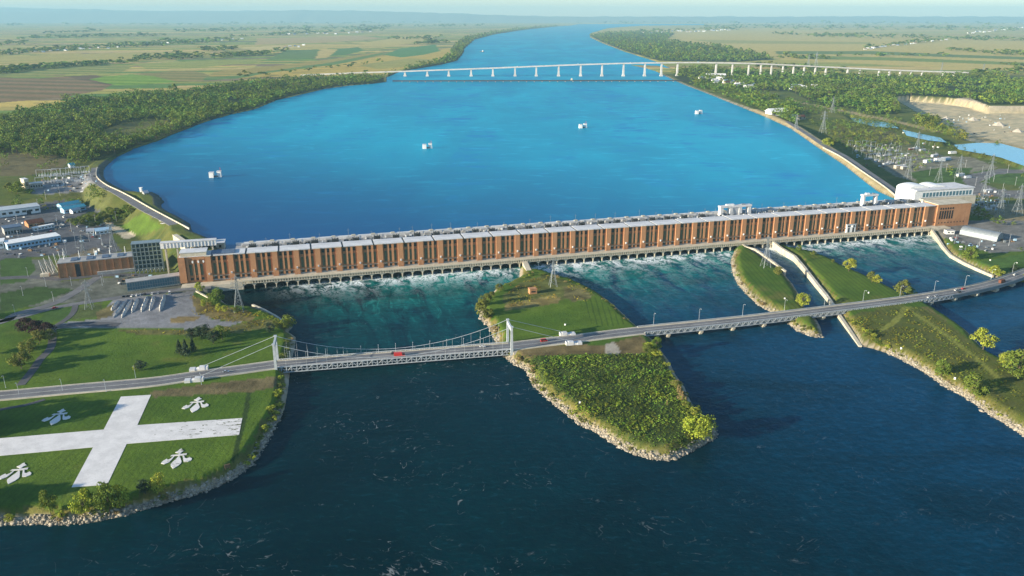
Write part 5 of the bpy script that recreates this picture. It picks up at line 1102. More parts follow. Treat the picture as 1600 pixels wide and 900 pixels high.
for i, (px, py, c, s, lab) in enumerate([(1405, 263, 'sand', 1.6, 'large tan stack of crates in the yard behind the dike'), (1414, 264, 'sand', 1.4, 'tan crate stack beside the larger one'), (1450, 254, 'white', 1.6, 'big white store in the middle of the yard'), (1468, 252, 'white', 1.7, 'big white store next to the blue one'), (1478, 250, 'blue_wall', 1.5, 'pale blue store among white ones'), (1460, 245, 'silver', 1.3, 'silver store behind the white pair'), (1488, 240, 'white', 1.3, 'white store highest in the yard'), (1441, 236, 'silver', 1.2, 'silver trailer by the stored pipes'), (1430, 233, 'white', 1.0, 'small white trailer on the meadow edge'), (1424, 234, 'brown', 1.0, 'brown trailer beside a small white one'), (1384, 258, 'silver', 1.1, 'silver store closest to the dike'), (1500, 275, 'white', 1.3, 'white store by the curved drive'), (1512, 278, 'white', 1.0, 'small white store at the drive bend'), (1543, 300, 'silver', 1.2, 'silver store on the paved yard past the hall')]): container(px, py, .3 + .1 * (i % 3), c, lab, s)
# vehicles parked about the yards
r = random.Random(11); cols = ['white', 'silver', 'white', 'black', 'red', 'white', 'blue_wall', 'silver']
YARD = [((11, 343), 'before the long warehouse at its far end'), ((23, 343), 'before the long warehouse windows'), ((38, 340), 'before the long warehouse doorway'), ((75, 363), 'beside the white trailer'), ((80, 362), 'near the white trailer end'), ((51, 368), 'by the brown roofed store'), ((48, 389), 'at the pale blue office door'), ((62, 386), 'along the pale blue office front'), ((72, 385), 'at the end of the pale blue office'), ((122, 355), 'by the hedge past the sheds'), ((128, 362), 'below the hedge past the sheds'), ((150, 371), 'in front of the pale bungalow'), ((146, 371), 'beside the pale bungalow corner'), ((100, 340), 'next to the turquoise sheds'), ((88, 345), 'on the open asphalt by the sheds'), ((241, 341), 'on the dike road above the bright lawn'), ((252, 346), 'on the dike road near its lower end'), ((255, 350), 'last on the dike road before the wing wall'), ((30, 402), 'behind the pole cluster'), ((118, 408), 'behind the brick annex'), ((86, 482), 'black on the ramp by the lawn')]
for i, ((px, py), wh) in enumerate(YARD):
    x, y, z = at(px, py); c = cols[i % len(cols)]; vehicle('van' if i % 4 == 1 else 'car', c, x, y, z + .14, r.uniform(0, 3), '%s %s parked %s' % ({'blue_wall': 'pale blue'}.get(c, c), 'van' if i % 4 == 1 else 'car', wh.replace('black ', '')), 'vehicles parked in the left bank yard')
for i, (px, py) in enumerate([(193, 464), (199, 463.5), (207, 463), (214, 462), (220, 461), (226, 460.5), (238, 459.5), (247, 458.5), (265, 459)]):
    x, y, z = on_land(px, py); c = ['black', 'black', 'white', 'white', 'silver', 'black', 'white', 'silver', 'white'][i]; vehicle('van' if i == 8 else 'car', c, x, y, z + .05, 1.2 + .1 * i, '%s %s in the row above the gravel lot, %s from the ramp' % (c, 'van' if i == 8 else 'car', ORD[i]), 'cars parked above the gravel lot')
for i, (px, py, wh) in enumerate([(1488, 364, 'by the guard house'), (1494, 372, 'before the quonset hut'), (1505, 379, 'below the quonset hut'), (1516, 384, 'on the paved yard by the hedge'), (1540, 392, 'on the paved yard near the lawn'), (1556, 315, 'by the drive behind the hall'), (1524, 322, 'beside the assembly hall')]):
    x, y, z = at(px, py); c = cols[(i + 3) % 8]; vehicle('car' if i % 3 else 'van', c, x, y, z + .05, r.uniform(0, 3), '%s %s %s' % ({'blue_wall': 'pale blue'}.get(c, c), 'car' if i % 3 else 'van', wh), 'vehicles on the right bank')

# ------------------------------------------------------------------ the high bridge and the low crossing upstream
MAT['bridge_grey'] = M('bridge_grey', (.50, .50, .49), (.40, .40, .39), .05, .9)
def build_high_bridge():
    bl = [(490, 119.2), (1515, 119.0)]; a = np.array(G(*bl[0], ZU)); b = np.array(G(*bl[1], ZU)); e = (b - a) / np.linalg.norm(b - a); nrm = np.array((-e[1], e[0]))
    def on(px, py):
        dx, up = px - 800, 450 - py; dv = np.array((dx, FOC * _c + up * _s, -FOC * _s + up * _c)); k = (nrm @ a) / (nrm @ dv[:2]); p = dv * k; return p[0], p[1], p[2] + CAM_H
    D = [on(*p) for p in [(470, 117.0), (560, 113.4), (641, 110.8), (706, 108.4), (772, 106), (840, 103.2), (907, 100.6), (960, 99), (1009, 98), (1080, 97.4), (1130, 97.9), (1180, 99), (1232, 101.3), (1285, 104), (1340, 106.6), (1390, 109), (1450, 111.2), (1512, 113)]]
    R = thing('high_bridge', 'long pale high level bridge on tall piers far up the river', 'bridge', (a[0], a[1], 0)); o = np.array((a[0], a[1]))
    P = [np.array((x, y)) - o for x, y, z in D]; Z = [z for x, y, z in D]
    m = MB(); sweep(m, P, -8, 8, [z - 3.0 for z in Z], Z); m.obj('deck', MAT['bridge_grey'], R)
    for s in (-1, 1): m = MB(); sweep(m, P, s * 8 - .3, s * 8 + .3, Z, [z + 1.3 for z in Z]); m.obj('parapet', MAT['bridge_grey'], R)
    xs = [632.6, 667.5, 701, 736, 770, 804.7, 838, 873, 907.5, 941, 974.6, 1008, 1034, 1059, 1119.5, 1145, 1170.5, 1189.5, 1206, 1224, 1240.5, 1257, 1274.5, 1291, 1325, 1344, 1374, 1390, 1407, 1424, 1441.5, 1474, 1491]
    for px in xs:
        x, y, z = on(px, np.interp(px, [470, 641, 772, 907, 1009, 1080, 1180, 1285, 1390, 1512], [117.0, 110.8, 106, 100.6, 98, 97.4, 99, 104, 109, 113])); zb = ZU - 4 if px < 1030 else float(terrain(np.array([x]), np.array([y]))[0]) - 1
        h = z - 3 - zb; k = MB(); q = x - o[0], y - o[1]; w_ = 6.5 if px < 1130 else 5.0
        if px < 1130: k.frustum(q[0], q[1], zb, ZU + 6, w_ * 2.0, 15, w_ * 1.7, 13); k.frustum(q[0], q[1], ZU + 6, zb + h - 2.5, w_ * 1.15, 11, w_ * .85, 9)
        else:
            k.frustum(q[0], q[1], zb, zb + h - 2.5, w_, 10, w_ * .85, 9)
        k.frustum(q[0], q[1], zb + h - 2.5, zb + h, w_ * .9, 10, w_ * 1.3, 15); k.obj('pier', MAT['bridge_grey'], R)
    # traffic on it
    for i in range(9):
        f = .22 + i * .045 + random.uniform(-.01, .01); j = f * (len(D) - 1); i0 = int(j); w_ = j - i0; p = [D[i0][c] * (1 - w_) + D[i0 + 1][c] * w_ for c in range(3)]
        vehicle('truck' if i % 2 else 'van', ('white', 'silver', 'white', 'blue_wall')[i % 4], p[0], p[1] - 3, p[2], math.atan2(e[1], e[0]), 'tiny vehicle on the high bridge, %s from the farmland end' % ORD[i], 'vehicles on the high bridge')
    # low dark crossing in front of it
    a2 = np.array(G(622, 128.4, ZU)); b2 = np.array(G(1058, 127.6, ZU)); d = b2 - a2; L = float(np.linalg.norm(d))
    R = thing('low_bridge', 'low dark railway crossing on short piers in front of the high bridge', 'bridge', (a2[0], a2[1], ZU), math.atan2(d[1], d[0]))
    m = MB(); m.box(-20, L + 20, -3.5, 3.5, 2.6, 5.0); m.obj('deck', MAT['dark'], R)
    for s in (-1, 1): m = MB(); m.box(-20, L + 20, s * 3.4 - .25, s * 3.4 + .25, 5, 6.4); m.obj('girder', MAT['dark'], R)
    pr = MB(); pr.frustum(0, 0, -5, 2.6, 3.5, 9, 2.8, 8); pr = pr.mesh('pier', MAT['concrete_grey'])
    for k in range(36): link('pier', pr, R, (L * (k + .5) / 36, 0, 0))
    tw = MB(); tw.frustum(L * .62, 0, 5, 13, 7, 7, 4, 4); tw.obj('swing_tower', MAT['concrete'], R)
build_high_bridge()

# ------------------------------------------------------------------ boom anchor cribs on the forebay
for px, py, lab in ((337, 277, 'pair of pale boom anchor cribs nearest the stone spit'), (668, 232, 'pair of pale boom anchor cribs in the middle of the forebay'), (911, 200, 'pair of pale boom anchor cribs farther up midstream'), (1092, 178, 'pale boom anchor cribs closest to the straight dike')):
    x, y = G(px, py, ZU); t = thing('anchor_crib', lab, 'crib', (x, y, ZU), .15, 'anchor cribs in the forebay')
    for i, (dx, w_, h_) in enumerate(((-5.5, 7, 7.5), (5.2, 6.5, 8.5))):
        m = MB(); m.frustum(dx, i * 3, -3, h_, w_, 8, w_ * .9, 7); m.obj('crib', MAT['white'], t); m = MB(); m.box(dx - w_ * .5, dx + w_ * .5, i * 3 - 4, i * 3 + 4, h_, h_ + .5); m.obj('cap', MAT['roof'], t)
    m = MB(); m.box(-4, 4, -1.5, 1.5, 1.2, 2.4); m.obj('boom', MAT['dark'], t)
    if px != 1092: m = MB(); m.bar((7, 3, 8.5), (7, 3, 14), .3, 5); m.obj('beacon_pole', MAT['red'], t)

# ------------------------------------------------------------------ houses far off
HM = {}
def house(px, py, w_, d_, h_, wall, roof, rz, lab, grp, name='farmhouse', cat='house'):
    x, y, z = at(px, py); key = (wall, roof)
    if key not in HM:
        a_ = MB(); a_.box(-.5, .5, -.5, .5, -.3, 1); a_.add([(-.5, -.5, 1), (-.5, .5, 1), (-.5, 0, 1.55), (.5, -.5, 1), (.5, .5, 1), (.5, 0, 1.55)], [(0, 2, 1), (3, 4, 5)])
        b_ = MB(); [b_.add([(-.55, s * .58, .92), (.55, s * .58, .92), (.55, 0, 1.62), (-.55, 0, 1.62), (-.55, s * .58, .98), (.55, s * .58, .98), (.55, 0, 1.7), (-.55, 0, 1.7)], [(0, 3, 2, 1), (4, 5, 6, 7), (0, 1, 5, 4), (2, 3, 7, 6), (1, 2, 6, 5), (3, 0, 4, 7)]) for s in (-1, 1)]
        c_ = MB(); [c_.box(x_ - .09, x_ + .09, -.52, -.49, .35, .75) for x_ in (-.3, .3)]; HM[key] = (a_.mesh('wall', MAT[wall]), b_.mesh('roof', MAT[roof]), c_.mesh('window', MAT['glass_dark']))
    t = thing(name, lab, cat, (x, y, z), rz, grp)
    for nm, me in zip(('wall', 'roof', 'window'), HM[key]): link(nm, me, t, sc=(w_, d_, h_))
house(1213, 180, 46, 26, 10, 'white', 'white', .3, 'big white hangar beside the dike road', None, 'hangar', 'hangar')
house(1236, 183, 26, 12, 5, 'white', 'silver', .3, 'low white shed just past the big hangar', None, 'shed', 'shed')
house(1251, 186, 18, 12, 6, 'sand', 'brown', .4, 'brown roofed shed behind the big hangar', None, 'shed', 'shed')
house(1118, 121, 70, 26, 9, 'white', 'white', -.1, 'long white marina building under the high bridge', None, 'marina_building', 'building')
r = random.Random(21); WL = ['white', 'white', 'sand', 'white', 'silver']; RF = ['silver', 'brown', 'dark_blue', 'white', 'roof']
for i in range(24):
    f = i / 23; px = 1098 + f * 110 + r.uniform(-4, 4); py = 122 + f * 22 + r.uniform(-3, 3)
    if i > 17: px, py = 1236 + (i - 18) * 7 + r.uniform(-2, 2), 137 + r.uniform(-1, 3)
    house(px, py, r.uniform(14, 24), r.uniform(9, 13), r.uniform(5, 7.5), WL[i % 5], RF[(i * 3) % 5], r.uniform(-.4, .8), 'pale house with a pitched roof in the riverside street below the high bridge', 'houses below the high bridge', 'riverside_house')
VIL = [((1005, 52), (1145, 47), 22, 'pale farmhouse in the village row beyond the wooded point', 'houses beyond the wooded point'), ((1352, 77), (1385, 74), 10, 'pale house in the hamlet amid the golden fields', 'houses of the hamlet'), ((1385, 72), (1480, 62), 12, 'pale house along the lane from the hamlet', 'houses along the hamlet lane'), ((1510, 53), (1600, 43), 14, 'pale house in the hazy town on the plain', 'houses of the hazy town'),
       ((15, 84), (190, 74), 14, 'pale house among trees in the long village across the plain', 'houses of the long village'), ((210, 70), (390, 61), 16, 'white house along the far village road', 'houses along the far village road'), ((430, 56), (590, 50), 12, 'pale farm at the edge of the far plain', 'farms at the edge of the plain'), ((445, 74), (475, 72), 5, 'white barn beside the small copse', 'barns by the copse')]
for (p, q, n_, lab, grp) in VIL:
    for i in range(n_):
        f = (i + r.random()) / n_; px = p[0] + (q[0] - p[0]) * f; py = p[1] + (q[1] - p[1]) * f + r.uniform(-1.2, 1.2); k = max(1.0, (90 - py) / 22)
        house(px, py, r.uniform(14, 26) * k, r.uniform(10, 14) * k, r.uniform(6, 9) * k * .8, WL[(i * 2) % 5], RF[(i * 3 + 1) % 5], r.uniform(-.5, .5), lab, grp)
# gravel heaps in the lot, and blasted stone in the quarry
for i, (p, q, hh) in enumerate((((174, 486), (186, 470), 2.2), ((177, 497), (199, 468), 2.4), ((190, 497), (206, 468), 2.0), ((206, 489), (216, 466), 2.6), ((221, 488), (231, 463), 2.6), ((234, 486), (241, 463), 2.2), ((250, 487), (258, 461), 3.2))):
    a = np.array(G(*p, ZL)); b = np.array(G(*q, ZL)); d = b - a; L = float(np.linalg.norm(d)); n_ = 22; vs = []; fs = []; rr = random.Random(i)
    for k in range(n_ + 1):
        f = k / n_; e_ = min(1, 4 * min(f, 1 - f) + .15); w_ = (1.9 + rr.uniform(-.4, .4)) * e_; h_ = hh * e_ * rr.uniform(.65, 1.1)
        vs += [(L * f, -w_, -.2), (L * f, -w_ * .45 + rr.uniform(-.2, .2), h_ * .8), (L * f, w_ * .3 + rr.uniform(-.2, .2), h_), (L * f, w_, -.2)]
    for k in range(n_): fs += [(4 * k + j, 4 * k + 4 + j, 4 * k + 5 + j, 4 * k + 1 + j) for j in range(3)]
    m = MB(); m.add(vs, fs); o = m.obj('gravel_heap', MAT['tarp'], None, (a[0], a[1], ZL), math.atan2(d[1], d[0])); tag(o, 'long pale rubble heap in the gravel lot, %s from the lawn side' % ORD[i], 'rubble heap', 'rubble heaps in the gravel lot')

sp_ = MB(); rr = random.Random(9); N_ = 12; ring = [(math.cos(6.283 * k / N_) * rr.uniform(.85, 1.15), math.sin(6.283 * k / N_) * rr.uniform(.85, 1.15)) for k in range(N_)]
sp_.add([(x, y, 0) for x, y in ring] + [(x * .5, y * .5, .36 * rr.uniform(.85, 1.1)) for x, y in ring] + [(0, 0, .62)], [(k, (k + 1) % N_, N_ + (k + 1) % N_, N_ + k) for k in range(N_)] + [(N_ + k, N_ + (k + 1) % N_, 2 * N_) for k in range(N_)]); sp_ = sp_.mesh('stockpile', MAT['sand'])
for i, (px, py, r_) in enumerate([(1478, 186, 12), (1520, 188, 14), (1560, 196, 16), (1590, 206, 13)]):
    x, y, z = at(px, py); o = link('stone_stockpile', sp_, None, (x, y, z - .3), i * .9, (r_, r_, r_)); tag(o, 'pale cone of crushed stone on the quarry floor, %s from the shaded end' % ORD[[1478, 1520, 1560, 1590].index(px)], 'stockpile', 'stockpiles in the quarry')

# small white markers on the islands, and a boat far up the river
for px, py, lab in ((883, 508, 'small white block alone on the mown lawn of the central island'), (1226, 467, 'small white block on the lawn of the narrow island'), (1357, 458, 'small white block on the large lawn island before the viaduct'), (1408, 545, 'small white block by the rocks of the meadow island, nearest the wall'), (1492, 592, 'small white block between the two shore trees of the meadow island'), (906, 630, 'small white block in the scrub of the central island'), (1547, 407, 'small white block on the lawn of the right bank')):
    x, y, z = at(px, py); m = MB(); m.frustum(0, 0, -.3, 1.0, 1.3, 1.0, 1.1, .9); m.box(-.65, .65, -.5, .5, 1.0, 1.15); o = m.obj('marker_block', MAT['white'], None, (x, y, z), px * .01); tag(o, lab, 'marker')
x, y = G(753, 81, ZU); t = thing('boat', 'small dark boat far up the river above the high bridge', 'boat', (x, y, ZU), 2.2)
m = MB(); hl = [(-22, -4), (14, -4), (24, 0), (14, 4), (-22, 4)]; m.prism(hl, -1, 4); m.obj('hull', MAT['dark'], t); m = MB(); m.box(-18, -6, -3, 3, 4, 9); m.obj('cabin', MAT['white'], t); m = MB(); m.bar((-10, 0, 9), (-10, 0, 14), .4, 5); m.obj('mast', MAT['steel'], t)

# slim utility poles and small yard gear on both banks
up_ = MB(); up_.bar((0, 0, -.3), (0, 0, 14), .2, 5, .12); up_ = up_.mesh('pole', MAT['silver']); ua = MB(); ua.bar((-1.6, 0, 12.6), (1.6, 0, 12.6), .1, 4); [ua.bar((x, 0, 12.6), (x, 0, 13.1), .08, 4) for x in (-1.4, 0, 1.4)]; ua = ua.mesh('cross_arm', MAT['silver'])
for i, (px, py) in enumerate([(1332, 240), (1345, 246), (1360, 236), (1374, 252), (1388, 244), (1404, 238), (1440, 262), (1452, 274), (1478, 268), (1490, 290), (1508, 262), (1524, 290), (1534, 272), (1552, 284), (1566, 300), (1574, 270), (1586, 290), (1540, 322), (1556, 326), (1572, 322), (1600, 318), (1530, 384), (1576, 384)]):
    x, y, z = at(px, py); t = thing('utility_pole', 'slim silver utility pole in the right bank yards, %s on from the dike road' % ORD[i], 'pole', (x, y, z), .3 * i, 'utility poles on the right bank'); link('pole', up_, t); link('cross_arm', ua, t)
for i, (px, py) in enumerate([(28, 352), (60, 366), (90, 352), (112, 362), (118, 380), (140, 378), (160, 384), (30, 378), (104, 396), (150, 352), (182, 346), (60, 326), (72, 312), (94, 306)]):
    x, y, z = at(px, py); t = thing('utility_pole', 'slim silver utility pole in the left bank yard, %s counting from the long warehouse' % ORD[i], 'pole', (x, y, z), .4 * i, 'utility poles on the left bank'); link('pole', up_, t); link('cross_arm', ua, t)
mb = MB(); r = random.Random(77); PX = []; PY = []
for x0, x1, y0, y1, n_ in ((0, 175, 345, 400, 70), (50, 150, 274, 300, 60), (1335, 1470, 224, 262, 90), (1440, 1560, 300, 330, 60), (1480, 1590, 366, 392, 30), (180, 300, 430, 450, 30), (1400, 1590, 180, 215, 40)):
    for _ in range(n_): PX.append(r.uniform(x0, x1)); PY.append(r.uniform(y0, y1))
X, Y, Z = at_many(PX, PY)
for x, y, z in zip(X, Y, Z):
    mb.mi = r.choice((0, 1, 2, 3, 4)); w_, d_, h_ = r.uniform(.8, 4), r.uniform(.8, 3), r.uniform(.6, 2.6); mb.box(x, x + w_, y, y + d_, z - .3, z + h_)
    if r.random() < .4: mb.mi = 1; mb.bar((x + .3, y, z), (x + .3, y, z + r.uniform(4, 9)), .14, 4)
o = mb.obj('yard_gear', [MAT['dark'], MAT['steel'], MAT['white'], MAT['wood'], MAT['blue_wall']]); tag(o, kind='stuff')
# ------------------------------------------------------------------ vegetation
def crown_arrays(seed, lobes, per, leaf, W=1.0, H=1.0, z0=.18, shape='round', jit=.55):
    """leaf cards on lumps spread through a crown of unit height; returns verts (n,4,3) and tints"""
    r = np.random.default_rng(seed); Q = []; T = []
    for i in range(lobes):
        if shape == 'round':
            while True:
                c = r.uniform(-1, 1, 3)
                if .25 < np.linalg.norm(c) < 1: break
            c = c / np.linalg.norm(c) * (np.linalg.norm(c) ** .5) * .72; c = np.array((c[0] * .46 * W * (1.12 - .35 * max(c[2], 0)), c[1] * .46 * W * (1.12 - .35 * max(c[2], 0)), z0 + (1 - z0) * (.5 + .52 * c[2]))); rad = r.uniform(.085, .19) * (1.15 - .3 * abs(c[2] - .5))
            rad3 = np.array((rad * W, rad * W, rad * .8))
        elif shape == 'cone':
            h = i / lobes; c = np.array((0, 0, .08 + .9 * h)); a = r.uniform(0, 6.28); q = (1 - h) * .24 * W + .01; c[0] = math.cos(a) * q * .55; c[1] = math.sin(a) * q * .55; rad3 = np.array((q * .75 + .02, q * .75 + .02, .07))
        elif shape == 'column':
            h = (i + .5) / lobes; c = np.array((r.normal() * .05 * W, r.normal() * .05 * W, .1 + .85 * h)); q = .12 * W * (1 - .6 * abs(h - .4)); rad3 = np.array((q, q, .1))
        n = r.normal(size=(per, 3)); n /= np.linalg.norm(n, axis=1)[:, None]; n[:, 2] = np.where(n[:, 2] < -.5, -n[:, 2], n[:, 2])
        p = c + n * rad3 * r.uniform(.6, 1.05, (per, 1))
        nn = n + r.normal(size=(per, 3)) * jit; nn /= np.linalg.norm(nn, axis=1)[:, None]
        t = np.cross(nn, r.normal(size=(per, 3))); t /= np.linalg.norm(t, axis=1)[:, None] + 1e-9; b = np.cross(nn, t); s = leaf * r.uniform(.55, 1.3, (per, 1)); s2 = s * r.uniform(.5, .9, (per, 1))
        Q.append(np.stack([p - t * s, p - b * s2 * .9, p + t * s, p + b * s2], 1)); lt = r.uniform(.75, 1.2)
        k = lt * r.uniform(.7, 1.25, per); hue = r.normal(0, .07, per); T.append(np.stack([k * (1 + hue), k, k * (1 - hue)], 1))
    return np.concatenate(Q), np.concatenate(T)
def crown_mesh(name, mat, *a, **k):
    Q, T = crown_arrays(*a, **k); n = len(Q); return array_mesh(name, Q.reshape(-1, 3), np.arange(n * 4).reshape(n, 4), mat, np.repeat(T, 4, 0))
def trunk_mesh(seed, name='trunk', spread=.28):
    r = random.Random(seed); m = MB(); top = (r.uniform(-.02, .02), r.uniform(-.02, .02), .42); m.bar((0, 0, -.03), top, .026, 7, .017)
    for k in range(6):
        a = 6.28 * k / 6 + r.uniform(-.4, .4); q = r.uniform(.5, 1) * spread; e = (math.cos(a) * q, math.sin(a) * q, r.uniform(.6, .85)); m.bar((top[0], top[1], r.uniform(.28, .42)), e, .012, 5, .004)
    m.bar(top, (0, 0, .9), .016, 5, .004); return m.mesh(name, MAT['bark'])
TR = [trunk_mesh(s) for s in range(3)]
CROWN = {}
for key, mt in (('green', 'leaf'), ('yellow', 'leaf_yellow'), ('dark', 'leaf_dark'), ('purple', 'leaf_purple'), ('olive', 'leaf_olive')):
    CROWN[key] = [crown_mesh('crown', MAT[mt], 10 + s, 34, 62, .034, W=1.0 + .12 * s, z0=.02) for s in range(3)]
CROWN['cone'] = [crown_mesh('crown', MAT['leaf_dark'], 40 + s, 40, 34, .042, shape='cone', W=1.15) for s in range(2)]
CROWN['column'] = [crown_mesh('crown', MAT['leaf_tan'], 50, 22, 26, .03, shape='column', W=.8)]
BUSH = {k: [crown_mesh('foliage', MAT[m_], 60 + s, 14, 30, .085, W=1.9, z0=.1) for s in range(3)] for k, m_ in (('green', 'leaf'), ('yellow', 'leaf_yellow'), ('olive', 'leaf_olive'), ('tan', 'leaf_tan'), ('dark', 'leaf_dark'))}
VR = random.Random(17)
def tree(name, px, py, hpx, kind, label, group=None, wide=1.0, z=None, xyz=None, H=None):
    if xyz is None: xyz = at(px, py) if z is None else (*G(px, py, z), z)
    x, y, zz = xyz; zz = min(zz, float(terrain(np.array([x]), np.array([y]))[0]))
    if H is None: dep = y * _c + (CAM_H - zz) * _s; H = hpx * dep / FOC / _c
    t = thing(name, label, 'tree', (x, y, zz - .1), VR.uniform(0, 6.28), group); v = VR.randrange(3); wide *= .9
    link('trunk', TR[v], t, sc=(H * wide, H * wide, H)); cr = CROWN[kind]; link('crown', cr[v % len(cr)], t, sc=(H * wide, H * wide, H)); return t
# trees one can point at
for a in ((80, 806, 50, 'green', 'tall green tree at the bottom of the flag lawn, farthest from the point', .55), (133, 808, 52, 'yellow', 'yellowing broad tree at the water below the foot of the cross', .72), (172, 803, 58, 'green', 'large green tree beside the yellowing one below the cross', .72), (190, 797, 46, 'yellow', 'green tree leaning behind the large one below the cross', .6),
          (97, 810, 15, 'yellow', 'small yellow sapling on the rocks below the cross', .8), (228, 772, 28, 'dark', 'small dark tree on the lawn edge near the point', .8), (250, 773, 40, 'yellow', 'yellow topped slim tree nearest the rocky point', .55), (15, 815, 14, 'yellow', 'small yellow bush tree at the far rocks', 1.0),
          (300, 531, 20, 'dark', 'dark round tree at the back of the lawn clump', 1.0), (318, 529, 24, 'dark', 'dark tall tree in the middle of the lawn clump', 1.05), (334, 537, 24, 'dark', 'dark tree at the front of the lawn clump', 1.0), (347, 531, 25, 'green', 'green tree at the water end of the lawn clump', 1.0), (309, 527, 18, 'dark', 'dark tree half hidden in the lawn clump', 1.1),
          (221, 578, 17, 'dark', 'small dark tree alone on the lawn above the highway', 1.1), (211, 580, 11, 'yellow', 'thin young tree beside the small dark lawn tree', .6), (62, 536, 24, 'olive', 'olive tree under the purple trees by the path', 1.1), (47, 553, 26, 'olive', 'olive green tree midway down the parkway', 1.1), (34, 576, 30, 'olive', 'rounded olive tree lowest on the parkway', 1.1), (24, 571, 22, 'green', 'green tree behind the lowest parkway tree', 1.0),
          (40, 519, 24, 'purple', 'purple leaved tree at the far end of its row', 1.3), (55, 523, 26, 'purple', 'purple leaved tree in the middle of its row', 1.3), (71, 527, 25, 'purple', 'purple leaved tree at the path end of its row', 1.3), (78, 533, 20, 'olive', 'olive tree at the path end below the purple row', 1.2),
          (313, 457, 18, 'yellow', 'bright young tree before the dam end beside the low wall', .9), (341, 476, 28, 'green', 'fresh green tree between the low wall and the pylon', 1.0), (330, 474, 18, 'olive', 'olive tree beside the fresh green one near the pylon', 1.0), (342, 488, 16, 'yellow', 'yellow sapling in front of the fresh green tree', .7), (351, 489, 13, 'yellow', 'second yellow sapling nearer to the pylon', .7), (318, 480, 14, 'yellow', 'yellow bush tree behind the gravel lot', .8), (370, 490, 12, 'olive', 'low olive tree under the pylon legs', 1.0),
          (452, 516, 27, 'green', 'green tree at the corner of the lawn bank over the water', .8), (422, 520, 18, 'dark', 'dark tree on the lawn bank before the corner tree', .9), (432, 512, 14, 'olive', 'olive tree on the quay edge', 1.0),
          (757, 500, 34, 'olive', 'big olive tree on the near shore of the central island head', .95), (758, 478, 22, 'olive', 'olive tree behind the big one on the island shore', 1.0), (752, 484, 18, 'yellow', 'yellow tree between two olive ones on the island shore', .9), (780, 456, 14, 'olive', 'small olive tree near the island tip', 1.0), (767, 466, 12, 'olive', 'low olive tree on the island shore below the tip', 1.2),
          (1025, 548, 24, 'green', 'green tree beside the viaduct on the central island', .85), (1012, 552, 16, 'olive', 'olive tree below the viaduct on the central island', 1.1), (1092, 686, 44, 'yellow', 'large bright yellow green tree at the point of the central island', 1.15), (1105, 668, 20, 'olive', 'olive tree behind the large bright tree at the point', 1.0),
          (1216, 430, 15, 'olive', 'round olive tree by the wall beneath the narrow island pylon', 1.2), (1253, 480, 24, 'yellow', 'yellow green tree at the lower end of the narrow island', .9), (1247, 474, 14, 'olive', 'small tree behind the yellow green one on the narrow island', .9), (1248, 392, 10, 'green', 'small tree at the dam end of the large lawn island', .9),
          (1326, 424, 23, 'yellow', 'yellow green tree on the water edge of the large lawn island', 1.0), (1270, 399, 8, 'olive', 'low shrub like tree at the top edge of the large lawn island', 1.2), (1301, 410, 6, 'olive', 'tiny tree on the top edge of the large lawn island', 1.2), (1362, 441, 18, 'olive', 'olive tree midway along the edge of the large lawn island', 1.0), (1370, 443, 15, 'yellow', 'yellow tree touching the olive one midway on the island edge', 1.0), (1409, 461, 26, 'olive', 'broad olive tree where the viaduct lands on the lawn island', 1.1), (1423, 462, 20, 'green', 'green tree at the lamp where the viaduct lands', .9),
          (1536, 546, 36, 'yellow', 'bright yellow tree on the water side of the meadow island', 1.05), (1470, 588, 30, 'green', 'green tree on the rocky edge of the meadow island', 1.1), (1522, 620, 38, 'green', 'larger green tree farther down the rocky edge of the meadow island', 1.1), (1590, 592, 48, 'green', 'big green tree at the photo edge of the meadow island', 1.2), (1572, 574, 26, 'yellow', 'yellow tree beside the big green one on the meadow island', 1.0), (1603, 574, 40, 'olive', 'olive tree behind the big green one on the meadow island', 1.0),
          (1515, 408, 26, 'green', 'green tree on the curved bank below the quonset hut', 1.0), (1508, 405, 14, 'olive', 'small olive tree beside the green one on the curved bank', 1.0), (1556, 432, 18, 'yellow', 'yellow tree at the end of the curved wall', 1.3), (1584, 424, 12, 'dark', 'dark bush tree behind the viaduct end', 1.3), (1600, 440, 20, 'yellow', 'yellow tree at the far end of the viaduct', 1.0)):
    px, py, h, kd, lab, wd = a; tree('broad_tree' if kd != 'purple' else 'purple_tree', px, py, h, kd, lab, None, wd)
for px, py, h, lab in ((281, 553, 23, 'blue green spruce nearest the purple tree path in its row of three'), (291, 556, 26, 'tallest blue green spruce in the middle of the row of three'), (302, 549, 21, 'blue green spruce at the water end of the row of three')): tree('spruce_tree', px, py, h, 'cone', lab, 'spruces on the lawn', .95)
for px, py, h, lab in ((1062, 622, 18, 'dry tan poplar on the far shore of the central island, tallest of its clump'), (1066, 627, 17, 'dry tan poplar next to the tallest one'), (1059, 614, 14, 'dry tan poplar behind the tallest one'), (1071, 631, 12, 'short dry tan poplar nearest the bright tree'), (1042, 633, 9, 'short dry tan stalk amid the thicket')): tree('dry_poplar', px, py, h, 'column', lab, 'dry poplars on the central island', 1.0)
for px, py, h, kd, wd, lab in ((28, 303, 20, 'green', 1.2, 'round bright tree below the forest by the switchyard'), (18, 300, 16, 'olive', 1.2, 'olive tree beside the round bright one below the forest'), (145, 356, 12, 'dark', 1.3, 'dark round bush tree beside the pale bungalow'), (1293, 229, 14, 'yellow', 1.3, 'yellow tree beside the straight dike road'), (1303, 226, 10, 'olive', 1.2, 'olive tree just past the yellow one by the dike'), (1402, 176, 12, 'green', 1.1, 'green tree standing before the quarry')):
    tree('broad_tree', px, py, h, kd, lab, None, wd, xyz=at(px, py))
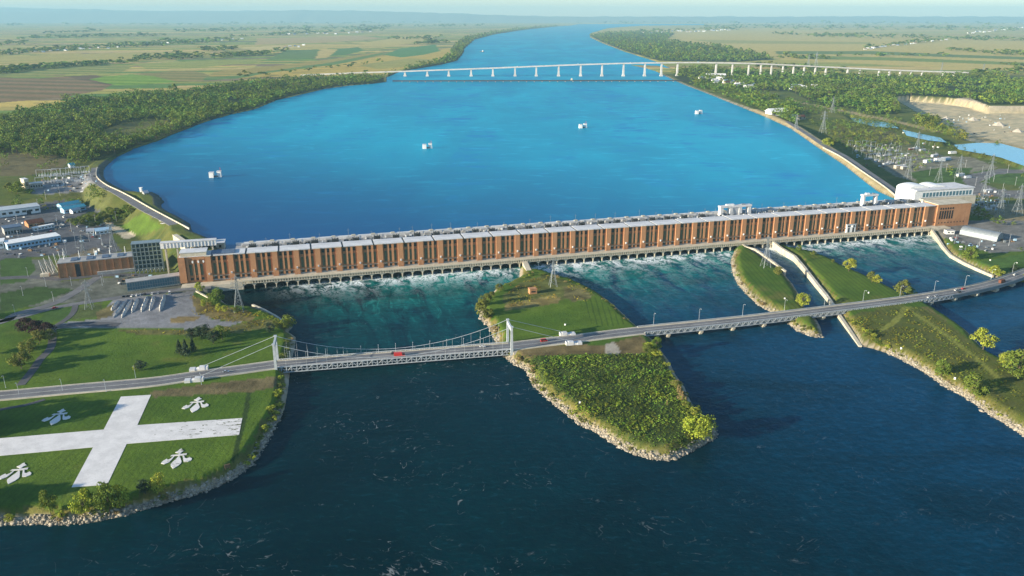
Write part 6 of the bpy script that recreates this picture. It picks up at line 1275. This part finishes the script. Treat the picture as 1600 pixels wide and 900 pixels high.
# hedge clumps in the yard
HEDGE = [(112, 346), (118, 350), (124, 344), (130, 348), (136, 341), (142, 345), (148, 338), (154, 341), (160, 335), (166, 338), (172, 331), (178, 334), (185, 328), (191, 332), (198, 327), (205, 331), (196, 338), (184, 341), (170, 346), (152, 350)]
for i, (px, py) in enumerate(HEDGE): tree('hedge_tree', px, py + 3, VR.uniform(8, 12), 'green' if i % 3 else 'olive', 'dense rounded tree in the hedge under the bright lawn of the yard', 'hedge trees in the yard', 1.4, xyz=at(px, py + 3))
# trees off to the side whose shade lies over the flag lawn and the grass above the highway
def shade_tree(tx, ty, H, lab, grp):
    """a tree whose shadow ends at photo pixel tx, ty, standing where the sun's slant puts it"""
    X, Y = G(tx, ty, ZL); ln = H / math.tan(math.radians(SUN_EL)) * .93; a = math.radians(SUN_TRAVEL); x, y = X - ln * math.cos(a), Y - ln * math.sin(a); tree('broad_tree', 0, 0, 0, 'green', lab, grp, 1.0, xyz=(x, y, ZL), H=H)
for tx, ty in ((200, 632), (170, 640), (178, 626), (140, 646), (148, 634), (152, 622), (110, 652), (118, 640), (122, 628), (80, 660), (88, 647), (92, 634), (50, 666), (58, 652), (62, 638), (20, 672), (28, 658), (30, 644)): shade_tree(tx, ty, VR.uniform(19, 24), 'tall green tree beside the highway outside the lawn', 'trees left of the flag lawn')
for px, py in ((-52, 812), (-78, 818), (-104, 813), (-66, 822), (-128, 818), (-150, 812), (-92, 822), (-176, 818)): tree('broad_tree', px, py, 0, 'green', 'green tree on the river bank beyond the lawn trees', 'trees on the bank left of the lawn', .9, H=VR.uniform(19, 25))
for px, py in ((-24, 592), (-44, 600), (-30, 556), (-46, 500)): tree('broad_tree', px, py, 0, 'green', 'green tree on the grass left of the parkway', 'trees left of the parkway', 1.0, xyz=on_land(px, py), H=VR.uniform(13, 18))
# shore bushes
SH = [([(436, 588), (440, 600), (436, 618), (434, 636), (428, 655), (421, 672), (412, 690), (398, 716), (380, 733)], 46, 2.6, ('olive', 'yellow', 'green'), 'rounded bush on the steep bank of the flag lawn', 'bushes on the flag lawn bank', 6),
      ([(455, 530), (452, 545), (447, 556), (440, 566)], 10, 2.6, ('yellow', 'olive', 'tan'), 'tawny bush on the lawn bank at the bridge tower', 'bushes at the lawn side tower', 4),
      ([(398, 487), (412, 492), (425, 499), (440, 507)], 10, 2.4, ('olive', 'yellow', 'green'), 'tawny bush along the quay edge', 'bushes along the quay', 3),
      ([(800, 562), (820, 580), (838, 604), (860, 624), (890, 648), (915, 668), (940, 682), (970, 696), (1000, 708)], 50, 2.3, ('tan', 'olive', 'olive', 'yellow'), 'tawny bush above the rocks on the near shore of the central island', 'bushes on the near shore of the central island', 4),
      ([(780, 550), (800, 556), (815, 562), (830, 570), (835, 585)], 22, 3.0, ('olive', 'green', 'tan'), 'dense bush at the island foot of the suspension bridge', 'bushes at the island tower', 6),
      ([(1012, 540), (1030, 555), (1042, 575), (1052, 593), (1062, 612), (1072, 632), (1090, 650)], 36, 3.2, ('yellow', 'tan', 'olive', 'green'), 'pale bush on the far shore of the central island', 'bushes on the far shore of the central island', 6),
      ([(770, 512), (773, 525), (777, 536), (775, 545)], 12, 2.6, ('tan', 'yellow'), 'tan bush on the shore between the lawn and the tower', 'bushes between island lawn and tower', 4),
      ([(790, 448), (812, 436), (830, 428), (850, 430), (890, 440), (920, 453)], 24, 1.8, ('olive', 'yellow', 'tan'), 'low bush around the head of the central island', 'bushes at the head of the central island', 4),
      ([(940, 466), (957, 478), (975, 494), (990, 508)], 12, 1.5, ('yellow', 'tan', 'olive'), 'low bush on the channel edge of the island lawn', 'bushes on the channel edge of the island lawn', 3),
      ([(1147, 398), (1146, 410), (1150, 430), (1158, 446), (1172, 463), (1190, 478), (1206, 488)], 26, 2.2, ('tan', 'olive', 'yellow'), 'tawny bush along the outer edge of the narrow island', 'bushes along the narrow island', 3),
      ([(1236, 506), (1250, 510), (1262, 514), (1275, 518)], 12, 2.2, ('olive', 'yellow'), 'bush on the tip of the narrow island below the viaduct', 'bushes on the narrow island tip', 7),
      ([(1322, 496), (1336, 508), (1350, 520), (1364, 530), (1378, 540), (1390, 546)], 30, 2.5, ('yellow', 'olive', 'green'), 'yellow green bush in the strip inside the meadow island wall', 'bushes inside the meadow island wall', 7),
      ([(1395, 549), (1425, 566), (1460, 584), (1500, 608), (1540, 635), (1580, 660)], 22, 1.5, ('tan', 'yellow', 'olive'), 'low tawny bush above the rocks of the meadow island', 'bushes above the meadow island rocks', 2),
      ([(1467, 374), (1478, 388), (1492, 402), (1514, 414), (1536, 424), (1555, 431), (1580, 427)], 26, 1.7, ('tan', 'olive', 'yellow'), 'tawny bush along the top of the curved wall', 'bushes along the curved wall', 3),
      ([(60, 808), (120, 812), (180, 806), (240, 786), (300, 768)], 14, 1.9, ('olive', 'tan', 'green'), 'low bush among the rocks below the cross', 'bushes among the lawn point rocks', 5)]
nb_ = 0
for line, n_, hh, kinds, lab, grp, jit in SH:
    xs = np.array([p[0] for p in line], float); ys = np.array([p[1] for p in line], float); seg = np.r_[0, np.cumsum(np.hypot(np.diff(xs), np.diff(ys)))]
    for i in range(int(n_ * .86)):
        s = VR.uniform(0, seg[-1]); px = np.interp(s, seg, xs) + VR.gauss(0, jit * .6); py = np.interp(s, seg, ys) + VR.gauss(0, jit * .35)
        x, y, zt = at(px, py)
        if zt < .6: continue
        H = hh * VR.uniform(.6, 1.5); kd = VR.choice(kinds); t = thing('shore_bush', lab, 'bush', (x, y, zt - .15), VR.uniform(0, 6.28), grp); k = VR.uniform(.8, 1.3); link('foliage', BUSH[kd][VR.randrange(3)], t, sc=(H * k, H * k, H)); nb_ += 1
# ---- masses: forest beyond the 300 nearest trees, thicket, riprap
def scatter_mesh(name, templates, X, Y, Z, H, Wd, T, mat, seed=1):
    """many crowns joined into one mass; templates are (quads, tints)"""
    r = np.random.default_rng(seed); which = r.integers(0, len(templates), len(X)); Vs = []; Cs = []
    for k, (Q, q) in enumerate(templates):
        m = which == k; n = m.sum()
        if not n: continue
        a = r.uniform(0, 6.283, n); ca, sa = np.cos(a)[:, None, None], np.sin(a)[:, None, None]
        x, y, z = Q[None, ..., 0], Q[None, ..., 1], Q[None, ..., 2]; w_ = (H[m] * Wd[m])[:, None, None]; h = H[m][:, None, None]
        P = np.stack([(x * ca - y * sa) * w_ + X[m][:, None, None], (x * sa + y * ca) * w_ + Y[m][:, None, None], z * h + Z[m][:, None, None]], -1)
        Vs.append(P.reshape(-1, 3)); Cs.append(np.repeat((q[None] * T[m][:, None, :]), 4, 1).reshape(-1, 3))
    V = np.concatenate(Vs); Cc = np.concatenate(Cs); n = len(V) // 4
    return link(name, array_mesh(name, V, np.arange(n * 4).reshape(n, 4), mat, Cc))
def tpl(seed, lobes, per, leaf, **k): return crown_arrays(seed, lobes, per, leaf, **k)
HI = [tpl(80 + s, 9, 7, .085, W=1.0 + .1 * s, z0=.12) for s in range(4)]; MID = [tpl(90 + s, 6, 5, .13, W=1.1, z0=.08) for s in range(3)]; LOW = [tpl(95 + s, 4, 4, .2, W=1.2, z0=.05) for s in range(3)]
def fill(pts, spacing, seed, holes=(), zz=26):
    P = poly(pts, zz); xs = [p[0] for p in P]; ys = [p[1] for p in P]; r = np.random.default_rng(seed); X = []; Y = []
    y = min(ys)
    while y < max(ys):
        sp = spacing * max(1.0, y / 1900.0); n = int((max(xs) - min(xs)) / sp); x = min(xs) + (np.arange(n) + r.uniform(0, 1, n)) * sp; X.append(x); Y.append(y + r.uniform(-.5, .5, n) * sp); y += sp
    X = np.concatenate(X); Y = np.concatenate(Y); k = inside(X, Y, P) & (np.abs(X) < Y * .72 + 60)
    for h in holes: k &= ~inside(X, Y, poly(h, zz))
    return X[k], Y[k]
def forest():
    AX, AY, side = [], [], []
    for i, (P, sp, holes) in enumerate(((FOREST_L, 13.0, (CLEAR_L,)), (FOREST_R, 14, ()), (FOREST_N, 13.5, ()), (FOREST_B, 11, ()), (PATCH_R, 11, ()), (STRIP_R, 13, ()))):
        x, y = fill(P, sp, 100 + i, holes)
        if i in (0, 1): k = vnoise(x, y, 160 if i else 70, 9) > (.22 if i else .16); x, y = x[k], y[k]
        if i == 5: k = vnoise(x, y, 70, 4) > .30; x, y = x[k], y[k]
        AX.append(x); AY.append(y); side.append(np.full(len(x), i))
    # scattered scrub trees on the right bank and in the clearings of the left
    for i, (P, sp, th) in enumerate((([(1240, 165), (1330, 172), (1400, 180), (1420, 215), (1380, 235), (1310, 222), (1270, 200)], 15, .42), ([(-60, 250), (60, 240), (150, 252), (150, 285), (100, 275), (-60, 300)], 20, .5), (CLEAR_L, 22, .45), ([(158, 285), (190, 311), (226, 331), (200, 336), (165, 326), (136, 306)], 9, .36), ([(1400, 200), (1500, 212), (1600, 235), (1600, 228), (1500, 206), (1420, 196)], 16, .3), ([(1420, 262), (1600, 256), (1600, 300), (1500, 292)], 24, .5), ([(1500, 326), (1545, 318), (1620, 316), (1620, 344), (1560, 344)], 12, .45), ([(1340, 216), (1400, 212), (1470, 236), (1480, 252), (1430, 262), (1372, 250)], 22, .5), ([(1300, 196), (1345, 200), (1395, 205), (1420, 222), (1370, 236), (1320, 228)], 16, .45), ([(1530, 388), (1620, 372), (1700, 360), (1700, 372), (1620, 388), (1545, 398)], 12, .5), ([(0, 300), (60, 306), (110, 312), (150, 300), (150, 318), (60, 322), (0, 330)], 20, .45), ([(1440, 216), (1500, 236), (1560, 248), (1600, 264), (1600, 258), (1540, 240), (1490, 224)], 18, .3))):
        x, y = fill(P, sp, 200 + i, (), 14 if i not in (2, 3) else (26 if i == 2 else 16)); k = vnoise(x, y, 60, i) > th; AX.append(x[k]); AY.append(y[k]); side.append(np.full(int(k.sum()), 10 + i))
    # tree rows and copses across the plain
    r = np.random.default_rng(8)
    ROWS = [((0, 110), (215, 97), 3, 130), ((-20, 116), (60, 108), 4, 50), ((210, 92), (318, 89), 5, 90), ((330, 90), (424, 84), 4, 70), ((318, 79), (372, 78), 3, 36), ((405, 86), (450, 79), 2, 16), ((0, 86), (110, 76), 4, 70), ((110, 77), (370, 63), 4.5, 190), ((0, 70), (40, 68), 4, 24), ((50, 60), (165, 58), 1.5, 44), ((150, 58), (260, 56), 1.5, 40), ((60, 53), (160, 49), 1.2, 30), ((270, 50), (480, 45), 2.5, 80), ((350, 59), (600, 47), 2, 90), ((450, 46), (760, 40), 2.5, 90), ((600, 62), (690, 60), 2, 30), ((640, 70), (700, 67), 2, 26),
            ((1210, 54), (1330, 57), 1.5, 40), ((1260, 56), (1600, 63), 4, 150), ((1480, 79), (1600, 86), 3.5, 60), ((1215, 90), (1290, 92), 2.5, 30), ((1570, 102), (1600, 103), 2, 10), ((1100, 42), (1600, 46), 5, 200), ((1350, 76), (1480, 62), 2, 50), ((1000, 50), (1150, 46), 1.5, 50), ((900, 36), (1600, 38), 1.5, 90), ((1510, 118), (1600, 112), 5, 46), ((0, 40), (700, 36), 1.2, 90), ((380, 122), (600, 98), .8, 20), ((1180, 104), (1320, 112), 5, 60), ((1280, 88), (1480, 88), 1.0, 20)]
    for p, q, wd, n in ROWS:
        f = r.uniform(0, 1, n); py = p[1] + (q[1] - p[1]) * f + r.normal(0, wd * .32, n); X, Y = ground(p[0] + (q[0] - p[0]) * f, np.maximum(py, 31.5), 26.0); AX.append(X); AY.append(Y); side.append(np.full(n, 30))
    X = np.concatenate(AX); Y = np.concatenate(AY); S = np.concatenate(side); Z, _dl, du = terrain(X, Y, True); k = (du > np.where(X < 0, np.where(Y < 1400, 25, 1.5), 5)) & (Z > 5); X, Y, Z, S = X[k], Y[k], Z[k], S[k]
    n = len(X); r = np.random.default_rng(12); H = r.uniform(9, 21, n) * (1 + .4 * (r.uniform(0, 1, n) > .9)) * np.where(S >= 10, .55, 1.0) * np.clip(Y / 1900.0, 1, None) ** np.where(S == 30, .62, .32); H = np.where(S == 30, H * 1.3, H)
    Wd = r.uniform(.75, 1.25, n) * np.where(S == 30, 2.4, 1.0); g = r.uniform(.6, 1.4, n) * (.75 + .5 * vnoise(X, Y, 70, 6)); hue = r.normal(0, .14, n) + (vnoise(X, Y, 130, 7) - .45) * .3; T = np.stack([g * (1 + hue), g, g * (.9 - hue * .5)], 1)
    # the 300 that show largest are trees of their own
    big = H / np.hypot(Y, X); near = (S < 3) | (S >= 10) & (S < 30); score = np.where(near, big, 0) * np.where(S == 0, 1.05, 1); order = np.argsort(-score)[:290]; own = np.zeros(n, bool); own[order] = True
    fm = [array_mesh('crown', Q.reshape(-1, 3), np.arange(len(Q) * 4).reshape(-1, 4), MAT['leaf_forest'], np.repeat(q, 4, 0)) for Q, q in [tpl(120 + s, 14, 12, .068, W=1.0 + .1 * s, z0=.12) for s in range(4)]]
    for i in order:
        left = X[i] < 0; t = thing('forest_tree', 'broad green tree of the wood on the %s' % ('bank above the workshops' if left else 'bank behind the straight dike'), 'tree', (float(X[i]), float(Y[i]), float(Z[i]) - .2), float(i), 'woodland trees above the workshops' if left else 'woodland trees behind the straight dike')
        link('trunk', TR[i % 3], t, sc=(H[i], H[i], H[i])); link('crown', fm[i % 4], t, sc=(H[i] * Wd[i], H[i] * Wd[i], H[i]))
    rest = ~own
    a = rest & (Y < 2000); b = rest & (Y >= 2000) & (Y < 4200) & (S != 30); c = rest & ~a & ~b
    for nm, m, tp in (('nearer_woodland', a, HI), ('farther_woodland', b, MID), ('distant_tree_belt', c, LOW)):
        tag(scatter_mesh(nm, tp, X[m], Y[m], Z[m] - .3, H[m], Wd[m], T[m], MAT['leaf_forest'], 5), kind='stuff')
    print('forest', n, a.sum(), b.sum(), c.sum(), 'bushes', nb_)
forest()
def thicket():
    """knee to head high scrub nobody could count, on the lower central island and island shores"""
    TH = [tpl(140 + s, 5, 7, .17, W=1.7, z0=.0) for s in range(4)]; r = np.random.default_rng(31)
    P = poly([(812, 556), (850, 556), (940, 553), (1010, 552), (1034, 560), (1056, 592), (1070, 618), (1084, 645), (1108, 672), (1096, 690), (1050, 706), (1010, 704), (965, 690), (915, 664), (870, 630), (842, 602), (824, 576)], ZL)
    def fill2(P, sp, seed):
        xs = [p[0] for p in P]; ys = [p[1] for p in P]; nx, ny = int((max(xs) - min(xs)) / sp), int((max(ys) - min(ys)) / sp); gx, gy = np.meshgrid(min(xs) + np.arange(nx) * sp, min(ys) + np.arange(ny) * sp); q = np.random.default_rng(seed)
        X = gx.ravel() + q.uniform(-.6, .6, gx.size) * sp; Y = gy.ravel() + q.uniform(-.6, .6, gx.size) * sp; k = inside(X, Y, P); return X[k], Y[k]
    X, Y = fill2(P, 1.9, 1); A = [(X, Y, 1.05, 0)]
    X, Y = fill2(poly([(786, 463), (815, 441), (855, 429), (905, 442), (932, 460), (915, 472), (870, 468), (800, 480)], ZL), 2.6, 2); k = vnoise(X, Y, 12, 3) > .5; A.append((X[k], Y[k], .8, 1))
    X, Y = fill2(poly([(1316, 499), (1360, 490), (1440, 480), (1530, 550), (1640, 610), (1640, 690), (1560, 650), (1470, 594), (1385, 547)], ZL), 2.6, 3); k = vnoise(X, Y, 9, 5) > .36; k &= line_dist(X, Y, poly([(1415, 478), (1405, 495), (1395, 505), (1378, 515)], ZL)) > 2.2; k &= line_dist(X, Y, poly([(1417, 479), (1440, 497), (1480, 525), (1520, 556), (1560, 590)], ZL)) > 1.6; A.append((X[k], Y[k], .85, 2))
    X, Y = fill2(poly([(296, 462), (330, 474), (388, 486), (440, 506), (400, 508), (330, 500), (300, 490)], ZL), 2.6, 4); k = vnoise(X, Y, 9, 6) > .52; A.append((X[k], Y[k], .9, 1))
    X, Y = fill2(poly([(176, 514), (300, 516), (400, 503), (446, 508), (440, 512), (360, 520), (280, 523), (200, 520)], ZL), 2.4, 5); k = vnoise(X, Y, 8, 2) > .5; A.append((X[k], Y[k], .7, 1))
    AX, AY, AH, AT = [], [], [], []
    for X, Y, h, kd in A:
        n = len(X); g = r.lognormal(0, .33, n) * (.5 + 1.0 * vnoise(X, Y, 11, 3)); H = h * r.uniform(.5, 1.7, n) * (.6 + .8 * vnoise(X, Y, 9, 1))
        base = np.array(((.85, 1.0, .9), (1.7, 1.15, .9), (1.15, 1.0, .8))[kd]); AX.append(X); AY.append(Y); AH.append(H); AT.append(g[:, None] * base * (1 + r.normal(0, .10, (n, 3))) * (1 + np.stack([vnoise(X, Y, 20, 5) * .7, vnoise(X, Y, 20, 5) * .3, X * 0], 1)))
    X = np.concatenate(AX); Y = np.concatenate(AY); H = np.concatenate(AH); T = np.concatenate(AT); Z = terrain(X, Y); k = Z > 1.5
    tag(scatter_mesh('scrub_thicket', TH, X[k], Y[k], Z[k] - .15, H[k], np.full(k.sum(), 1.2), T[k], MAT['leaf_forest'], 9), kind='stuff'); print('thicket', k.sum())
thicket()
def riprap():
    r = np.random.default_rng(44); bm = bmesh.new(); bmesh.ops.create_icosphere(bm, subdivisions=1, radius=1); base = np.array([v.co[:] for v in bm.verts]); F = np.array([[v.index for v in f.verts] for f in bm.faces]); bm.free()
    lines = [([(436, 640), (430, 664), (416, 691), (395, 724), (362, 748), (325, 764), (289, 775), (250, 786), (208, 799), (151, 812), (106, 817), (46, 816), (-30, 817), (-120, 822)], 2100, .58), ([(784, 553), (806, 570), (823, 578), (835, 602), (856, 622), (884, 644), (911, 665), (937, 677), (962, 694), (989, 707), (1017, 716), (1047, 717), (1074, 707), (1098, 693), (1117, 683), (1115, 668)], 2100, .56), ([(1386, 550), (1410, 561), (1437, 576), (1464, 592), (1482, 606), (1506, 618), (1530, 633), (1551, 649), (1572, 660), (1602, 680), (1660, 716)], 1300, .55), ([(1142, 408), (1146, 426), (1154, 444), (1168, 460), (1185, 475), (1205, 487)], 330, .5), ([(1230, 506), (1248, 516), (1270, 525), (1285, 526)], 120, .7), ([(750, 488), (757, 503), (766, 514), (772, 526), (777, 536)], 140, .7)]
    Vs, Fs, Cs = [], [], []; b = 0
    for L, n, s in lines:
        P = np.array([G(x, y, 0.5) for x, y in L]); seg = np.r_[0, np.cumsum(np.hypot(*np.diff(P, axis=0).T))]; t = r.uniform(0, seg[-1], n); x = np.interp(t, seg, P[:, 0]) + r.normal(0, 1.5, n); y = np.interp(t, seg, P[:, 1]) + r.normal(0, 1.5, n); z = terrain(x, y); k = (z > -1.2) & (z < 3.4)
        for xx, yy, zz in zip(x[k], y[k], z[k]):
            q = s * r.lognormal(0, .38); v = base * (1 + r.uniform(-.28, .28, base.shape)) * q * np.array((r.uniform(.8, 1.4), r.uniform(.8, 1.4), r.uniform(.5, .9))) + np.array((xx, yy, zz + .15 * q)); Vs.append(v); Fs.append(F + b); b += len(base); Cs.append(np.full((len(base), 3), r.uniform(.6, 1.25)) * np.array((1, .97, .92)))
    t = NT('riprap_stone'); p = t.pos(); c = t.mix(1.0, t.mix(t.ramp(t.noise(p, .9, 3), .35, .7), (.36, .33, .275), (.18, .17, .15)), t.attr('tint'), 'MULTIPLY')
    o = link('riprap', array_mesh('riprap', np.concatenate(Vs), np.concatenate(Fs), t.done(t.bsdf(c, .9, 0, .2)), np.concatenate(Cs))); tag(o, kind='stuff'); print('stones', len(Vs))
riprap()
# ------------------------------------------------------------------ the air: one even volume round the whole scene
def build_haze():
    mb = MB(); mb.box(-45000, 45000, -1500, 43500, -7.2, 720)
    m = bpy.data.materials.new('haze_air'); m.use_nodes = True; t = m.node_tree; t.nodes.clear()
    o = t.nodes.new('ShaderNodeOutputMaterial'); v = t.nodes.new('ShaderNodeVolumePrincipled')
    v.inputs['Color'].default_value = (.34, .62, .77, 1); v.inputs['Density'].default_value = 4.0e-5; v.inputs['Anisotropy'].default_value = .0
    t.links.new(v.outputs[0], o.inputs['Volume'])
    h = mb.obj('haze', m); tag(h, kind='stuff')
build_haze()
